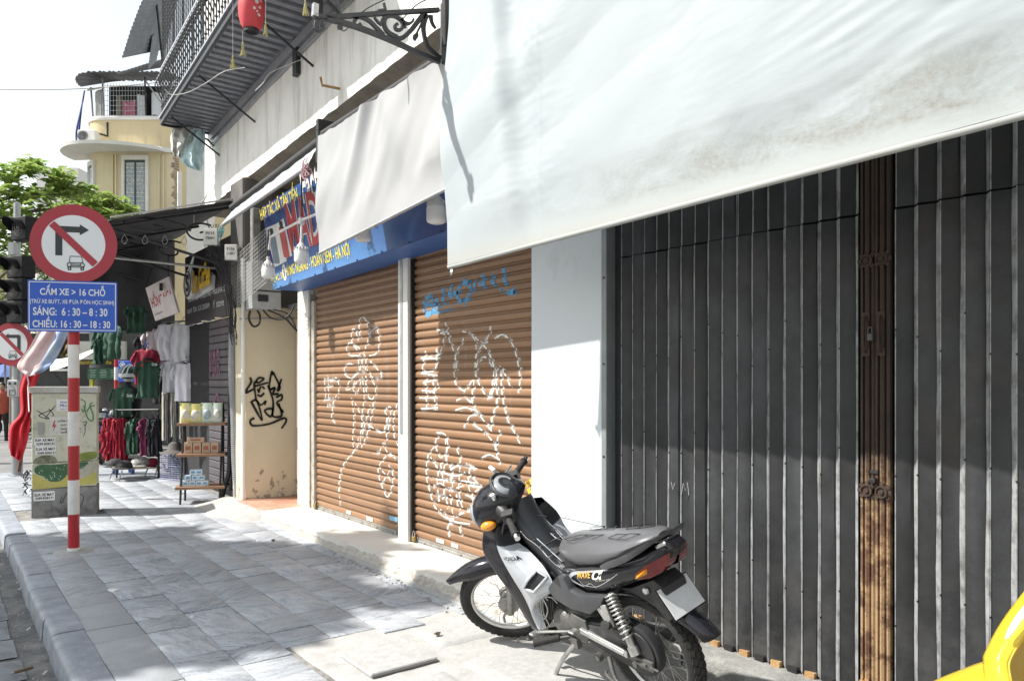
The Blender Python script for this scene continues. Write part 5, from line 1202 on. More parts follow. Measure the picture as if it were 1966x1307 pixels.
# ================================================================== corner shop: canopy, signs, clothes
M_tarp = mat('dark_tarp', (.035, .036, .042), .7, col2=(.05, .05, .058), scale=4, bump=.2)
cn = thing('shop_canopy', (2.3, 10.8, 3.3), 'dark sloping canopy over the clothes stall at the corner shop', 'canopy')
q = MB(); q.grid(16, 8, lambda u, v: V((lerp(1.58, 3.0, v), lerp(9.55, 13.2, u), lerp(3.37, 3.80, v) + .03 * math.sin(u * 9) * (1 - v) * .4 + .02 * nz(u * 6, v * 4)))); o = q.build('sheet', M_tarp, cn, smooth=60); md = o.modifiers.new('thickness', 'SOLIDIFY'); md.thickness = .02
q = MB(); q.ribbon([V((1.58, 9.54, 3.392)), V((3.0, 9.54, 3.822))], .016, .03, (0, 1, 0)); q.build('edge_strip', mat('canopy_edge', (.55, .55, .54), .5), cn)
q = MB(); q.grid(20, 5, lambda u, v: V((1.56 + .03 * math.sin(u * 30) * v, lerp(9.6, 13.2, u), lerp(3.37, 2.95 + .03 * math.sin(u * 22), v)))); q.build('valance', M_tarp, cn, smooth=60)
q = MB(); q.grid(14, 6, lambda u, v: V((lerp(1.55, 3.0, u), 12.6 + .04 * math.sin(u * 14), lerp(3.5 + .25 * u, 2.30, v)))); q.build('dark_inner_flap', M_tarp, cn, smooth=60)  # dark tarp extended downward to stand in for the dim stall interior
for z, m_ in ((3.02, M_grey_metal),): q = MB(); q.tube([V((1.5, 10.1, z)), V((2.9, 10.1, z - .02))], .018, 6); q.build('cross_bar', m_, cn)
for y in (9.75, 11.2, 12.6):
    q = MB(); q.tube([V((1.62, y, 3.32)), V((2.98, y, 3.74))], .018, 6); q.tube([V((1.62, y, 3.30)), V((2.98, y, 2.98))], .018, 6); q.tube(spline([V((2.05 + .45 * math.cos(a) * (1 - a / 9), y, 3.38 + .12 * math.sin(a) * (1 - a / 9))) for a in [k * .5 for k in range(16)]], 3), .013, 5); q.tube(spline([V((2.62 + .25 * math.cos(a) * (1 - a / 9), y, 3.36 + .16 * math.sin(a) * (1 - a / 9))) for a in [k * .5 + 1 for k in range(16)]], 3), .013, 5); q.build('scroll_bracket', M_iron, cn, smooth=50)
for k in range(4):
    c0 = V((1.75 + k * .22, 9.70, 3.18 + .02 * k)); q = MB(); q.tube(spline([c0 + V((0, 0, .06)), c0 + V((.03, 0, .0)), c0 + V((0, 0, -.05)), c0 + V((-.03, 0, -.01)), c0 + V((0, 0, .06))], 4), .004, 5); q.build('wire_ring', M_cableg, cn)
# dark coffee front on the facade plane
cf = thing('coffee_shop', (2.95, 10.7, 0), 'dark coffee shop front with a board of small white print and a pink-tagged shutter', 'shop front')
M_board = mat('coffee_board', (.045, .036, .042), .5)
q = MB(); q.bb((2.93, 9.62, 2.36), (2.98, 11.75, 3.36)); q.build('board', M_board, cf, bevel=.004)
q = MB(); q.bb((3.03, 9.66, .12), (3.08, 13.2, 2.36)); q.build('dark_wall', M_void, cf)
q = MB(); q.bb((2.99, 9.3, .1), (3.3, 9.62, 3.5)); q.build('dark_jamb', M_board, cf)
SLM = mat('grey_shutter', (.075, .07, .08), .6, .2, col2=(.10, .085, .10), scale=4, dirt=(.30, .14, .20), dirt_amt=.30, dscale=2.2)
q = MB(); q.box((0, 0, 0), (.02, .98, .092)); sl_me = q.mesh('slat', SLM, bevel=.012)
for k in range(22):
    o = link('slat', sl_me, cf); o.location = V((3.02, 10.32, .2 + k * .1)) - ORIGIN[cf.name]
q = MB()
for st in ([(10.75, 1.95), (10.72, 1.6), (10.66, 1.95)], [(10.6, 1.7), (10.55, 1.95), (10.48, 1.7), (10.55, 1.6), (10.6, 1.7)], [(10.4, 1.62), (10.4, 1.95), (10.3, 1.85), (10.38, 1.8), (10.28, 1.6)], [(10.6, 1.2), (10.4, 1.35), (10.2, 1.1)], [(10.2, 1.3), (10.1, 1.0)]):
    a = stroke_on(lambda y, z: V((3.004, y, z)), st, .05); q.add(a.v, a.f)
q.build('pink_graffiti', mat('spray_pink', (.22, .09, .15), .7), cf)
for y, z in ((9.75, 2.33), (10.35, 2.33)):
    q = MB(); q.lathe([(.0, -.012), (.06, -.012), (.065, 0)], (2.85, y, z), n=16); q.build('downlight', mat('downlight_glow', (.8, .72, .5), .4), cf)
for k, (s_, y0, y1, z, h_) in enumerate((('BREAKFAST • SMOOTHIE • MILKSHAKE', 11.55, 9.8, 2.68, .07), ('TEA  ICE CREAM', 11.3, 10.5, 2.52, .07), ('f  store', 10.3, 9.85, 2.50, .10), ('YOGHURT', 11.62, 11.35, 2.52, .06))):
    text('lettering', s_, cf, M_wfilm, (2.926, y0, z), (0, -1, 0), UP, y0 - y1, h_, lift=0)
cs = thing('coffee_sign', (2.8, 10.7, 2.85), 'raised yellow coffee shop letters with a round white logo on the dark board', 'sign')
a, b = at(360, 573, X=2.86), at(409, 540, X=2.80)
q = MB(); pl_ = [at(x, y, X=2.87) for x, y in ((358, 574), (372, 573), (405, 553), (406, 528), (400, 522), (372, 536))]; q.add(pl_ + [p + V((.05, 0, 0)) for p in pl_], [tuple(range(6)), tuple(range(11, 5, -1))] + [(i, (i + 1) % 6, 6 + (i + 1) % 6, 6 + i) for i in range(6)]); q.build('backing', M_swhite, cs)
q = MB(); c0 = at(360, 545, X=2.84); q.lathe([(.0, .0), (.20, 0), (.215, .02), (.215, .05)], c0, basis(V((0, -1, 0)), UP, V((-1, 0, 0))) @ Matrix.Scale(-1, 3, V((0, 0, 1))), 28); q.build('logo_disc', M_swhite, cs, smooth=40)
q = MB(); q.lathe([(.165, 0), (.165, .004), (.185, .004), (.185, 0)], c0 + V((-.006, 0, 0)), basis(V((0, -1, 0)), UP, V((-1, 0, 0))), 28, close=True); q.build('logo_ring', M_ink, cs)
text('logo_letter', 'S', cs, M_ink, c0 + V((-.008, .08, -.11)), (0, -1, 0), UP, .16, .22, bold=.02, lift=0)
for dx, m_ in ((0, mat('sign_gold', (.80, .50, .02), .4)), (.02, MATS['sign_gold']), (.035, MATS['sign_gold'])):
    p0 = at(368, 566, X=2.80 + dx); p1 = at(403, 546, X=2.80 + dx); text('raised_letters', 'Sun Coffee', cs, m_, p0, (p1 - p0).normalized(), UP, (p1 - p0).length, .33, bold=.035, lift=0)
q = MB(); q.tube([at(372, 492, X=2.8), at(358, 530, X=2.85)], .012, 5); q.tube([at(372, 492, X=2.8), at(364, 530, X=2.85)], .012, 5); q.build('hanger', M_wfilm, cs)
hn = thing('hanging_board', at(312, 572, D=10.2), 'tilted white hanging board with large red shop name above the t-shirts', 'sign')
hp_ = [at(x, y, D=D_) for x, y, D_ in ((279, 553, 10.4), (323, 531, 10.1), (342, 600, 10.1), (298, 616, 10.4))]
q = MB(); hnrm = (hp_[1] - hp_[0]).cross(hp_[3] - hp_[0]).normalized(); hnrm = hnrm if hnrm.dot(V((0, 0, 1.5)) - hp_[0]) > 0 else -hnrm
q.add(hp_ + [p - hnrm * .03 for p in hp_], [(0, 1, 2, 3), (7, 6, 5, 4), (0, 4, 5, 1), (1, 5, 6, 2), (2, 6, 7, 3), (3, 7, 4, 0)]); q.build('panel', mat('board_pinkwhite', (.62, .56, .56), .5), hn)
hrx = (hp_[1] - hp_[0]).normalized(); hup = (hp_[0] - hp_[3]); hup = (hup - hrx * hup.dot(hrx)).normalized(); H0 = hp_[3]; hw = (hp_[1] - hp_[0]).length; hh = (hp_[0] - hp_[3]).length
text('lettering', 'HỒNG NGA', hn, mat('board_red', (.35, .03, .05), .5), H0 + hrx * hw * .05 + hup * hh * .36 + hnrm * .003, hrx, hup, hw * .9, hh * .46, bold=.03, lift=0)
text('lettering', 'Chuyên hàng áo phông', hn, M_ink, H0 + hrx * hw * .05 + hup * hh * .12 + hnrm * .003, hrx, hup, hw * .35, hh * .08, lift=0); text('lettering', 'ĐT: 0912 004 226', hn, M_ink, H0 + hrx * hw * .55 + hup * hh * .12 + hnrm * .003, hrx, hup, hw * .42, hh * .10, bold=.01, lift=0)
q = MB(); q.tube([hp_[1], hp_[1] + V((0, 0, .3))], .006, 5); q.tube([hp_[0], hp_[0] + V((.1, 0, .35))], .006, 5); q.box(hp_[1].lerp(hp_[0], .25) - V((0, 0, .10)) + hnrm * .02, (.04, .03, .10)); q.build('hanger', M_black, hn)
# ------------------------------------------------------------------ garments
M_w = mat('white_cotton', (.82, .80, .86), .85, col2=(.78, .76, .83), scale=5); M_w2 = mat('offwhite_cotton', (.70, .70, .74), .85, col2=(.64, .64, .68), scale=5); M_lil = mat('lilac_cotton', (.62, .52, .56), .85); M_grn = mat('green_cotton', (.03, .085, .055), .85, col2=(.025, .07, .045), scale=6); M_blk = mat('black_cotton', (.02, .02, .025), .85); M_mar = mat('maroon_cotton', (.30, .012, .04), .85); M_rd = mat('red_cotton', (.34, .008, .03), .8, col2=(.26, .006, .022), scale=6); M_gry = mat('grey_trousers', (.30, .29, .26), .85); M_kha = mat('khaki_trousers', (.46, .43, .37), .85); M_dgry = mat('charcoal_trousers', (.10, .10, .105), .85)
def frame_at(c, yaw):
    rx = V((math.cos(yaw), math.sin(yaw), 0)); return rx, rx.cross(UP)
FACE = -YAW
def shirt(px, y0, y1, wpx, D, m, lab, name='shirt', yaw=FACE, group='clothes on the stall', sleeves=.5, depth=.10, cat='shirt', collar=None, fold=1., tee_hang=True, sp_=.0):
    """upper garment on a hanger: folded body, two sleeves, neck opening, hanger hook"""
    top = at(px, y0, D=D); bot = at(px, y1, D=D); w = wpx / FPX * D * .82; hgt = top.z - bot.z; rx, nn = frame_at(top, yaw); t_ = thing(name, bot, lab, cat, group); sd = px * .37
    def fold_(a, v): return nn * (depth * .45 * (1 - (abs(a) * 1.9) ** 2 * .8) * (.35 + .65 * min(1, v * 3)) + fold * (.016 * math.sin(a * 17 + sd + 2.5 * nz(v * 2, sd)) * (.25 + v) + .022 * nz(a * 5 + sd, v * 4, 1.) + .008 * nz(a * 13, v * 13, sd)))
    def body(u, v):
        a = (u - .5) * (1 - .05 * math.sin(math.pi * v)); neck = max(0, 1 - (abs(a) / .17) ** 2) * .055 * (v < .5) * (1 - v * 2); sl = abs(a) * .16 * max(0, 1 - v * 2.2)
        return top + rx * a * w - UP * hgt * (v * (1 - sl) + sl + neck - .0 + .012 * nz(a * 4, sd) * v) + fold_(a, v)
    q = MB(); q.grid(19, 15, body); o = q.build('body', m, t_, smooth=80); o.modifiers.new('thickness', 'SOLIDIFY').thickness = .03
    if sleeves:
        for s in (-1, 1):
            def slv(u, v):
                A = lerp(.47, .50 + .20 * (sleeves / .5), u); B = lerp(.46, .50 + .06 * (sleeves / .5), u); za = .075 + u * .42 * sleeves; zb = .24 + u * .50 * sleeves
                a = lerp(A, B, v); return top + rx * s * a * w - UP * hgt * lerp(za, zb, v) + fold_(.42, .3) + nn * (.028 * math.sin(v * math.pi) + fold * .02 * nz(u * 4 + sd, v * 4, s * 3.))
            q = MB(); q.grid(8, 8, slv); o = q.build('sleeve', m, t_, smooth=80); o.modifiers.new('thickness', 'SOLIDIFY').thickness = .02
    if collar is not None:
        q = MB(); q.lathe([(.075, 0), (.07, .03), (.06, .035), (.062, 0)], top - UP * .012, basis(rx, nn, UP) @ Matrix.Diagonal((1, .7, 1)), 16, close=True); q.build('collar', collar, t_, smooth=60)
    q = MB(); q.tube(spline([top - rx * w * .34 - UP * .04, top - UP * -.01, top + rx * w * .34 - UP * .04], 4), .006, 5); q.tube(spline([top + UP * .01, top + UP * .05, top + UP * .075 + rx * .02, top + UP * .06 + rx * .035], 4), .004, 5); q.build('hanger', M_black, t_)
    return t_
wt = 'white t-shirt on a hanger'
shirt(303, 628, 700, 56, 11.6, M_lil, 'pale lilac t-shirt at the left end of the upper shirt row', sleeves=.5)
shirt(326, 620, 692, 50, 11.60, M_w, 'white t-shirt second from the left in the upper shirt row'); shirt(351, 618, 696, 54, 11.3, M_w2, 'white t-shirt in the middle of the upper shirt row'); shirt(377, 624, 693, 48, 11.65, M_w, 'white t-shirt at the right end of the upper shirt row')
shirt(333, 690, 758, 50, 11.55, M_w2, 'white t-shirt at the left of the lower shirt row'); shirt(356, 694, 770, 52, 11.25, M_w, 'white t-shirt in the middle of the lower shirt row'); shirt(380, 690, 764, 46, 11.5, M_w2, 'white t-shirt at the right of the lower shirt row')
gp_ = shirt(284, 690, 764, 48, 11.2, M_grn, 'dark green polo shirt with a small white print hanging in front of a maroon shirt', collar=M_blk, sleeves=.45)
a = at(291, 702, D=11.1) ; text('chest_print', 'Grab', gp_, M_wfilm, a, V((CS, -SN, 0)), UP, .085, .045, bold=.02, lift=0)
q = MB(); c0 = at(272, 701, D=11.12); q.add([c0 + V((CS, -SN, 0)) * .02 * a_ + UP * .014 * b_ for a_, b_ in ((-1, -1), (1, -1), (1, 1), (-1, 1))], [(0, 1, 2, 3)]); q.build('flag_patch', mat('patch_red', (.6, .02, .03), .7), gp_)
shirt(281, 668, 740, 52, 11.55, M_mar, 'maroon shirt half hidden behind the green polo'); shirt(285, 640, 700, 50, 11.9, M_blk, 'black t-shirt with a small blue chest print above the maroon shirt'); shirt(309, 715, 775, 40, 11.8, M_blk, 'black t-shirt low between green polo and white shirts', sleeves=.4)
q = MB(); c0 = at(282, 660, D=11.78); q.add([c0 + V((CS, -SN, 0)) * .045 * a_ + UP * .05 * b_ for a_, b_ in ((-1, -1), (1, -1), (1, 1), (-1, 1))], [(0, 1, 2, 3)]); tag(q.build('chest_print', mat('print_navy', (.04, .09, .35), .7), bpy.data.objects['shirt.008'] if 'shirt.008' in bpy.data.objects else None), 'blue print')
# dark green garments slung under the canopy
for px, y0, y1, w, D, rz, lab in ((262, 585, 640, 40, 10.8, .3, 'dark green shirt slung under the canopy left of the white board'), (222, 625, 690, 62, 10.6, -.5, 'large dark green shirt hanging at an angle behind the banded post'), (200, 600, 660, 46, 10.9, .2, 'dark green shirt beside the blue times plate'), (190, 650, 700, 26, 10.7, .6, 'narrow dark green sleeve garment above the juice stall')):
    shirt(px, y0, y1, w, D, M_grn, lab, yaw=FACE + rz, sleeves=.4, depth=.14, fold=2.)
# rack garments seen edge-on
for k, (px, y0, y1, w, m_, lab) in enumerate(((205, 800, 880, 20, M_rd, 'red shirt at the left end of the low rack'), (214, 798, 884, 20, M_rd, 'red shirt second from the left on the low rack'), (223, 800, 882, 20, M_rd, 'red shirt third from the left on the low rack'), (233, 799, 886, 20, M_rd, 'red shirt at the right of the red group on the low rack'), (252, 806, 872, 22, M_grn, 'green shirt beside the red shirts on the low rack'), (262, 800, 870, 20, M_grn, 'green shirt with pale hem line on the low rack'), (279, 800, 874, 26, mat('plum_cotton', (.20, .03, .09), .85), 'plum jacket on the low rack'), (292, 800, 876, 24, M_blk, 'black jacket next to the plum jacket'), (302, 802, 874, 22, M_blk, 'black jacket at the right end of the low rack'))):
    shirt(px, y0, y1, w, 12.0 - .02 * k, m_, lab, yaw=FACE + .75, sleeves=.62, depth=.12, fold=1.6, cat='shirt' if 'shirt' in lab else 'jacket')
cloth('red_shirt_sleeve', ([(600, 720), (640, 770), (615, 815)], [(690, 640), (695, 720), (690, 820)]), 11.9, M_rd, 'red sleeve swinging out from the low rack towards the cabinet', 'shirt', amp=.03)
def trousers(px, y0, y1, wpx, D, m, lab):
    top = at(px, y0, D=D); bot = at(px, y1, D=D); w = wpx / FPX * D; t_ = thing('trousers', bot, lab, 'trousers', 'trousers on the middle rail'); rx, nn = frame_at(top, FACE + .5); sd = px * .3
    for s in (-.5, .5):
        q = MB(); rg = []
        for i in range(9):
            v = i / 8; c0 = top.lerp(bot, v) + rx * s * w * .45 + rx * .01 * nz(v * 4, sd + s); r1 = w * .5 * (1 - .1 * v); rg.append([c0 + rx * r1 * .6 * math.cos(a) + nn * .05 * math.sin(a) * (1 + .3 * nz(a * 2, v * 4, sd)) for a in [k * 2 * math.pi / 12 for k in range(12)]])
        q.loft(rg); q.build('leg', m, t_, smooth=70)
    q = MB(); q.box(top + UP * .01, (w * .95, .09, .05), basis(rx, nn, UP)); q.build('waistband', m, t_, bevel=.01)
for k, (px, m_, w, y1, lab) in enumerate(((316, M_kha, 9, 845, 'khaki trousers at the left end of the middle rail'), (324, M_dgry, 9, 850, 'charcoal trousers second on the middle rail'), (332, M_kha, 9, 838, 'khaki trousers third on the middle rail'), (340, M_dgry, 9, 846, 'charcoal trousers fourth on the middle rail'), (348, M_gry, 9, 842, 'grey trousers in the middle of the middle rail'), (357, M_dgry, 10, 845, 'charcoal trousers right of the grey pair'), (368, M_blk, 11, 838, 'black trousers near the right end of the middle rail'), (380, M_blk, 12, 830, 'black trousers at the right end of the middle rail'))):
    trousers(px, 758, y1, w, 11.5, m_, lab)
rk = thing('clothes_rack', at(350, 900, D=11.6), 'grey steel clothes rack that carries the white t-shirts and trousers', 'clothes rack')
for x0, y0, x1, y1 in ((297, 620, 390, 614), (312, 682, 391, 679), (322, 754, 392, 752)):
    q = MB(); q.tube([at(x0, y0, D=11.7), at(x1, y1, D=11.6)], .014, 6); q.build('rail', M_grey_metal, rk)
for x, m_ in ((391, M_grey_metal), (393, M_black)):
    q = MB(); b_ = at(x, 612, D=11.6); q.tube([b_, V((b_.x, b_.y, .05))], .016, 6); q.build('upright', m_, rk)
rk2 = thing('clothes_rack', at(260, 900, D=12), 'low black clothes rack with red shirts and dark jackets', 'clothes rack')
q = MB(); q.tube([at(222, 787, D=12), at(305, 786, D=11.8)], .014, 6); q.build('rail', M_black, rk2)
for x in (224, 304):
    b_ = at(x, 786, D=11.9); q = MB(); q.tube([b_, V((b_.x, b_.y, 0))], .014, 6); q.build('upright', M_black, rk2)
# dressed bust with helmet
mq = thing('display_bust', at(240, 870, D=12.3), 'display bust in a green jacket and black t-shirt wearing a striped helmet', 'mannequin')
cc = at(246, 735, D=12.3); rx, nn = frame_at(cc, FACE)
q = MB(); rg = []
for z, w, d_ in ((-.62, .20, .12), (-.5, .20, .13), (-.25, .21, .13), (-.1, .23, .12), (0, .21, .10), (.03, .10, .08), (.06, .055, .055), (.14, .05, .05)): rg.append([cc + UP * (z - .1) + rx * w * math.cos(a) + nn * d_ * math.sin(a) for a in [k * 2 * math.pi / 18 for k in range(18)]])
q.loft(rg); q.build('torso', M_blk, mq, smooth=60)
q = MB(); q.sphere(cc + UP * .10, (.075, .085, .10), 14, 9); q.build('face', mat('mannequin_skin', (.62, .55, .50), .5), mq, smooth=60)
q = MB(); hc_ = cc + UP * .17; q.sphere(hc_, (.135, .14, .125), 20, 12); h_ = q.build('helmet', mat('helmet_green', (.03, .09, .06), .3), mq, smooth=60)
q = MB(); q.lathe([(.138, -.03), (.144, 0), (.138, .03)], hc_ - UP * .045, n=24); q.tube(spline([hc_ - rx * .03 + nn * .145 - UP * .03, hc_ + rx * .01 + nn * .13 + UP * .07, hc_ + rx * .03 + UP * .135], 6), .012, 6); q.tube(spline([hc_ + rx * .05 + nn * .14 - UP * .03, hc_ + rx * .06 + nn * .11 + UP * .07, hc_ + rx * .06 + UP * .125], 6), .01, 6); q.build('stripe', M_wfilm, h_, smooth=60)
jk = shirt(236, 742, 800, 46, 12.1, M_grn, 'green zip jacket on the display bust beside the street sign', name='jacket', cat='jacket', sleeves=.55, collar=M_grn)
a = at(243, 762, D=11.95); text('chest_print', 'Grab', jk, M_wfilm, a, V((CS, -SN, 0)), UP, .09, .05, bold=.0, lift=0)
# bench with caps, stool, crate, hat
bn = thing('folding_bench', at(255, 925, D=12.1), 'low folding bench with a wooden top and bent steel legs', 'bench')
b0, b1 = at(212, 899, D=11.7), at(296, 896, D=12.2); bd = (b1 - b0).normalized(); bnrm = bd.cross(UP); bz = b0.z
for s in (-1, 0, 1):
    q = MB(); m0 = (b0 + b1) / 2 - bnrm * (-.16 - .13 * s) ; m0.z = bz; q.box(m0, ((b1 - b0).length, .115, .022), basis(bd, bnrm, UP)); q.build('plank', mat('bench_wood', (.38, .33, .25), .7, scale=20), bn, bevel=.003)
for t_ in (.08, .88):
    q = MB(); p0 = b0.lerp(b1, t_); p0.z = bz - .01; q.tube(spline([p0 + bnrm * .0, V((p0.x, p0.y, .03)) - bd * .06, V((p0.x, p0.y, .0)) - bd * .05 + bnrm * .03, V((p0.x, p0.y, .0)) - bd * .05 + bnrm * .29, V((p0.x, p0.y, .03)) - bd * .04 + bnrm * .31, p0 + bnrm * .32], 6), .011, 6); q.build('leg', M_grey_metal, bn, smooth=60)
def cap(px, py, D, r, m, lab, brim=True):
    c0 = at(px, py, D=D); c0.z = bz + .012; t_ = thing('cap', c0, lab, 'cap', 'caps on the folding bench'); q = MB(); q.lathe([(r, 0), (r * 1.02, r * .25), (r * .88, r * .65), (r * .5, r * .95), (.0, r * 1.02)], c0, n=18); q.build('crown', m, t_, smooth=60)
    q = MB(); q.grid(10, 4, lambda u, v: c0 + V((math.cos(lerp(-1.0, 1.0, u) - 2.2), math.sin(lerp(-1.0, 1.0, u) - 2.2), 0)) * (r * .95 + v * r * .6 * math.cos(lerp(-1, 1, u)) ** .8) + UP * (.012 + .02 * math.cos(lerp(-1.2, 1.2, u)) * (1 - v))); o = q.build('brim', m, t_, smooth=60); o.modifiers.new('thickness', 'SOLIDIFY').thickness = .006
M_cap = mat('cap_black', (.03, .03, .032), .8); M_capf = mat('cap_floral', (.05, .05, .05), .8, col2=(.55, .55, .52), scale=26)
cap(222, 895, 11.85, .13, M_cap, 'black cap at the left end of the bench'); cap(238, 897, 11.6, .125, M_cap, 'dark cap in front on the bench'); cap(253, 893, 12.1, .12, M_cap, 'black cap behind the other dark caps on the bench'); cap(270, 893, 11.95, .15, M_capf, 'black and white patterned cap heap on the bench'); cap(291, 896, 12.05, .12, M_mar, 'maroon cap at the right end of the bench')
st = thing('plastic_stool', at(237, 915, D=12.5), 'small blue plastic stool under the folding bench', 'stool'); sc_ = at(237, 908, D=12.5); sc_.z = 0; M_stool = mat('blue_plastic', (.06, .14, .40), .45)
q = MB(); q.box(sc_ + UP * .23, (.30, .30, .03)); q.build('seat', M_stool, st, bevel=.01)
for sx in (-1, 1):
    for sy in (-1, 1): q = MB(); q.box(sc_ + V((sx * .12, sy * .12, .11)), (.05, .05, .22)); q.build('leg', M_stool, st, bevel=.006)
cr = thing('wire_crate', at(330, 928, D=11.6), 'pale lavender wire crate filled with green bundles beside the bench', 'crate'); c0, c1 = at(306, 928, D=11.75), at(358, 926, D=11.45); crd = (c1 - c0); crd.z = 0; cl = crd.length; crd.normalize(); cn_ = crd.cross(UP); M_crate = mat('crate_lavender', (.42, .42, .62), .5); cz0 = .02; chh = .42
def cr_face(o_, d_, L_, nm):
    q = MB(); n = max(4, int(L_ / .035))
    for i in range(n + 1): q.tube([o_ + d_ * L_ * i / n + UP * cz0, o_ + d_ * L_ * i / n + UP * chh], .003 if 0 < i < n else .009, 4)
    for j in range(13): q.tube([o_ + UP * lerp(cz0, chh, j / 12), o_ + d_ * L_ + UP * lerp(cz0, chh, j / 12)], .003 if j not in (0, 6, 12) else .006, 4)
    q.build(nm, M_crate, cr)
O_ = V((c0.x, c0.y, 0)); cr_face(O_, crd, cl, 'front_grid'); cr_face(O_ - cn_ * .34, crd, cl, 'rear_grid'); cr_face(O_, -cn_, .34, 'side_grid'); cr_face(O_ + crd * cl, -cn_, .34, 'side_grid')
q = MB(); rr = random.Random(4)
for _ in range(220):
    p = O_ + crd * rr.uniform(.03, cl - .03) - cn_ * rr.uniform(.03, .31) + UP * rr.uniform(.05, .42); d_ = V((rr.uniform(-1, 1), rr.uniform(-1, 1), rr.uniform(-.2, 1.2))) * .07; q.tube(spline([p, p + d_ * .6 + V((.01, 0, .01)), p + d_], 2), [.012, .012, .012, .012, .004][:5], 4)
bd_ = q.build('green_bundle', mat('bundle_green', (.06, .11, .085), .7, col2=(.16, .22, .19), scale=30), cr); tag(bd_, kind='stuff')
hat = thing('sun_hat', at(336, 862, D=11.5), 'grey-brown wide brimmed hat resting above the wire crate', 'hat'); h0 = at(336, 868, D=11.5); q = MB(); q.lathe([(.215, -.01), (.20, .005), (.13, .03), (.105, .05), (.09, .13), (.05, .165), (.0, .168)], h0, n=24); q.build('felt', mat('hat_felt', (.12, .11, .10), .9), hat, smooth=60)
# ladder shelf with goods
M_wood = mat('shelf_wood', (.30, .17, .10), .6, col2=(.24, .13, .075), scale=14); lsA = V((2.45, 10.02, 0)); lsd = V((.36, -.16, 0)).normalized(); lsn = lsd.cross(UP)
ls = thing('ladder_shelf', lsA, 'black framed ladder shelf with three wooden boards beside the conduit hose', 'shelf')
LW = .50
def lp(a, b, z): return lsA + lsd * a + lsn * b + UP * z
for a in (0.02, LW - .02):
    q = MB(); q.tube([lp(a, .16, 0), lp(a, -.14, 1.24)], .014, 6); q.build('front_leg', M_black, ls); q = MB(); q.tube([lp(a, -.17, 0), lp(a, -.17, 1.24)], .014, 6); q.build('rear_leg', M_black, ls)
lev = ((.20, .15), (.60, .08), (.985, .02))
for z, b in lev:
    q = MB(); q.box(lp(LW / 2, (b - .17) / 2, z), (LW + .08, b + .17 + .05, .035), basis(lsd, lsn, UP)); q.build('board', M_wood, ls, bevel=.004)
def goods(name, a, b, z, s, m, lab, cat, grp, cap_m=None):
    t_ = thing(name, lp(a, b, z), lab, cat, grp); q = MB(); q.box(lp(a, b, z + s[2] / 2), s, basis(lsd, lsn, UP) @ Matrix.Rotation(random.uniform(-.08, .08), 3, 'Z')); q.build('carton', m, t_, bevel=.003)
    if cap_m: q = MB(); q.box(lp(a, b + s[1] / 2 + .001, z + s[2] * .5), (s[0] * .6, .002, s[2] * .35), basis(lsd, lsn, UP)); q.build('print', cap_m, t_)
M_card = mat('kraft_card', (.50, .36, .26), .8, rand=.15); M_print = mat('card_print', (.35, .12, .08), .7); M_bbox = mat('blue_white_box', (.55, .66, .74), .6, rand=.15); M_bprint = mat('box_blue', (.12, .32, .60), .6)
for k in range(4): goods('kraft_box', .09 + k * .105, .0, .618, (.095, .08, .14), M_card, ('upright kraft carton at the left of the middle shelf', 'upright kraft carton second from the left on the middle shelf', 'upright kraft carton third from the left on the middle shelf', 'upright kraft carton at the right of the middle shelf row')[k], 'carton', 'kraft cartons on the middle shelf', M_print)
goods('kraft_box', .18, .0, .76, (.20, .08, .06), M_card, 'kraft carton lying on top of the upright kraft cartons', 'carton', 'kraft cartons on the middle shelf', M_print)
for k, (a, z) in enumerate(((.07, .218), (.15, .218), (.23, .218), (.30, .218), (.10, .288), (.18, .288), (.26, .288), (.16, .358), (.23, .358))): goods('blue_carton', a, .07, z, (.075, .07, .066), M_bbox, 'small pale blue carton in the %s row of the low shelf stack, %s' % (('bottom', 'bottom', 'bottom', 'bottom', 'middle', 'middle', 'middle', 'top', 'top')[k], ('leftmost', 'second', 'third', 'rightmost', 'left', 'centre', 'right', 'left', 'right')[k]), 'carton', 'pale blue cartons on the low shelf', M_bprint)
def pouch(a, w, hgt, m, m2, lab):
    c0 = lp(a, -.02, 1.003); t_ = thing('snack_pouch', c0, lab, 'pouch', 'snack pouches on the top shelf'); q = MB(); rg = []
    for i in range(8):
        v = i / 7; d_ = .055 * math.sin(math.pi * (.15 + .8 * (1 - v))) ** .8 * (1 - v * .75) + .004; rg.append([c0 + UP * hgt * v + lsd * w / 2 * math.cos(a_) * (1 - .05 * math.sin(v * 3)) + lsn * d_ * math.sin(a_) for a_ in [k * 2 * math.pi / 16 for k in range(16)]])
    q.loft(rg); q.build('pouch', m, t_, smooth=60)
    q = MB(); q.sphere(c0 + UP * hgt * .42 + lsn * .030, (w * .34, .03, hgt * .26), 12, 8, M=basis(lsd, lsn, UP)); q.build('label', m2, t_, smooth=60); q = MB(); q.box(c0 + UP * hgt * .93 + lsn * .004, (w * .98, .012, hgt * .1), basis(lsd, lsn, UP)); q.build('top_seal', mat('pouch_green', (.28, .52, .06), .4), t_)
M_py = mat('pouch_yellow', (.68, .60, .10), .4, col2=(.70, .70, .55), scale=14); M_pg = mat('pouch_pale', (.55, .66, .50), .4, col2=(.70, .74, .72), scale=14); M_lb = mat('pouch_label', (.66, .64, .58), .5)
pouch(.05, .13, .25, M_py, M_lb, 'yellow snack pouch at the left of the top shelf'); pouch(.17, .15, .24, M_py, M_lb, 'yellow and white snack pouch second on the top shelf'); pouch(.31, .15, .25, M_pg, mat('pouch_grey', (.36, .42, .48), .4), 'green and grey snack pouch third on the top shelf'); pouch(.43, .13, .25, M_pg, M_lb, 'pale green snack pouch at the right of the top shelf')
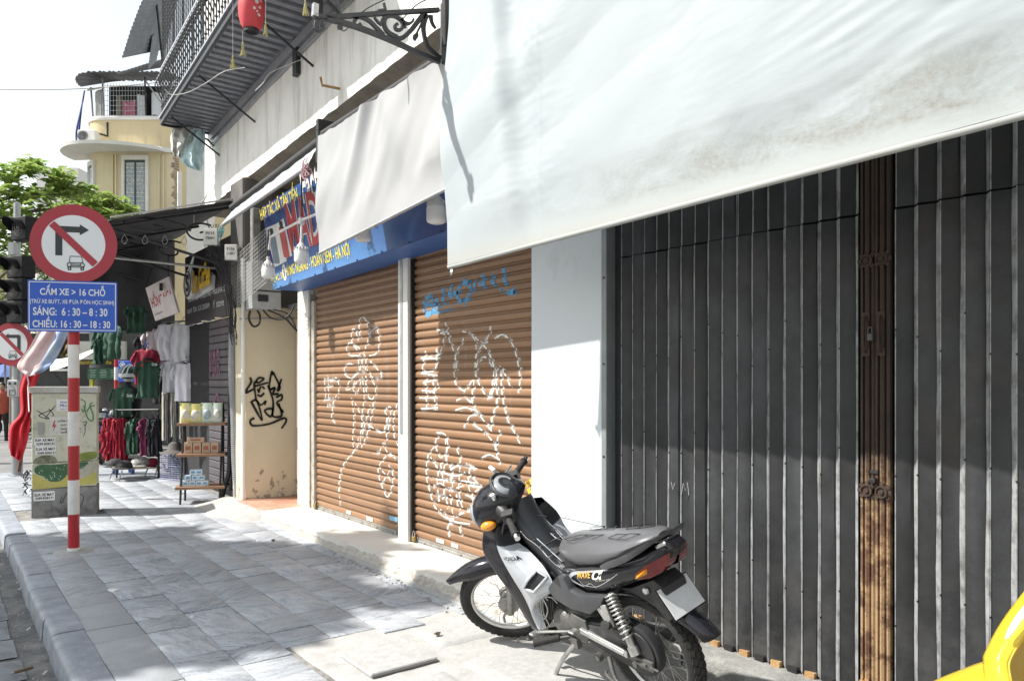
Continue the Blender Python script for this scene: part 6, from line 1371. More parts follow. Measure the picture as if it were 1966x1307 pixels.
# ================================================================== parked motorbike
M_tyre = mat('tyre_rubber', (.016, .016, .016), .8, col2=(.028, .027, .026), scale=18, bump=.4, bscale=160, dirt=(.055, .052, .047), dirt_amt=.3, dscale=12)
M_rim = mat('rim_alloy', (.62, .62, .61), .3, .85, dirt=(.35, .33, .29), dirt_amt=.35, dscale=20); M_hub = mat('hub_alloy', (.34, .335, .32), .5, .6, dirt=(.17, .155, .13), dirt_amt=.4, dscale=22)
M_bblack = mat('bike_black', (.008, .008, .011), .16, col2=(.013, .013, .016), scale=5, dirt=(.035, .034, .033), dirt_amt=.25, dscale=9, coat=.15, spec=.35)
M_bsilver = mat('bike_silver', (.46, .48, .51), .28, .35, col2=(.50, .52, .55), scale=3, dirt=(.38, .38, .37), dirt_amt=.25, dscale=8, coat=.4)
M_bgrey = mat('bike_grey', (.045, .047, .052), .38, .1, col2=(.065, .067, .072), scale=5, dirt=(.12, .117, .11), dirt_amt=.32, dscale=8)
M_bplastic = mat('bike_plastic', (.016, .016, .018), .5, col2=(.025, .025, .026), scale=12, dirt=(.085, .081, .074), dirt_amt=.33, dscale=10)
M_seat = mat('seat_vinyl', (.085, .087, .093), .34, col2=(.10, .102, .108), scale=4, bump=.12, bscale=260, dirt=(.09, .09, .09), dirt_amt=.3, dscale=6)
M_engine = mat('engine_case', (.10, .10, .10), .5, .5, col2=(.15, .148, .14), scale=16, bump=.3, bscale=60, dirt=(.19, .175, .15), dirt_amt=.38, dscale=14)
M_steel = mat('bike_steel', (.52, .52, .51), .35, .8, dirt=(.22, .20, .17), dirt_amt=.36, dscale=24)
M_amber = mat('amber_lens', (.80, .30, .02), .15, rvar=.03, coat=.5); M_redlens = mat('red_lens', (.16, .003, .008), .10, rvar=.03, coat=.8, col2=(.10, .002, .005), scale=40); M_clear = mat('clear_lens', (.34, .36, .38), .08, rvar=.03, coat=.8, col2=(.22, .23, .25), scale=30)
psi, phi = .03, .27
b_fw = V((math.sin(psi), math.cos(psi), 0)); b_lf0 = V((-math.cos(psi), math.sin(psi), 0)); b_up = UP * math.cos(phi) + b_lf0 * math.sin(phi); b_lf = b_lf0 * math.cos(phi) - UP * math.sin(phi)
bike = thing('motorbike', V((2.698, 2.338, .004)), 'black and silver motorbike leaning on its side stand before the folding gate', 'motorbike')
bike.matrix_world = Matrix.Translation((2.698, 2.338, .004)) @ basis(b_fw, b_lf, b_up).to_4x4()
def bp(q, name, m, par=None, smooth=45, bevel=0, seg=1): return q.build(name, m, par or bike, smooth, bevel, True, seg)
AXLE = basis(V((1, 0, 0)), V((0, 0, 1)), V((0, -1, 0)))        # lathe axis along the axle
def xf(q, Mx):
    if Mx is not None: q.v = [Mx @ p for p in q.v]
    return q
def wheel(c, Mx, label, width, tread):
    c = V(c); w = width
    q = MB(); pr = [(.222, -w * .55), (.232, -w * .72), (.250, -w), (.268, -w * .93), (.279, -w * .62), (.285, 0), (.279, w * .62), (.268, w * .93), (.250, w), (.232, w * .72), (.222, w * .55)]
    q.lathe(pr, c, AXLE, 72, close=True); t_ = bp(xf(q, Mx), 'tyre', M_tyre)
    q = MB(); n = 46
    for k in range(n):
        a = 2 * math.pi * k / n
        for s, off in ((-.62, 0), (0, .5), (.62, 0)):
            aa = a + off * 2 * math.pi / n; rr_ = .285 - (.0045 if s else 0); e = V((math.cos(aa), 0, math.sin(aa))); tv = V((-math.sin(aa), 0, math.cos(aa)))
            tilt = Matrix.Rotation(s * .75, 3, tv); yv = tilt @ V((0, 1, 0)); ev = tilt @ e
            q.box(c + e * rr_ + V((0, s * w * .95, 0)) * .98, (.027, w * (.50 if s else .54), .0055), basis(tv, yv, ev) @ Matrix.Rotation(.35 * (1 if s >= 0 else -1), 3, 'Z'))
    tr = bp(xf(q, Mx), 'tread_blocks', M_tyre, t_, 20); tag(tr, kind='stuff')
    q = MB(); q.lathe([(.206, -.010), (.210, -.016), (.224, -.022), (.2295, -.0225), (.2295, -.019), (.214, -.010), (.214, .010), (.2295, .019), (.2295, .0225), (.224, .022), (.210, .016), (.206, .010)], c, AXLE, 64, close=True); rm = bp(xf(q, Mx), 'rim', M_rim)
    q = MB()
    for k in range(36):
        a = 2 * math.pi * k / 36; sd = 1 if k % 2 else -1; tw = .34 * (1 if (k // 2) % 2 else -1); p0 = c + V((.055 * math.cos(a + tw * 2.0), sd * .028, .055 * math.sin(a + tw * 2.0))); p1 = c + V((.212 * math.cos(a), sd * .004, .212 * math.sin(a))); q.tube([p0, p1], .0017, 5)
    sp_o = bp(xf(q, Mx), 'spokes', M_steel, rm, 60); tag(sp_o, kind='stuff')
    q = MB(); q.lathe([(.0, -.065), (.016, -.065), (.018, -.045), (.045, -.040), (.060, -.034), (.060, -.026), (.048, -.022), (.046, .022), (.060, .026), (.060, .034), (.066, .04), (.030, .05), (.018, .055), (.016, .065), (.0, .065)], c, AXLE, 32)
    for k in range(18):
        a = 2 * math.pi * k / 18; q.box(c + V((.054 * math.cos(a), .036, .054 * math.sin(a))), (.006, .006, .006))
    bp(xf(q, Mx), 'hub', M_hub, None, 35)
# --- rear end
wheel((0, 0, .285), None, 'rear wheel', .046, True)
q = MB(); pr = []
for i in range(26):
    a = lerp(-2.1, 1.75, i / 25); pr.append((-.045 + .108 * math.cos(a + math.pi), .335 + .115 * math.sin(a + math.pi)))
poly = [(.34, .385), (.12, .425)] + [(-.03 + .118 * math.cos(a), .335 + .118 * math.sin(a)) for a in [lerp(1.45, 4.75, k / 16) for k in range(17)]] + [(.16, .245), (.33, .275)]
q = MB(); q.prism(poly, lambda a, b: (a, .062, b), (0, .048, 0)); cc_ = bp(q, 'chain_case', M_bplastic, None, 30, .008, 2)
q = MB(); q.prism([(.33, .372), (.12, .408)] + [(-.03 + .098 * math.cos(a), .335 + .098 * math.sin(a)) for a in [lerp(1.45, 4.75, k / 16) for k in range(17)]] + [(.16, .262), (.32, .288)], lambda a, b: (a, .112, b), (0, .006, 0)); bp(q, 'case_rib', M_bplastic, cc_, 30, .003)
q = MB(); q.tube([(.36, .10, .325), (-.10, .115, .295)], .021, 8); q.box((-.075, .128, .298), (.10, .012, .045)); q.tube([(-.02, .13, .285), (-.02, .145, .285)], .016, 6); q.box((-.06, .138, .30), (.06, .012, .012)); q.tube([(-.11, .132, .296), (-.155, .132, .292)], .005, 6); bp(q, 'swing_arm', M_engine, None, 30)
q = MB(); q.tube([(.36, -.10, .325), (-.10, -.105, .295)], .021, 8); bp(q, 'swing_arm', M_engine, None, 30)
q = MB(); q.tube([(.34, .128, .345), (.04, .135, .315)], [.020, .014], 4); q.box((.15, .136, .33), (.26, .012, .035), Matrix.Rotation(-.10, 3, 'Y')); bp(q, 'silver_link', M_steel, None, 30, .003)
for s in (1, -1):
    top, bot = V((.07, .125 * s, .605)), V((-.03, .135 * s, .345)); ax = (bot - top); L_ = ax.length; ax.normalize(); e1 = V((0, 1, 0)).cross(ax).normalized(); e2 = ax.cross(e1)
    q = MB(); q.tube([top, bot], .011, 10); q.tube([top + ax * L_ * .72, bot], .019, 12); q.tube([bot - ax * .03, bot + ax * .01], .026, 12); so = bp(q, 'shock', M_steel if s > 0 else M_bplastic, None, 50)
    q = MB(); pts = []; turns = 10.5
    for i in range(int(turns * 12) + 1):
        t_ = i / (turns * 12); f_ = t_ ** 1.0; a = 2 * math.pi * turns * (.72 * f_ + .28 * (1 - (1 - f_) ** 2)); pts.append(top + ax * (L_ * (.02 + .74 * t_)) + (e1 * math.cos(a) + e2 * math.sin(a)) * .027)
    q.tube(pts, .0048, 6); bp(q, 'spring', M_steel, so, 60)
# rear fender, plate, lamp
q = MB(); rg = []
for i in range(14):
    a = lerp(1.10, 2.72, i / 13); r_ = .318 + .01 * (i / 13); wd = .062 * (1 - .25 * max(0, (i - 9) / 4)); c0 = V((r_ * math.cos(a), 0, .285 + r_ * math.sin(a)))
    if i > 7: c0 += V((-.10, 0, .045)) * ((i - 7) / 6)
    n_ = V((math.cos(a), 0, math.sin(a))); rg.append([c0 + V((0, wd, 0)) - n_ * .03, c0 + V((0, wd * .8, 0)), c0 + V((0, wd * .3, 0)) + n_ * .012, c0 + V((0, -wd * .3, 0)) + n_ * .012, c0 + V((0, -wd * .8, 0)), c0 + V((0, -wd, 0)) - n_ * .03])
q.add([p for r_ in rg for p in r_], [(i * 6 + j, i * 6 + j + 1, i * 6 + j + 7, i * 6 + j + 6) for i in range(13) for j in range(5)]); o = bp(q, 'rear_fender', M_bblack, None, 50); o.modifiers.new('thickness', 'SOLIDIFY').thickness = .004
q = MB(); q.prism([(.10, .60), (-.02, .625), (-.17, .70), (-.22, .67), (-.25, .54), (-.21, .51), (-.13, .585), (0, .60)], lambda a, b: (a, .072, b), (0, -.144, 0)); bp(q, 'fender_hanger', M_bplastic, None, 30, .008, 2)
q = MB(); q.lathe([(.0, .008), (.014, .008), (.018, 0)], (-.12, .078, .640), basis(V((1, 0, 0)), V((0, 0, 1)), V((0, 1, 0))) @ Matrix.Scale(-1, 3, V((1, 0, 0))), 14); bp(q, 'reflector', M_rim, None, 40)
Mp = Matrix.Rotation(-.95, 3, 'Y')
q = MB(); q.box((-.245, 0, .61), (.14, .19, .003), Mp); pl2 = bp(q, 'number_plate', mat('plate_white', (.62, .63, .64), .5, dirt=(.45, .45, .45), dirt_amt=.35), None, None, .001)
q = MB(); q.box(V((-.245, 0, .61)) + Mp @ V((0, 0, -.004)), (.15, .20, .003), Mp); bp(q, 'plate_frame', M_bblack, pl2)
# tail fairing, both sides in one shell
TX = [.42, .33, .246, .12, .01, -.09, -.175, -.24, -.285]
TH = [.640, .672, .70, .731, .762, .792, .825, .850, .860]; TL = [.600, .560, .558, .585, .638, .684, .720, .764, .825]; TW = [.095, .115, .125, .132, .130, .122, .105, .080, .045]
q = MB(); rg = []
for x, zt, zb, w in zip(TX, TH, TL, TW):
    rg.append([V((x, w * .80, zb)), V((x, w * .98, lerp(zb, zt, .22))), V((x, w * 1.02, lerp(zb, zt, .55))), V((x, w * .92, lerp(zb, zt, .88))), V((x, w * .7, zt)), V((x, -w * .7, zt)), V((x, -w * .92, lerp(zb, zt, .88))), V((x, -w * 1.02, lerp(zb, zt, .55))), V((x, -w * .98, lerp(zb, zt, .22))), V((x, -w * .80, zb))])
q.loft(rg); tf = bp(q, 'tail_fairing', M_bblack, None, 50)
def tail_y(x, z):
    for i in range(len(TX) - 1):
        if TX[i] >= x >= TX[i + 1]:
            t_ = (TX[i] - x) / (TX[i] - TX[i + 1]); w = lerp(TW[i], TW[i + 1], t_); zb, zt = lerp(TL[i], TL[i + 1], t_), lerp(TH[i], TH[i + 1], t_); v = (z - zb) / (zt - zb)
            break
    else: return .13
    ks = [(0, .80), (.22, .98), (.55, 1.02), (.88, .92), (1, .7)]
    for (a, b), (c_, d_) in zip(ks, ks[1:]):
        if a <= v <= c_: return w * lerp(b, d_, (v - a) / (c_ - a))
    return w * .8
def tail_strip(name, pts, w, m, lift=.0025):
    sp_ = spline([V((a, b, 0)) for a, b in pts], 6); q = MB(); ws = w if isinstance(w, list) else [w, w]
    vs_ = []
    for i, p in enumerate(sp_):
        d = (sp_[min(i + 1, len(sp_) - 1)] - sp_[max(i - 1, 0)]).normalized(); n_ = V((-d.y, d.x, 0)); ww = lerp(ws[0], ws[1], i / (len(sp_) - 1)); 
        for s in (.5, -.5): e = p + n_ * ww * s; vs_.append(V((e.x, tail_y(e.x, e.y) + lift, e.y)))
    q.add(vs_, [(2 * i, 2 * i + 1, 2 * i + 3, 2 * i + 2) for i in range(len(sp_) - 1)]); bp(q, name, m, tf)
tail_strip('silver_stripe', [(.375, .60), (.32, .640), (.22, .672), (.05, .722)], [.022, .006], M_bsilver); tail_strip('silver_stripe', [(.375, .60), (.31, .595), (.25, .592)], [.016, .004], M_bsilver); tail_strip('outline_stripe', [(.25, .60), (.16, .615), (.08, .655), (-.02, .72)], .003, M_bsilver); tail_strip('outline_stripe', [(.29, .625), (.24, .60), (.19, .625), (.15, .61)], .003, M_bsilver)
def tail_text(s_, x0, z0, w, h_, ang, m, bold=.02):
    me = text_mesh(s_, shear=.25, bold=bold); xs = [v.co.x for v in me.vertices]; ys = [v.co.y for v in me.vertices]; a0, a1, c0, c1 = min(xs), max(xs), min(ys), max(ys)
    for v in me.vertices:
        u = (v.co.x - a0) / (a1 - a0) * w; t_ = (v.co.y - c0) / (c1 - c0) * h_; x = x0 - u * math.cos(ang) + t_ * math.sin(ang) * .0; z = z0 + t_ + u * math.sin(ang); v.co = V((x, tail_y(x, z) + .004, z))
    me.materials.clear(); me.materials.append(m); o = link('decal_lettering', me, tf)
tail_text('WAVE', .285, .628, .115, .030, .26, mat('decal_gold', (.72, .45, .10), .4)); tail_text('α', .165, .650, .09, .042, .26, mat('decal_pale', (.72, .70, .62), .4)); tail_text('for fashion style', .14, .645, .11, .011, .30, MATS['decal_pale'], 0)
for s in (1, -1):
    q = MB(); poly = [(-.118, .716), (-.130, .742), (-.195, .792), (-.280, .838), (-.268, .790), (-.240, .752), (-.182, .720), (-.126, .708)]
    def lf(a, b, s=s): return V((a, s * (max(.045, tail_y(max(a, -.28), min(b, .93)) + .014)), b))
    v0 = [lf(a, b) for a, b in poly]; v1 = [V((p.x, p.y - s * .05, p.z)) for p in v0]; n = len(poly); cx_ = sum((p for p in v0), V()) / n + V((0, s * .012, 0))
    q.add(v0 + v1 + [cx_], [(i, (i + 1) % n, 2 * n) for i in range(n)] + [(i, (i + 1) % n, n + (i + 1) % n, n + i) for i in range(n)]); tl = bp(q, 'tail_lamp', M_redlens, None, 25)
    q = MB(); poly = [(-.132, .722), (-.143, .739), (-.192, .774), (-.185, .748), (-.158, .728)]; v0 = [lf(a, b) + V((0, s * .012, 0)) for a, b in poly]; n = len(poly); cx_ = sum(v0, V()) / n + V((0, s * .016, 0)); q.add(v0 + [cx_] + [p - V((0, s * .02, 0)) for p in v0], [(i, (i + 1) % n, n) for i in range(n)] + [(i, n + 1 + i, n + 1 + (i + 1) % n, (i + 1) % n) for i in range(n)]); bp(q, 'amber_lens', M_amber, tl, 25)
q = MB(); q.prism([(-.22, .866), (-.255, .884), (-.298, .858), (-.288, .830)], lambda a, b: (a, .045, b), (0, -.09, 0)); bp(q, 'tail_cap', M_bblack, None, 40, .01, 2)
# seat
SX_ = [.475, .44, .38, .28, .16, .055, -.04, -.125, -.185, -.21]; ST = [.735, .775, .795, .812, .833, .853, .873, .892, .902, .902]; SL = [.710, .680, .662, .668, .698, .735, .776, .826, .866, .882]; SW = [.05, .085, .105, .125, .135, .140, .135, .120, .085, .04]
q = MB(); rg = []
for x, zt, zb, w in zip(SX_, ST, SL, SW):
    ring = []
    for k in range(20):
        a = 2 * math.pi * k / 20; ca_, sa = math.cos(a), math.sin(a); ex = 2.9; u = abs(ca_) ** (2 / ex) * (1 if ca_ >= 0 else -1); v = abs(sa) ** (2 / ex) * (1 if sa >= 0 else -1)
        ring.append(V((x, w * u * (1 if v < 0 else 1 - .12 * v), lerp(zb, zt, (v + 1) / 2) - .012 * abs(u) ** 3 * (v > 0))))
    rg.append(ring)
q.loft(rg); st_ = bp(q, 'seat', M_seat, None, 60)
q = MB()
def seat_z(x, y):
    for i in range(len(SX_) - 1):
        if SX_[i] >= x >= SX_[i + 1]:
            t_ = (SX_[i] - x) / (SX_[i] - SX_[i + 1]); w = lerp(SW[i], SW[i + 1], t_); zt = lerp(ST[i], ST[i + 1], t_); return zt - .012 * min(1, abs(y) / w) ** 3 + .001
    return .9
for s in (1, -1):
    for pts in ([(.38, .08), (.30, .03), (.24, .045), (.32, .095), (.38, .08)], [(.34, .055), (.28, .07)], [(.28, .03), (.20, .035), (.24, .08), (.32, .095)], [(.22, .04), (.14, .03), (.17, .085)], [(.05, .03), (-.03, .035), (-.01, .085), (.07, .07), (.05, .03)], [(-.03, .03), (-.12, .045), (-.08, .09), (.0, .085)]):
        P_ = [V((a, b * s, seat_z(a, b))) for a, b in [(lerp(p0[0], p1[0], t_), lerp(p0[1], p1[1], t_)) for p0, p1 in zip(pts, pts[1:]) for t_ in (0, .25, .5, .75, 1)]]; q.tube(P_, .0016, 4)
bp(q, 'seam_piping', M_bblack, st_)
for s in (1, -1):
    q = MB(); rg = []
    for x, z, y, hh in ((.075, .738, .132, .014), (.03, .755, .140, .030), (-.04, .784, .144, .032), (-.125, .826, .142, .031), (-.195, .868, .128, .028), (-.235, .895, .10, .022), (-.25, .904, .06, .017), (-.255, .906, .0, .015)): rg.append([V((x, s * (y + .012), z - hh / 2)), V((x, s * (y + .014), z + hh / 2)), V((x, s * (y - .008), z + hh / 2)), V((x, s * (y - .008), z - hh / 2))])
    q.loft(rg); bp(q, 'grab_rail', M_bgrey, None, 40, .004, 2)
q = MB(); q.box((-.23, .0, .856), (.07, .10, .02), Matrix.Rotation(.5, 3, 'Y')); bp(q, 'seat_latch', M_steel, None, None, .006)
# side cover, body below the seat
for s in (1, -1):
    q = MB(); poly = [(.485, .565), (.43, .612), (.375, .618), (.345, .556), (.27, .548), (.09, .590), (.14, .525), (.225, .462), (.37, .452), (.49, .475), (.53, .52)]
    q.prism(poly, lambda a, b: (a, s * .095, b), (0, s * .05, 0)); bp(q, 'side_cover', M_bgrey, None, 30, .012, 2)
q = MB(); q.prism([(.49, .575), (.43, .64), (.42, .70), (.25, .73), (0, .78), (0, .66), (.10, .56), (.3, .45), (.5, .48)], lambda a, b: (a, .085, b), (0, -.17, 0)); bp(q, 'under_seat_body', M_bplastic, None, 30, .01)
# leg shield: black wing with silver side panels
OUT = [(.846, .17, .854), (.877, .21, .816), (.888, .235, .758), (.897, .24, .681), (.842, .23, .577), (.788, .20, .454), (.767, .17, .333), (.755, .14, .232)]
BND = [(.80, .150, .850), (.805, .195, .795), (.790, .215, .748), (.780, .215, .679), (.735, .205, .572), (.700, .182, .458), (.695, .158, .333), (.695, .138, .245)]
INN = [(.80, .09, .83), (.78, .10, .765), (.745, .11, .722), (.66, .105, .682), (.538, .115, .606), (.50, .128, .520), (.647, .13, .400), (.650, .12, .262)]
for s in (1, -1):
    def sm(v): return V((v[0], v[1] * s, v[2]))
    o_, b_, i_ = spline([sm(p) for p in OUT], 5), spline([sm(p) for p in BND], 5), spline([sm(p) for p in INN], 5); n = len(o_)
    q = MB()
    def shf(u, v):
        k = round(v * (n - 1)); O1, B1 = o_[k], b_[k]; F1 = V((O1.x + .065, 0, O1.z + .015)); Q1 = V((O1.x + .055, O1.y * .6, O1.z + .01))
        seq = [F1, Q1, O1 + V((.014, -s * .008, 0)), O1, (O1 + B1) / 2 + V((0, s * .003, 0)), B1]; t_ = u * 5; j = min(4, int(t_)); return seq[j].lerp(seq[j + 1], t_ - j)
    q.grid(21, n, shf); o = bp(q, 'leg_shield', M_bblack, None, 60); o.modifiers.new('thickness', 'SOLIDIFY').thickness = .003
    q = MB()
    def slf(u, v):
        k0 = v * (n - 1); k = min(n - 2, int(k0)); B1 = b_[k].lerp(b_[k + 1], k0 - k); I1 = i_[k].lerp(i_[k + 1], k0 - k); p = B1.lerp(I1, u); bul = math.sin(math.pi * u) * (.020 + .016 * math.sin(math.pi * v)); crease = .010 * math.exp(-((u - .62) / .1) ** 2) * math.sin(math.pi * v)
        return p + V((-.012, s * 1., 0)) * (bul + crease) + V((0, s * .001, 0))
    q.grid(18, n, lambda u, v: slf(u, .30 + .70 * v)); sp_ = bp(q, 'silver_panel', M_bsilver, None, 60)
    q = MB(); q.grid(12, 12, lambda u, v: slf(u, .30 * v)); bp(q, 'inner_panel', M_bplastic, None, 60)
    tri = [(.30, .500), (.86, .355), (.97, .440), (.62, .545)]          # vent corners on the panel: front, top, rear, bottom
    def vp(u, v, off):
        a = [lerp(lerp(tri[0][k], tri[1][k], u), lerp(tri[3][k], tri[2][k], u), v) for k in (0, 1)]; return slf(a[0], .30 + .7 * a[1]) + V((-off * .5, s * off, 0))
    q = MB(); q.grid(9, 9, lambda u, v: vp(u, v, .003)); bp(q, 'vent', M_void, sp_)  # closed dark patch, the shade inside the opening put into its colour
    ring = [vp(t_ / 6, 0, .008) for t_ in range(7)] + [vp(1, t_ / 6, .008) for t_ in range(1, 7)] + [vp(1 - t_ / 6, 1, .008) for t_ in range(1, 7)] + [vp(0, 1 - t_ / 6, .008) for t_ in range(1, 7)]
    q = MB(); q.tube(ring, .008, 6); bp(q, 'vent_lip', M_bsilver, sp_, 60)
    if s > 0:
        me = text_mesh('HONDA', bold=.02); xs = [v.co.x for v in me.vertices]; ys = [v.co.y for v in me.vertices]; a0, a1, c0, c1 = min(xs), max(xs), min(ys), max(ys)
        for v in me.vertices:
            u = .26 + (v.co.x - a0) / (a1 - a0) * .52; t_ = .215 - (v.co.y - c0) / (c1 - c0) * .048 + .02 * (u - .16); v.co = slf(u, .30 + .7 * t_) + V((-.005, .009, 0))
        me.materials.clear(); me.materials.append(M_bblack); link('badge', me, sp_)
q = MB(); rg = []
for x, z, w, hh in ((.80, .90, .075, .10), (.79, .83, .085, .13), (.735, .755, .085, .13), (.65, .66, .085, .14), (.56, .585, .085, .15), (.46, .545, .085, .14), (.38, .54, .08, .12)):
    d = V((-.6, 0, -.8)).normalized(); n_ = V((-.8, 0, .6)); rg.append([V((x, 0, z)) + n_ * hh / 2 * math.sin(a) * 1. + V((0, w * math.cos(a), 0)) for a in [k * 2 * math.pi / 16 for k in range(16)]])
q.loft(rg); bp(q, 'centre_tunnel', M_bgrey, None, 60)
# chrome luggage cage over the tunnel
for s in (1, -1):
    q = MB(); q.tube(spline([(.79, .10 * s, .745), (.745, .085 * s, .775), (.70, .085 * s, .745), (.65, .082 * s, .725), (.60, .08 * s, .70), (.54, .08 * s, .655), (.47, .075 * s, .62), (.43, .06 * s, .64)], 5), .0045, 6); q.tube(spline([(.64, .06 * s, .74), (.56, .055 * s, .69), (.48, .05 * s, .64)], 4), .004, 6); bp(q, 'luggage_cage', M_chrome, None, 60)
q = MB()
for x, z, w in ((.65, .735, .08), (.60, .71, .08), (.545, .665, .078), (.49, .63, .075), (.455, .63, .065)): q.tube([(x, -w, z), (x, w, z)], .0035, 6)
q.tube(spline([(.70, -.07, .80), (.72, 0, .83), (.71, .04, .80), (.73, .02, .78)], 5), .005, 6); q.tube([(.56, -.05, .695), (.56, .0, .73), (.60, .0, .75), (.62, -.05, .72)], .0035, 5); bp(q, 'cage_rungs', M_chrome, None, 60)
# engine, exhaust, pegs, stands
q = MB(); rg = []
for x, z, w, hh in ((.30, .335, .07, .10), (.36, .34, .11, .17), (.46, .335, .115, .19), (.56, .325, .115, .17), (.60, .33, .09, .13)): rg.append([V((x, w * math.cos(a), z + hh / 2 * math.sin(a))) for a in [k * 2 * math.pi / 14 for k in range(14)]])
q.loft(rg); eg = bp(q, 'crankcase', M_engine, None, 35)
q = MB(); q.lathe([(.0, .022), (.055, .020), (.070, .010), (.078, 0)], (.50, .108, .325), basis(V((1, 0, 0)), V((0, 0, -1)), V((0, 1, 0))), 20); bp(q, 'generator_cover', M_engine, eg, 35)
q = MB(); q.prism([(.30, .40), (.40, .415), (.44, .36), (.42, .29), (.33, .27), (.29, .32)], lambda a, b: (a, .108, b), (0, .02, 0)); bp(q, 'sprocket_cover', M_engine, eg, 30, .008, 2)
for k in range(7):
    q = MB(); q.box((.605 + k * .017, 0, .36 + k * .004), (.006, .17, .15), Matrix.Rotation(-.2, 3, 'Y')); bp(q, 'cooling_fin', M_engine, eg)
q = MB(); q.box((.66, 0, .37), (.12, .13, .11), Matrix.Rotation(-.2, 3, 'Y')); q.box((.745, 0, .39), (.07, .15, .14), Matrix.Rotation(-.2, 3, 'Y')); q.lathe([(.0, .02), (.03, .02), (.036, 0)], (.745, .075, .39), basis(V((1, 0, 0)), V((0, 0, -1)), V((0, 1, 0))), 12); bp(q, 'cylinder', M_engine, eg, 30, .008)
q = MB(); q.tube(spline([(.57, .125, .44), (.60, .14, .47), (.57, .14, .40), (.62, .14, .33), (.63, .14, .37), (.60, .14, .45), (.53, .13, .47), (.50, .12, .44)], 5), .004, 6); q.tube(spline([(.62, .12, .44), (.63, .13, .36), (.60, .13, .29)], 5), .004, 6); bp(q, 'hose_and_linkage', M_steel, None, 60)
q = MB(); q.tube(spline([(.74, -.05, .32), (.70, -.10, .25), (.50, -.14, .22), (.20, -.15, .25), (.0, -.16, .29)], 5), .018, 10); q.tube([(.30, -.15, .24), (-.12, -.16, .30)], [.035, .045], 16); bp(q, 'exhaust', M_steel, None, 50)
q = MB(); q.tube([(.41, -.24, .285), (.41, .10, .285)], .012, 8); q.tube([(.40, .10, .285), (.50, .17, .27), (.53, .19, .27)], .011, 8); bp(q, 'peg_bar', M_bplastic, None, 50)
q = MB(); q.tube([(.49, .165, .275), (.57, .27, .272)], [.018, .02], 10); bp(q, 'foot_peg', M_tyre, None, 40)
q = MB(); q.tube(spline([(.70, .155, .240), (.64, .16, .262), (.55, .15, .285), (.45, .14, .31), (.36, .15, .345)], 5), .007, 6); bp(q, 'gear_lever', M_steel, None, 50); q = MB(); q.box((.70, .17, .242), (.035, .05, .014)); bp(q, 'gear_pad', M_steel, None, None, .005); q = MB(); q.box((.355, .165, .350), (.04, .045, .014)); bp(q, 'gear_pad', M_steel, None, None, .005)
q = MB(); q.tube(spline([(.40, .12, .262), (.46, .15, .20), (.53, .165, .12), (.575, .185, .04), (.60, .215, -.045)], 5), [.012] * 21, 8); bp(q, 'side_stand', M_steel, None, 50); q = MB(); q.box((.60, .222, -.05), (.05, .04, .008), Matrix.Rotation(.27, 3, 'X')); q.tube([(.40, .12, .262), (.52, .155, .13)], .006, 5); q.box((.41, .125, .255), (.05, .03, .05)); bp(q, 'stand_foot', M_engine, None)
q = MB(); q.tube(spline([(.18, .12, .25), (.13, .15, .17), (.06, .16, .13), (.03, .17, .10)], 5), .011, 8); q.tube(spline([(.20, .14, .175), (.16, .17, .185), (.10, .165, .155)], 4), .007, 6); q.box((.02, .17, .098), (.06, .05, .012)); bp(q, 'centre_stand', M_engine, None, 50)
q = MB(); q.prism([(.15, .535), (.105, .54), (.075, .44), (.12, .44)], lambda a, b: (a, .125, b), (0, .014, 0)); q.prism([(.20, .53), (.17, .535), (.095, .44), (.12, .43)], lambda a, b: (a, .127, b), (0, .010, 0)); bp(q, 'peg_bracket', M_steel, None, 30, .003)
q = MB(); q.tube([(.105, .145, .44), (.06, .20, .485)], [.017, .021], 10); bp(q, 'passenger_peg', M_bplastic, None, 40)
q = MB(); q.tube([(.245, .118, .23), (.245, .14, .23)], .022, 12); q.lathe([(.014, 0), (.014, .002), (.022, .002)], (.245, .142, .23), basis(V((1, 0, 0)), V((0, 0, -1)), V((0, 1, 0))), 12); bp(q, 'frame_eye', M_engine, None, 40)
# --- steered assembly
RAKE = R(26.5); s_axis = V((-math.sin(RAKE), 0, math.cos(RAKE))); s_pt = V((1.035, 0, .30))
STEER = Matrix.Translation(s_pt) @ Matrix.Rotation(R(47), 4, s_axis) @ Matrix.Translation(-s_pt)
FA = V((1.10, 0, .285))
wheel(FA, STEER, 'front wheel', .040, True)
for s in (1, -1):
    q = MB(); q.tube([FA + V((0, .082 * s, -.03)), FA + V((-.11, .082 * s, .24))], .021, 12); q.tube([FA + V((-.10, .08 * s, .22)), FA + V((-.26, .075 * s, .58))], .015, 10); bp(xf(q, STEER), 'fork_leg', M_hub, None, 50)
q = MB(); q.tube([FA + V((0, -.10, 0)), FA + V((0, .10, 0))], .009, 8); q.lathe([(.0, .012), (.058, .008), (.063, 0)], FA + V((0, .048, 0)), basis(V((1, 0, 0)), V((0, 0, -1)), V((0, 1, 0))), 24); q.tube(spline([FA + V((.02, .06, -.03)), FA + V((.05, .075, -.05)), FA + V((.06, .075, -.09))], 3), .008, 6); bp(xf(q, STEER), 'brake_plate', M_hub, None, 40)
q = MB(); rg = []
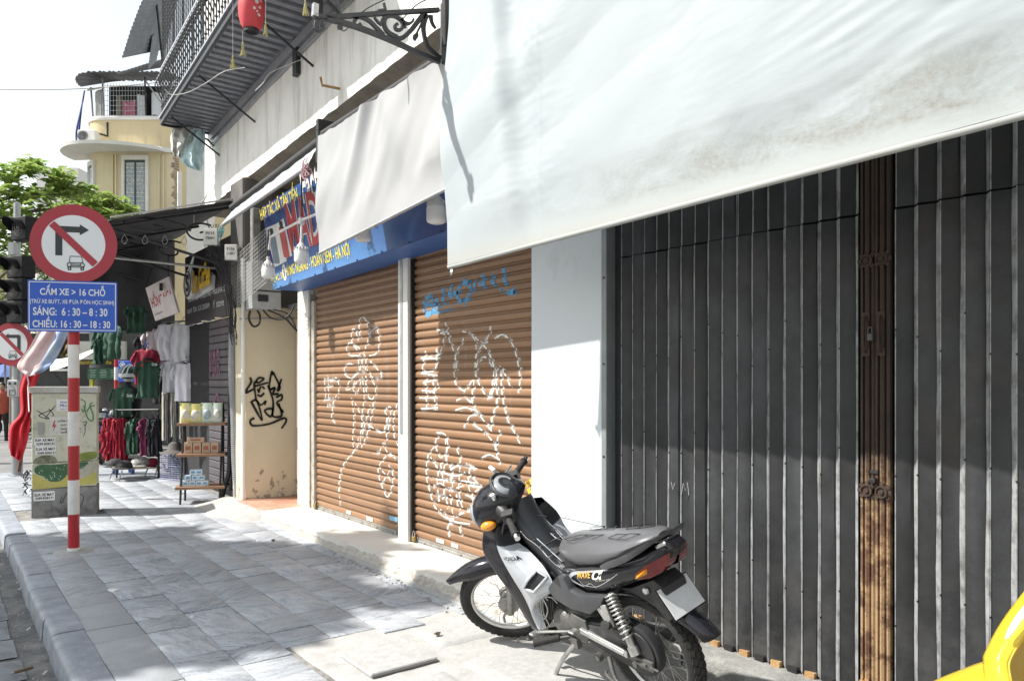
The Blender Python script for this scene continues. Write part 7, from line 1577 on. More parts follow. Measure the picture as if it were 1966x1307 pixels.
for i in range(22):
    a = lerp(.82, 2.45, i / 21); t_ = i / 21; r_ = .305 + .015 * math.sin(t_ * 2.2) + .035 * (1 - t_) ** 3; wd = .066 * (min(1, .35 + t_ * 2.6)) ; n_ = V((math.cos(a), 0, math.sin(a))); c0 = FA + n_ * r_ + V((.05 * (1 - t_) ** 2, 0, -.012)); rg.append([c0 + V((0, wd, 0)) - n_ * .055 * min(1, .2 + t_ * 2.5), c0 + V((0, wd * .92, 0)) - n_ * .012, c0 + V((0, wd * .5, 0)) + n_ * .010, c0 + n_ * .014, c0 + V((0, -wd * .5, 0)) + n_ * .010, c0 + V((0, -wd * .92, 0)) - n_ * .012, c0 + V((0, -wd, 0)) - n_ * .055 * min(1, .2 + t_ * 2.5)])
q.add([p for r_ in rg for p in r_], [(i * 7 + j, i * 7 + j + 1, i * 7 + j + 8, i * 7 + j + 7) for i in range(21) for j in range(6)]); o = bp(xf(q, STEER), 'front_fender', M_bblack, None, 60); o.modifiers.new('thickness', 'SOLIDIFY').thickness = .004
HC = V((.86, 0, .97))                                     # head unit centre, straight ahead
def hx(x, y, z): return HC + V((x, y, z))
q = MB(); rg = []
for x, z, w, hh, ex in ((-.115, .0, .050, .07, 2.2), (-.10, -.005, .085, .13, 2.3), (-.05, -.012, .112, .185, 2.4), (.02, -.022, .122, .225, 2.4), (.10, -.035, .112, .215, 2.3), (.155, -.05, .085, .155, 2.2), (.178, -.055, .04, .08, 2.1)):
    ring = []
    for k in range(24):
        a = 2 * math.pi * k / 24; ca_, sa = math.cos(a), math.sin(a); ring.append(hx(x + .035 * sa * (-1 if x < 0 else 0), w * abs(ca_) ** (2 / ex) * (1 if ca_ >= 0 else -1), z + hh / 2 * abs(sa) ** (2 / ex) * (1 if sa >= 0 else -1)))
    rg.append(ring)
q.loft(rg); hd = bp(xf(q, STEER), 'handlebar_cover', M_bblack, None, 60)
q = MB(); Md = basis(V((0, 1, 0)), V((.77, 0, .64)), V((-.64, 0, .77))); c0 = hx(-.05, 0, .078); q.lathe([(.0, .020), (.05, .017), (.072, .008), (.080, -.02)], c0, Md @ Matrix.Diagonal((1.05, .85, 1)), 28); ds = bp(xf(q, STEER), 'dash_glass', M_clear, hd, 60)
q = MB(); q.lathe([(.082, -.022), (.094, .004), (.086, .014), (.079, .004)], c0, Md @ Matrix.Diagonal((1.05, .9, 1)), 28, close=True); bp(xf(q, STEER), 'dash_rim', M_bgrey, hd, 60)
q = MB(); q.lathe([(.034, .020), (.036, .0215), (.040, .0215), (.041, .019)], c0, Md, 24); q.lathe([(.018, .0205), (.019, .0215), (.022, .0215)], c0, Md, 16)
for k in range(9): a = lerp(-.6, 3.7, k / 8); q.box(c0 + Md @ V((.030 * math.cos(a), .030 * math.sin(a), .021)), (.004, .009, .002), Md @ Matrix.Rotation(a - math.pi / 2, 3, 'Z'))
bp(xf(q, STEER), 'dial', M_bgrey, ds)
q = MB(); q.sphere(hx(.135, 0, -.045), (.06, .088, .078), 20, 12); bp(xf(q, STEER), 'headlight_glass', M_clear, None, 60)
for s in (1, -1):
    q = MB(); q.sphere(hx(.085, .122 * s, -.055), (.045, .030, .026), 14, 8); bp(xf(q, STEER), 'indicator', M_amber, None, 60)
    q = MB(); q.tube([hx(-.015, .10 * s, .0), hx(-.045, .155 * s, -.002)], [.040, .026], 12); q.box(hx(-.055, .165 * s, .0), (.06, .045, .055)); bp(xf(q, STEER), 'switch_box', M_bplastic, None, 40)
    q = MB(); q.tube([hx(-.055, .18 * s, -.004), hx(-.10, .305 * s, -.012)], [.0165, .0175], 12); q.tube([hx(-.10, .303 * s, -.012), hx(-.103, .311 * s, -.0125)], .022, 12); bp(xf(q, STEER), 'grip', M_tyre, None, 40); q = MB(); q.tube([hx(-.103, .31 * s, -.0125), hx(-.112, .337 * s, -.014)], [.017, .014], 12); bp(xf(q, STEER), 'bar_end', M_chrome, None, 40)
q = MB(); q.tube(spline([hx(-.02, -.16, -.005), hx(.02, -.20, -.01), hx(-.02, -.31, -.02)], 5), .007, 6); bp(xf(q, STEER), 'brake_lever', M_steel, None, 50)
q = MB(); q.tube([hx(.0, -.09, .08), hx(.0, -.09, .13), hx(.02, -.11, .14)], .012, 8); bp(xf(q, STEER), 'mirror_stub', M_pwhite, None, 40)
q = MB(); q.tube([hx(.0, .085, .07), hx(.0, .085, .088)], .014, 10); bp(xf(q, STEER), 'mirror_mount', M_chrome, None, 40)
q = MB(); q.tube([hx(.05, 0, -.10), hx(.09, 0, -.20)], .05, 12); bp(xf(q, STEER), 'steering_neck', M_bplastic, None, 50)
for k_, (y0_, x1_) in enumerate(((.13, .80), (.10, .78), (-.12, .80))):
    p0_ = STEER @ hx(-.03, y0_, -.02); p1_ = STEER @ hx(.03, y0_ * 1.1, -.12); q = MB(); q.tube(spline([p0_, p1_, V((x1_, y0_ * .35, .80)), V((x1_ - .03, y0_ * .3, .72))], 6), .0045, 6); bp(q, 'control_cable', M_bplastic, None, 60)
q = MB(); q.lathe([(.0, .006), (.012, .005), (.014, 0)], (.77, .095, .79), basis(V((1, 0, 0)), V((0, 0, -1)), V((0, 1, 0))), 12); bp(q, 'key_lock', M_chrome, None)

# ================================================================== front of a yellow scooter at the right edge
ys = thing('yellow_scooter', V((2.25, .62, 0)), 'bright yellow scooter fairing cut by the right edge of the photo', 'scooter')
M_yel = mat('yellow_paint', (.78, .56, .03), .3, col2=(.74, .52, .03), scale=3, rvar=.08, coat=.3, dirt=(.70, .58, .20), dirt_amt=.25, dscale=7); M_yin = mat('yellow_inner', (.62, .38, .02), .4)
def yp(px, py, D): return at(px, py, D=D)
def ysurf(name, rows, m, n=8):
    sp_ = [spline([yp(*p) for p in r_], n) for r_ in rows]; k = min(len(r_) for r_ in sp_); cols = [spline([r_[i] for r_ in sp_], 5) for i in range(k)]; q = MB(); q.add([p for c_ in cols for p in c_], [(i * len(cols[0]) + j, (i + 1) * len(cols[0]) + j, (i + 1) * len(cols[0]) + j + 1, i * len(cols[0]) + j + 1) for i in range(k - 1) for j in range(len(cols[0]) - 1)]); o = q.build(name, m, ys, smooth=70); o.modifiers.new('thickness', 'SOLIDIFY').thickness = .004; return o
ysurf('front_shield', [[(2010, 1085, 2.10), (1966, 1134, 2.08), (1920, 1196, 2.06), (1890, 1252, 2.05), (1887, 1270, 2.04), (1889, 1300, 2.0), (1905, 1420, 1.95)], [(2030, 1110, 2.02), (1975, 1165, 1.99), (1935, 1215, 1.97), (1912, 1255, 1.95), (1910, 1275, 1.94), (1915, 1310, 1.92), (1930, 1430, 1.88)], [(2040, 1150, 1.98), (1985, 1200, 1.95), (1955, 1235, 1.94), (1938, 1265, 1.93), (1936, 1285, 1.92), (1942, 1320, 1.90), (1960, 1440, 1.87)]], M_yel)
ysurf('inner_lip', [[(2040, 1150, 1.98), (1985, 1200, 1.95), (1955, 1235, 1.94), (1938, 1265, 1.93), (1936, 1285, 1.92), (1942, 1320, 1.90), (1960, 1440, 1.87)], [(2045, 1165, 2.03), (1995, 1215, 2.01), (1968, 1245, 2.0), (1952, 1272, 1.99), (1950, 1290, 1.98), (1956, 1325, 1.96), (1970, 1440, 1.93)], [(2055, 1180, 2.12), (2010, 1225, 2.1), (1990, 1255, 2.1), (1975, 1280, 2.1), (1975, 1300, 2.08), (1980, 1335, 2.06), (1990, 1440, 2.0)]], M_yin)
ysurf('front_fender', [[(1780, 1312, 2.20), (1810, 1298, 2.20), (1845, 1284, 2.19), (1887, 1269, 2.17), (1930, 1262, 2.15)], [(1765, 1335, 2.06), (1800, 1322, 2.05), (1845, 1308, 2.04), (1895, 1296, 2.02), (1940, 1290, 2.0)], [(1760, 1400, 1.98), (1800, 1390, 1.97), (1850, 1380, 1.96), (1900, 1370, 1.95), (1950, 1360, 1.93)]], M_yel)
ysurf('silver_insert', [[(1975, 1150, 1.97), (1950, 1182, 1.95), (1934, 1210, 1.945), (1929, 1226, 1.94)], [(1985, 1165, 1.955), (1962, 1190, 1.94), (1945, 1212, 1.935), (1934, 1222, 1.935)]], M_wfilm)
# ================================================================== yellow corner house, far street, trees
M_yw = plaster('yellow_wash', (.62, .52, .32), (.56, .47, .30), (.26, .23, .18), .36, sc=1.2); M_yw2 = plaster('pale_yellow_wash', (.68, .59, .41), (.62, .54, .38), (.36, .32, .25), .28, sc=1.0)
M_trim = plaster('white_trim', (.72, .71, .68), (.64, .63, .60), (.34, .33, .31), .25); M_dk2 = mat('ground_floor_shade', (.04, .04, .042), .7); M_green = mat('green_shutter', (.028, .055, .050), .5, col2=(.04, .07, .062), scale=6)
yh = thing('yellow_house', at(250, 736, D=20.), 'yellow corner house with a rounded bay, curved concrete ledge and rooftop shed', 'building')
DY = 20.
def yz(a, b, D=DY): return at(a / 3.112, b / 3.112, D=D)
F2 = V((SN, CS, 0)); Rv = V((CS, -SN, 0))
# rounded wall: follow a curved plan, x in picture scale across, z up
def yplan(t_):                                         # plan curve of the facade: straight face turning round the left corner
    if t_ < .35: a = lerp(math.pi * .98, math.pi * .5, t_ / .35); return V((.62 + .62 * math.cos(a), .75 - .75 * math.sin(a), 0))
    return V((lerp(.62, 2.55, (t_ - .35) / .65), 0, 0))
YO = at(152, 736, D=DY); YO.z = 0
def yw(t_, z, out=0.):
    p = yplan(t_); d = yplan(min(1, t_ + .01)) - yplan(max(0, t_ - .01)); d.normalize(); n_ = V((d.y, -d.x, 0)); p = p + n_ * out
    return YO + Rv * p.x + F2 * p.y + UP * z
zc = lambda py: CAM_H + (HORIZON - py) / FPX * DY
q = MB(); q.grid(50, 14, lambda u, v: yw(u, lerp(-.1, zc(228), v))); q.build('wall', M_yw2, yh, smooth=40)
q = MB(); q.grid(50, 6, lambda u, v: yw(u, lerp(zc(285), zc(230), v), .02)); q.build('parapet', M_yw, yh, smooth=40)
q = MB(); rg = [[yw(u / 40, zc(231), .05), yw(u / 40, zc(227), .06), yw(u / 40, zc(224), .05), yw(u / 40, zc(225), -.15), yw(u / 40, zc(231), -.15)] for u in range(41)]; q.loft(rg); q.build('coping', M_trim, yh, smooth=40)
q = MB(); rg = []
for k in range(41):
    u = k / 40; o_ = .78 * math.sin(math.pi * min(1, .12 + u * .95)) ** .5 + .05; rg.append([yw(u, zc(292), .0), yw(u, zc(296 - 2), o_ * .98), yw(u, zc(288), o_), yw(u, zc(283), 0.)])
q.loft(rg); q.build('ledge', M_trim, yh, smooth=50)
def ywin(t0, t1, p0, p1, nm='window'):
    q = MB(); z0, z1 = zc(p1), zc(p0)
    def fr(a, b, za, zb, o0, o1, m, name, par):
        q = MB(); q.loft([[yw(lerp(a, b, k / 6), za, o0), yw(lerp(a, b, k / 6), za, o1), yw(lerp(a, b, k / 6), zb, o1), yw(lerp(a, b, k / 6), zb, o0)] for k in range(7)]); return q.build(name, m, par)
    w = fr(t0, t1, z0, z1, -.05, .012, M_green, nm, yh); e = (t1 - t0) * .13
    fr(t0 - e, t0, z0, z1 + .12, -.02, .07, M_trim, 'surround', w); fr(t1, t1 + e, z0, z1 + .12, -.02, .07, M_trim, 'surround', w); fr(t0, t1, z1, z1 + .12, -.02, .07, M_trim, 'surround', w)
    for s in (0, 1):
        a, b = lerp(t0, t1, .06 + .49 * s), lerp(t0, t1, .45 + .49 * s); fr(a, b, z0 + .05, z1 - .06, .013, .02, mat('window_glass', (.30, .36, .40), .15, rvar=.05, dirt=(.5, .54, .56), dirt_amt=.4, dscale=6), 'pane', w)
        q = MB()
        for j in range(12):
            zz = lerp(z0 + .08, z1 - .1, j / 11); q.tube([yw(a, zz, .03), yw(b, zz, .03)], .008, 4)
            if j % 3 == 1: q.tube([yw(lerp(a, b, .5) + (b - a) * .3 * math.cos(t_), zz + .1 * math.sin(t_), .03) for t_ in [i * math.pi / 4 for i in range(9)]], .008, 4)
        q.build('grille', M_trim, w)
ywin(.10, .25, 316, 440); ywin(.555, .745, 308, 408); ywin(.555, .745, 416, 470)
q = MB(); q.loft([[yw(.54, zc(414), -.02), yw(.54, zc(414), .1), yw(.54, zc(409), .1), yw(.54, zc(409), -.02)], [yw(.76, zc(414), -.02), yw(.76, zc(414), .1), yw(.76, zc(409), .1), yw(.76, zc(409), -.02)]]); q.build('sill', M_trim, yh)
for u in (.44, .47, .86, .90):
    q = MB(); q.loft([[yw(u, zc(430), 0), yw(u, zc(430), .05), yw(u + .012, zc(430), .05), yw(u + .012, zc(430), 0)], [yw(u, zc(297), 0), yw(u, zc(297), .05), yw(u + .012, zc(297), .05), yw(u + .012, zc(297), 0)]]); q.build('pilaster_strip', M_yw2, yh)
# crumbling brick edge and yellow side return
q = MB(); e0 = yw(1, 0, 0)
side_n = (Rv * .55 + F2 * .83).normalized()
q.grid(10, 20, lambda u, v: e0 + side_n * 2.2 * u + UP * lerp(-.1, zc(232), v)); q.build('side_wall', M_yw, yh)
M_brick = mat('old_brick', (.30, .20, .14), .9, col2=(.42, .36, .30), scale=8, rand=.4)
q = MB(); q.box((0, 0, 0), (.16, .10, .055)); bme = q.mesh('brick', M_brick, bevel=.006); rr = random.Random(2)
for k in range(62):
    z = zc(410) + k * .07
    if z > zc(238): break
    o = link('brick', bme, yh); o.location = e0 + side_n * (.04 + rr.uniform(-.02, .05)) - side_n.cross(UP) * .04 + UP * z - ORIGIN[yh.name]; o.rotation_euler = (0, 0, math.atan2(side_n.y, side_n.x) + rr.uniform(-.15, .15)); o.scale = (rr.uniform(.8, 1.3), 1, 1)
q = MB(); q.grid(30, 3, lambda u, v: yw(lerp(.02, .98, u), lerp(-.1, 3.3, v), .02)); q.build('shaded_ground_floor', M_dk2, yh, smooth=40)  # dark panel over the lower wall, ground-floor shade put into its colour
# air conditioner on the ledge
ac = thing('air_conditioner', yw(.28, zc(284), .3), 'white outdoor air conditioner standing on the curved ledge of the yellow house', 'air conditioner'); acc = yw(.30, zc(271), .30); q = MB(); q.box(acc, (.46, .26, .34), basis(Rv, F2, UP)); q.build('case', M_trim, ac, bevel=.02)
q = MB(); q.lathe([(.0, .0), (.12, 0), (.13, .01), (.135, .015), (.14, 0)], acc - F2 * .132 - Rv * .08, basis(Rv, UP, -F2), 22); q.build('fan_grille', mat('fan_grey', (.30, .31, .31), .6), ac); q = MB(); q.tube([acc + Rv * .1 + UP * .15, yw(.40, zc(262), .02), yw(.40, zc(236), .02)], .03, 6); q.build('pipe', M_black, ac)
# rooftop shed with mesh and tin roof
rf = thing('rooftop_shed', yw(.6, zc(224), -.3), 'rooftop shed of grey tin and wire mesh with laundry on the yellow house', 'shed'); M_tin = mat('grey_tin', (.20, .21, .22), .6, .3, col2=(.14, .145, .155), scale=5)
q = MB(); q.grid(30, 2, lambda u, v: yw(u, lerp(zc(226), zc(153), v), -.45)); q.build('dark_shed_back', M_void, rf)  # dark sheet standing in for the shade inside the shed
q = MB(); q.grid(14, 8, lambda u, v: yw(lerp(.04, .34, u), lerp(zc(226), zc(168), v), -.12 + .02 * math.sin(u * 40))); q.build('bamboo_blind', mat('grey_blind', (.34, .34, .33), .8, col2=(.25, .25, .25), scale=12), rf)
q = MB(); nn_ = 60; q.grid(nn_, 2, lambda u, v: yw(lerp(.0, 1., u), lerp(zc(148), zc(132), v) + .03 * math.sin(u * 150), lerp(.35, -.8, v))); q.build('tin_roof', M_tin, rf, smooth=30)
for u, m_ in ((.02, M_tin), (.36, M_tin), (.74, M_black), (.98, M_tin)):
    q = MB(); q.tube([yw(u, zc(226), -.02), yw(u, zc(150), .05)], .025, 5); q.build('post', m_, rf)
q = MB(); q.tube([yw(.03, zc(157), .12), yw(.36, zc(172), .12)], .025, 5); q.tube([yw(.74, zc(155), .05), yw(.93, zc(212), .0)], .02, 5); q.build('brace', M_grey_metal, rf)
q = MB()
for k in range(15): u = lerp(.37, .74, k / 14); q.tube([yw(u, zc(224), .0), yw(u, zc(160), .0)], .006, 4)
for k in range(7): z = lerp(zc(222), zc(165), k / 6); q.tube([yw(.37, z, 0), yw(.56, z, 0), yw(.74, z, 0)], .006, 4)
q.build('wire_mesh', M_grey_metal, rf)
for (a, b, p0, p1, m_, nm) in ((.63, .72, 176, 222, M_wfilm, 'foam_box'), (.76, .93, 172, 216, M_wfilm, 'white_sheet'), (.44, .49, 178, 220, mat('straw', (.36, .31, .22), .9), 'straw_hat'), (.50, .62, 188, 222, mat('magenta_cloth', (.40, .02, .10), .8, col2=(.55, .3, .35), scale=14), 'laundry')):
    q = MB(); q.grid(6, 6, lambda u, v: yw(lerp(a, b, u), lerp(zc(p1), zc(p0), v) - .05 * nz(u * 4, 1, a), -.2 + .04 * math.sin(u * 8))); q.build(nm, m_, rf, smooth=60)
tb = cloth('blue_tarp', ([(500, 540), (480, 650), (452, 780), (455, 880)], [(510, 540), (492, 650), (478, 790), (470, 885)]), 20.2, mat('tarp_blue', (.04, .07, .30), .6, col2=(.10, .10, .2), scale=6), 'narrow dark blue tarpaulin hanging at the left edge of the rooftop shed', 'tarpaulin', zoom=(0, 0, 1 / 3.112))
# corrugated canopies of the house between
ch = thing('corrugated_canopy', at(280, 60, D=14), 'tall stack of grey corrugated sheets jutting out beside the balcony', 'canopy')
def corr(name, c00, c10, c01, c11, D0, D1, n=90):
    def f(u, v):
        p = at(lerp(lerp(c00[0], c10[0], u), lerp(c01[0], c11[0], u), v), lerp(lerp(c00[1], c10[1], u), lerp(c01[1], c11[1], u), v), D=lerp(D0, D1, u)); return p + UP * .03 * math.sin(v * n) + F2 * .0
    q = MB(); q.grid(3, n * 2, f); o = q.build(name, M_tin, ch, smooth=40)
corr('tin_sheet', (234, 112), (318, 95), (250, 62), (330, 40), 13.2, 15, 40); corr('tin_sheet', (249, 64), (328, 52), (268, 14), (340, 4), 13.2, 15, 40); corr('tin_sheet', (268, 16), (340, 6), (285, -30), (350, -40), 13.2, 15, 40)
corr('tin_wall', (284, 135), (300, 118), (292, 72), (318, 40), 14.2, 14.9, 60); corr('tin_sheet', (222, 143), (318, 128), (290, 122), (340, 108), 17, 17.5, 60)
q = MB(); q.tube([at(300, 0, D=14), at(312, 120, D=14.2)], .02, 5); q.build('stay', M_black, ch)
# strip of wall, white house between balcony and yellow house
nb = thing('pale_house', at(370, 736, D=15.5), 'pale plastered house strip between the yellow house and the shop house', 'building')
for a, b, m_, D0 in ((344, 372, M_yw, 16.5), (358, 412, M_upper, 15.6)):
    p0, p1 = at(a, 736, D=D0), at(b, 736, D=D0 + .2); q = MB(); q.grid(4, 12, lambda u, v: V((lerp(p0.x, p1.x, u), lerp(p0.y, p1.y, u), lerp(0, CAM_H + (HORIZON - 232) / FPX * D0, v)))); q.build('wall', m_, nb)
q = MB(); q.tube([at(345, 420, D=16.3), at(345, 330, D=16.3)], .05, 6); q.build('white_pipe', M_trim, nb)
# ------------------------------------------------------------------ fruit juice stall across the side street
DJ = 20.
js = thing('juice_stall', at(140, 736, D=DJ), 'open juice stall with white awning, green menu board and rows of fruit across the street', 'stall')
def jb(name, x0, y0, x1, y1, D, m, dep=.1, par=None):
    a, b = at(x0, y1, D=D), at(x1, y0, D=D); q = MB(); w = (b - a).dot(Rv); q.box((a + b) / 2 + F2 * dep / 2, (w, dep, b.z - a.z), basis(Rv, F2, UP)); return q.build(name, m, par or js)
M_dk = mat('stall_dark', (.035, .036, .038), .8); jb('back_wall', 60, 640, 420, 840, DJ + 2, M_dk); jb('side_wall', 380, 560, 420, 880, DJ + 2.2, M_dk)
jb('counter', 186, 780, 300, 796, DJ, M_trim, .6); jb('counter_base', 100, 800, 300, 850, DJ + .3, M_dk, .5); jb('name_board', 150, 655, 240, 690, DJ - .5, mat('stall_cream', (.46, .45, .42), .7), .1); jb('shelf', 100, 770, 300, 774, DJ + .4, M_trim, .4)
mb_ = jb('menu_board', 168, 706, 232, 728, DJ - .3, mat('menu_green', (.03, .12, .075), .5), .05); fas = jb('fascia', 150, 690, 240, 700, DJ - .4, mat('stall_brown', (.09, .07, .05), .7), .1)
text('lettering', 'smoothie', fas, mat('menu_yellow', (.55, .42, .05), .6), at(150, 699, D=DJ - .42), Rv, UP, .38, .11, bold=.02); text('lettering', 'coffee', fas, MATS['menu_yellow'], at(198, 699, D=DJ - .42), Rv, UP, .22, .11, bold=.02); text('lettering', 'Juice', js, M_ink, at(166, 682, D=DJ - .53), Rv, UP, .22, .13, bold=.03)
q = MB(); rr = random.Random(3)
for r_ in range(5):
    for c_ in range(3): a = at(171 + c_ * 20, 723 - r_ * 3.2, D=DJ - .31); q.box(a + Rv * .1, (rr.uniform(.12, .2), .004, .018), basis(Rv, F2, UP))
q.build('menu_lines', mat('menu_pale', (.35, .5, .38), .6), mb_)
jb('strip_yellow', 172, 728, 178, 742, DJ - .2, mat('stall_yellow', (.5, .48, .05), .6)); jb('light_strip', 98, 708, 135, 712, DJ, M_trim, .1)
aw_ = thing('stall_awning', at(120, 700, D=18), 'white sloping awning cloth in front of the juice stall', 'awning'); q = MB(); q.grid(10, 4, lambda u, v: at(lerp(96, 212, u), lerp(lerp(712, 672, min(1, u * 1.2)), lerp(690, 664, u), v) + 4 * math.sin(u * 5), D=lerp(17.6, 18.8, v))); o = q.build('cloth', M_trim, aw_, smooth=60)
cloth('camouflage_cloth', ([(400, 90), (370, 150), (355, 205)], [(455, 90), (450, 150), (420, 215)]), 13, mat('camouflage', (.05, .08, .03), .8, col2=(.30, .16, .08), scale=7), 'camouflage printed cloth between the faded blue cloth and the banded post', 'cloth')
# fruit: rows of round fruit on the stall shelves
M_fr = [mat('fruit_orange', (.55, .22, .03), .5), mat('fruit_yellow', (.55, .45, .05), .5), mat('fruit_green', (.14, .28, .04), .5), mat('fruit_red', (.35, .04, .03), .5)]
q = MB(); q.sphere((0, 0, 0), .055, 8, 5); fme = []
for m_ in M_fr: fme.append(q.mesh('fruit', m_, smooth=60))
for r_ in range(2):
    for c_ in range(16):
        o = link('fruit', rr.choice(fme), js); o.location = at(190 + c_ * 3.6 + rr.uniform(-1, 1), 760 - r_ * 0 + (18 if r_ else 8), D=DJ + .3 - .2 * r_) - ORIGIN[js.name] + UP * .03 * r_
def plant_blob(px, py, D, r, n, m, lab, seed):
    t_ = thing('potted_plant', at(px, py, D=D), lab, 'plant'); q = MB(); r2 = random.Random(seed); c0 = at(px, py, D=D)
    for _ in range(n):
        d = V((r2.gauss(0, 1), r2.gauss(0, 1), r2.gauss(0, .7))).normalized() * r * r2.random() ** .5; p = c0 + d; a, b = V((r2.uniform(-1, 1), r2.uniform(-1, 1), r2.uniform(-.5, .5))).normalized() * .09, V((r2.uniform(-1, 1), r2.uniform(-1, 1), r2.uniform(-1, 1))).normalized() * .03; q.add([p - a, p + b, p + a, p - b], [(0, 1, 2, 3)])
    q.build('leaves', m, t_)
M_leafd = mat('dark_leaf', (.03, .06, .025), .6)
plant_blob(203, 752, DJ + .8, .38, 240, M_leafd, 'dark leafy plant on the juice stall shelf', 4); plant_blob(225, 755, DJ + .6, .3, 200, M_leafd, 'dark leafy plant right of the other on the juice stall', 5)
# street name sign on a banded post
sn = thing('street_name_sign', at(224, 850, D=16.5), 'blue street name plate on a thin red and white banded post behind the stall', 'street sign'); pb = at(224, 736, D=16.5); pb.z = 0
for k in range(11): q = MB(); q.lathe([(.05, -.1 + k * .28), (.05, -.1 + (k + 1) * .28)], pb, n=12); q.build('post_band', M_pred if k % 2 else M_pwhite, sn, smooth=50)
a, b = at(227, 733, D=16.4), at(264, 692, D=16.4); q = MB(); q.box((a + b) / 2, ((b - a).dot(Rv), .02, b.z - a.z), basis(Rv, F2, UP)); pt_ = q.build('plate', M_bfilm, sn, bevel=.02); text('lettering', 'PHỐ', pt_, M_wfilm, at(245, 703, D=16.38), Rv, UP, .16, .06, bold=.03); text('lettering', 'HÀNG', pt_, M_wfilm, at(231, 726, D=16.38), Rv, UP, .34, .14, bold=.03)
q = MB(); q.lathe([(.045, 0), (.045, .004), (.06, .004), (.06, 0)], at(235, 700, D=16.38), basis(Rv, UP, -F2), 16, close=True); q.box(at(235, 700, D=16.37), (.05, .004, .05), basis(Rv, F2, UP)); q.build('emblem', M_wfilm, pt_)
# ------------------------------------------------------------------ distant parked scooters and people
def far_scooter(px, py, D, m, lab, yaw=0.):
    c0 = at(px, py, Z=-.15) if D is None else at(px, py, D=D); c0.z = -.15; t_ = thing('parked_scooter', c0, lab, 'scooter', 'parked scooters across the street'); rx = V((math.cos(yaw), math.sin(yaw), 0)); sd = UP.cross(rx)
    def L(x, y, z): return c0 + rx * x + sd * y + UP * z
    for x in (-.6, .6): q = MB(); q.lathe([(.16, -.05), (.27, -.05), (.29, 0), (.27, .05), (.16, .05)], L(x, 0, .29), basis(rx, UP, sd), 20, close=True); q.build('wheel', M_tyre, t_, smooth=40)
    q = MB(); q.loft([[L(x, w * math.cos(a), z + h_ * math.sin(a)) for a in [k * math.pi / 5 for k in range(10)]] for x, z, w, h_ in ((-.85, .75, .05, .05), (-.6, .72, .16, .13), (-.2, .62, .17, .18), (.05, .42, .15, .10), (.35, .42, .15, .09), (.45, .6, .16, .12), (.5, .95, .14, .08))]); q.build('body', m, t_, smooth=60)
    q = MB(); q.loft([[L(x, w * math.cos(a), z + h_ * math.sin(a)) for a in [k * math.pi / 5 for k in range(10)]] for x, z, w, h_ in ((-.8, .86, .08, .03), (-.5, .85, .15, .05), (-.1, .78, .14, .05), (.05, .74, .08, .03))]); q.build('seat', M_black, t_, smooth=60)
    q = MB(); q.tube([L(.45, -.33, 1.05), L(.5, 0, 1.02), L(.45, .33, 1.05)], .025, 6); q.tube([L(.62, 0, .3), L(.5, 0, 1.0)], .035, 6); q.build('handlebar', M_black, t_); q = MB(); q.sphere(L(.55, 0, .98), (.1, .12, .09), 10, 7); q.build('headlight', M_clear, t_, smooth=60)
    for s in (-1, 1): q = MB(); q.tube([L(.47, .2 * s, 1.05), L(.45, .28 * s, 1.22)], .008, 5); q.box(L(.45, .28 * s, 1.25), (.02, .11, .07)); q.build('mirror', M_black, t_)
far_scooter(206, 852, 15.9, mat('scooter_navy', (.03, .05, .14), .3, coat=.4), 'navy blue scooter parked behind the electrical cabinet', R(70)); far_scooter(196, 850, 17.2, mat('scooter_white', (.4, .41, .43), .35), 'pale scooter parked behind the navy one', R(75))
far_scooter(20, 800, 24, mat('scooter_rust', (.45, .12, .05), .4), 'orange-red scooter at the far left of the street', R(40)); far_scooter(12, 790, 27, M_wfilm, 'white scooter at the far left behind the orange one', R(30))
def person(px, D, m_top, m_leg, lab, hgt=1.65):
    c0 = at(px, 736, D=D); c0.z = -.15; t_ = thing('person', c0, lab, 'person'); rx, nn = frame_at(c0, FACE + .4); k = hgt / 1.7
    def E(z, w, d, ox=0): return [c0 + UP * z * k + rx * (w * math.cos(a) * k + ox) + nn * d * k * math.sin(a) for a in [j * math.pi / 6 for j in range(12)]]
    q = MB(); q.loft([E(.82, .15, .10), E(.95, .17, .11), E(1.15, .16, .11), E(1.35, .20, .11), E(1.43, .17, .09), E(1.47, .06, .06), E(1.53, .055, .055)])
    for s in (-1, 1): q.tube([c0 + UP * 1.38 * k + rx * s * .19 * k, c0 + UP * 1.1 * k + rx * s * .25 * k, c0 + UP * .85 * k + rx * s * .24 * k + nn * .08], [.055, .045, .032], 8)
    q.build('clothed_body', m_top, t_, smooth=60)
    q = MB()
    for s in (-1, 1): q.loft([E(.04, .05, .09, s * .10), E(.10, .045, .05, s * .10), E(.45, .06, .06, s * .095), E(.85, .085, .09, s * .08)])
    q.build('trousers', m_leg, t_, smooth=60); q = MB(); q.sphere(c0 + UP * 1.61 * k, (.075, .085, .105), 12, 9); q.build('head', mat('skin', (.42, .27, .19), .6), t_, smooth=60); q = MB(); q.sphere(c0 + UP * 1.65 * k - nn * .015, (.085, .09, .09), 12, 8); q.build('hair', M_black, t_, smooth=60)
person(4, 21, mat('shirt_orange', (.40, .08, .05), .8), M_blk, 'person in an orange top and black trousers at the far left edge'); person(17, 34, M_rd, M_dgry, 'distant person in a red top beyond the parked scooters'); person(26, 36, mat('shirt_blue', (.12, .16, .3), .8), M_dgry, 'distant person in a blue top beyond the parked scooters')
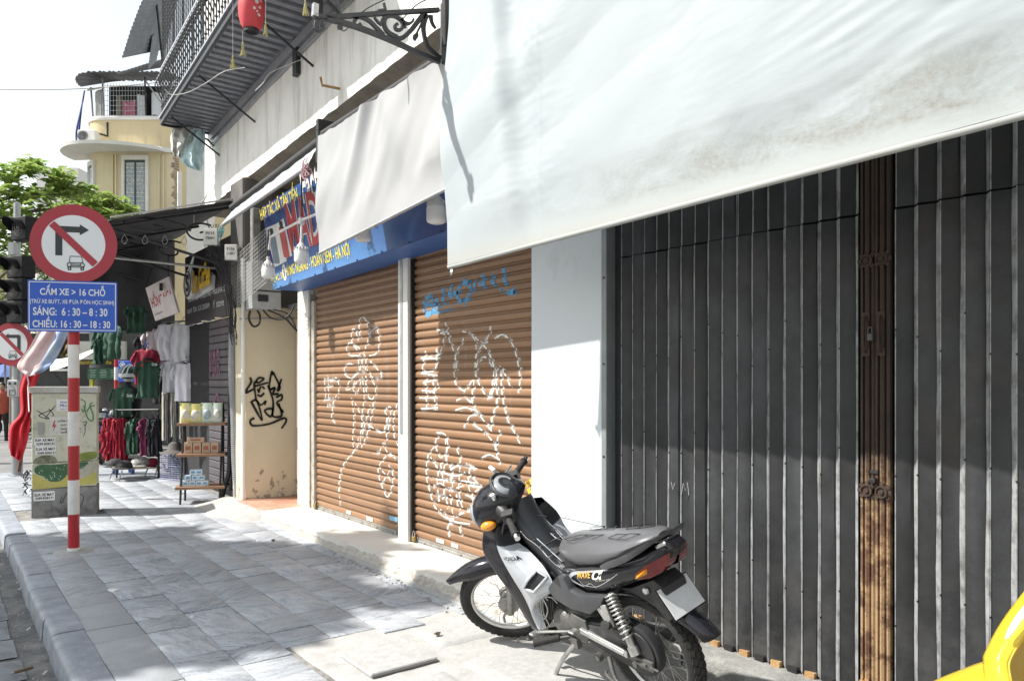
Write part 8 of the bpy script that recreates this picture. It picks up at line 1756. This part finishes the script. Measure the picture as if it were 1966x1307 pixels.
# distant houses closing the side street and the avenue
def block(px0, px1, ptop, D, m, lab, floors=3, bays=4):
    a, b = at(px0, 736, D=D), at(px1, 736, D=D); w = (b - a).dot(Rv); zt = CAM_H + (HORIZON - ptop) / FPX * D; t_ = thing('distant_house', V((a.x, a.y, -.15)), lab, 'building'); q = MB(); q.box((a + b) / 2 - UP * ((a.z + b.z) / 2) + UP * (zt / 2 - .08) + F2 * 3, (w, 6, zt + .15), basis(Rv, F2, UP)); q.build('wall', m, t_)
    for f_ in range(floors):
        for k in range(bays): q = MB(); z = 3.6 + f_ * 3.1; 
        for k in range(bays):
            z = 3.4 + f_ * 3.1
            if z + 1.6 > zt: break
            c0 = V((a.x, a.y, 0)) + Rv * w * (k + .5) / bays + UP * (z + .8); q = MB(); q.box(c0, (w / bays * .5, .12, 1.6), basis(Rv, F2, UP)); wo = q.build('window', M_dk, t_); q = MB(); q.box(c0 - F2 * .07 - UP * .85, (w / bays * .62, .2, .1), basis(Rv, F2, UP)); q.build('sill', M_trim, wo)
block(-320, -95, 470, 42, M_yw, 'ochre house far down the avenue at the left edge'); block(-92, 110, 660, 46, M_dk, 'low dark shop row far down the avenue behind the trees', 1, 5); block(70, 150, 322, 30, M_trim, 'grey rooftop house behind the tree left of the yellow house', 4, 2); block(200, 440, 560, 32, M_upper, 'pale house behind the juice stall', 2, 3)
# umbrellas over the far stalls
for px, py, D, m_, lab in ((10, 668, 23, M_dk, 'dark market umbrella at the far left behind the no-left-turn sign'), (22, 700, 27, mat('umbrella_blue', (.08, .14, .35), .7), 'blue market umbrella far down the street')):
    c0 = at(px, py, D=D); t_ = thing('market_umbrella', V((c0.x, c0.y, -.15)), lab, 'umbrella'); q = MB(); q.lathe([(1.35, -.45), (.9, -.2), (.4, -.02), (.0, .06)], c0, n=10); q.build('canopy', m_, t_); q = MB(); q.tube([V((c0.x, c0.y, -.15)), c0], .03, 6); q.build('pole', M_grey_metal, t_)
# ------------------------------------------------------------------ trees
def leaf_mat(name, c1, c2):
    t = NT(name); oi = t.noise(3., 3); c = t.mix(t.ramp(oi, [(.35, 0), (.65, 1)]), c1, c2); c = t.mix(t.math('MULTIPLY', t.ramp(t.noise(40, 2), [(.5, 0), (.7, 1)]), .5), c, tuple(x * 1.5 for x in c2)); t.color(c); t.rough(.45)
    tl = t.n('BsdfTranslucent'); t.l(c, tl.inputs[0]); mx = t.n('MixShader'); mx.inputs[0].default_value = .5; t.l(t.b.outputs[0], mx.inputs[1]); t.l(tl.outputs[0], mx.inputs[2]); t.l(mx.outputs[0], t.out.inputs['Surface']); return t.mat
M_leaf = leaf_mat('almond_leaf', (.20, .31, .07), (.32, .41, .12)); M_leaf2 = leaf_mat('street_leaf', (.07, .13, .03), (.12, .17, .04)); M_bark = mat('bark', (.13, .105, .08), .9, bump=.8, bscale=30, scale=10)
def tree(base, trunk_h, clumps, nleaf, ls, m, lab, seed, rt=.16, lean=(0, 0)):
    """trunk and limbs reach every clump; rosettes of leaves fill each clump"""
    r2 = random.Random(seed); base = V(base); t_ = thing('tree', base, lab, 'tree', 'street trees'); top = base + V((lean[0], lean[1], trunk_h)); q = MB(); q.tube(spline([base - UP * .1, base.lerp(top, .5) + V((r2.uniform(-.1, .1), r2.uniform(-.1, .1), 0)), top], 5), [lerp(rt, rt * .62, i / 10) for i in range(11)], 10); q.build('trunk', M_bark, t_, smooth=60)
    q = MB(); lv = MB()
    for c, r_ in clumps:
        c = V(c); mid = top.lerp(c, .5) + V((r2.uniform(-.3, .3), r2.uniform(-.3, .3), r2.uniform(-.1, .3))); q.tube(spline([top - UP * .2, mid, c], 5), [lerp(rt * .5, .02, i / 10) for i in range(11)], 6)
        tips = []
        for _ in range(max(7, int(9 * r_ * r_ + 5))):
            d = V((r2.gauss(0, 1), r2.gauss(0, 1), r2.gauss(.15, .6))).normalized(); tip = c + V((d.x * r_, d.y * r_, d.z * r_ * .6)) * r2.uniform(.35, 1.); q.tube(spline([c, c.lerp(tip, .5) + UP * .06, tip], 3), [.018, .015, .012, .010, .008, .006, .005][:7], 4); tips.append(tip)
        for tip in tips:
            for _ in range(max(6, int(nleaf / len(tips)))):
                a = r2.uniform(0, 2 * math.pi); el = r2.uniform(-.5, .7); d = V((math.cos(a) * math.cos(el), math.sin(a) * math.cos(el), math.sin(el))); p0 = tip + V((r2.gauss(0, .10), r2.gauss(0, .10), r2.gauss(0, .07))) * (r_ ** .5); ll = ls * r2.uniform(.6, 1.25); sd = d.cross(UP).normalized() * ll * .24; up_ = sd.cross(d).normalized() * ll * .08
                lv.add([p0, p0 + d * ll * .45 + sd + up_, p0 + d * ll + -UP * ll * .1, p0 + d * ll * .45 - sd + up_, p0 + d * ll * .5 - up_ * .3], [(0, 1, 4), (1, 2, 4), (2, 3, 4), (3, 0, 4)])
    q.build('branches', M_bark, t_, smooth=60); o = lv.build('crown', m, t_)
    return t_
def cl(l): return [(at(px, py, D=D), r_) for px, py, D, r_ in l]
tree((.15, 19.2, -.15), 5.0, cl([(10, 372, 15.5, .7), (40, 330, 15.8, .42), (50, 318, 16.4, .3), (15, 420, 15.2, .7), (75, 372, 16.2, .55), (120, 350, 16.4, .5), (150, 366, 16.6, .45), (105, 400, 16., .6), (60, 430, 15.6, .6), (25, 470, 15.4, .5), (5, 505, 15.2, .4), (-60, 400, 15.2, .9), (-120, 350, 15, 1.)]), 170, .25, M_leaf, 'bright green broad-leaved tree behind the signal pole at the left edge', 5, .15)
tree((1.6, 23.0, -.15), 4.2, cl([(160, 392, 18.4, .6), (190, 388, 18.6, .55), (220, 392, 18.8, .5), (236, 402, 19, .3), (130, 420, 18.2, .6), (170, 420, 18.2, .5), (105, 450, 18, .6), (200, 412, 18.4, .4)]), 170, .24, M_leaf, 'bright green tree before the windows of the yellow house', 9, .12)
tree((.6, 27, -.15), 3.2, cl([(90, 560, 22, .8), (60, 520, 22.5, .9), (110, 510, 23, .9), (30, 590, 22, .7), (130, 600, 22.5, .6), (80, 480, 22.5, .7)]), 260, .2, M_leaf2, 'darker tree whose crown shows between the signs', 12, .14)
tree((-4.2, 38, -.15), 4, cl([(5, 640, 33, 1.6), (-40, 600, 34, 2), (30, 620, 36, 1.8), (10, 560, 35, 1.8)]), 300, .32, M_leaf2, 'distant street tree far down the avenue', 15, .2)
# street tree beyond the left edge of the photo: its crown shades the paving
tree((-4.6, 9.6, -.15), 4.2, [(V((-3.55 + dx * .85, 9.4 + dy, 6.1 + .5 * nz(dx * 3, dy * 3))), .75) for dx, dy in ((0, 0), (.9, .2), (-.9, .1), (.1, .9), (.1, -.9), (.8, 1.1), (-.8, .9), (.8, -.8), (-.9, -.9), (1.3, -.2), (-.2, 1.7), (-1.6, 0), (-.1, -1.7), (.9, -1.7), (-1.7, 1), (-1.9, -1))], 1100, .25, M_leaf, 'roadside tree beyond the left edge that shades the paving', 21, .16)
cable('overhead_wire', [at(-40, 172, D=16), at(120, 172, D=16), at(230, 166, D=16.5), at(312, 158, D=17)], .008, mat('wire_tan', (.4, .33, .24), .7), 'thin overhead wire crossing the sky to the balcony')
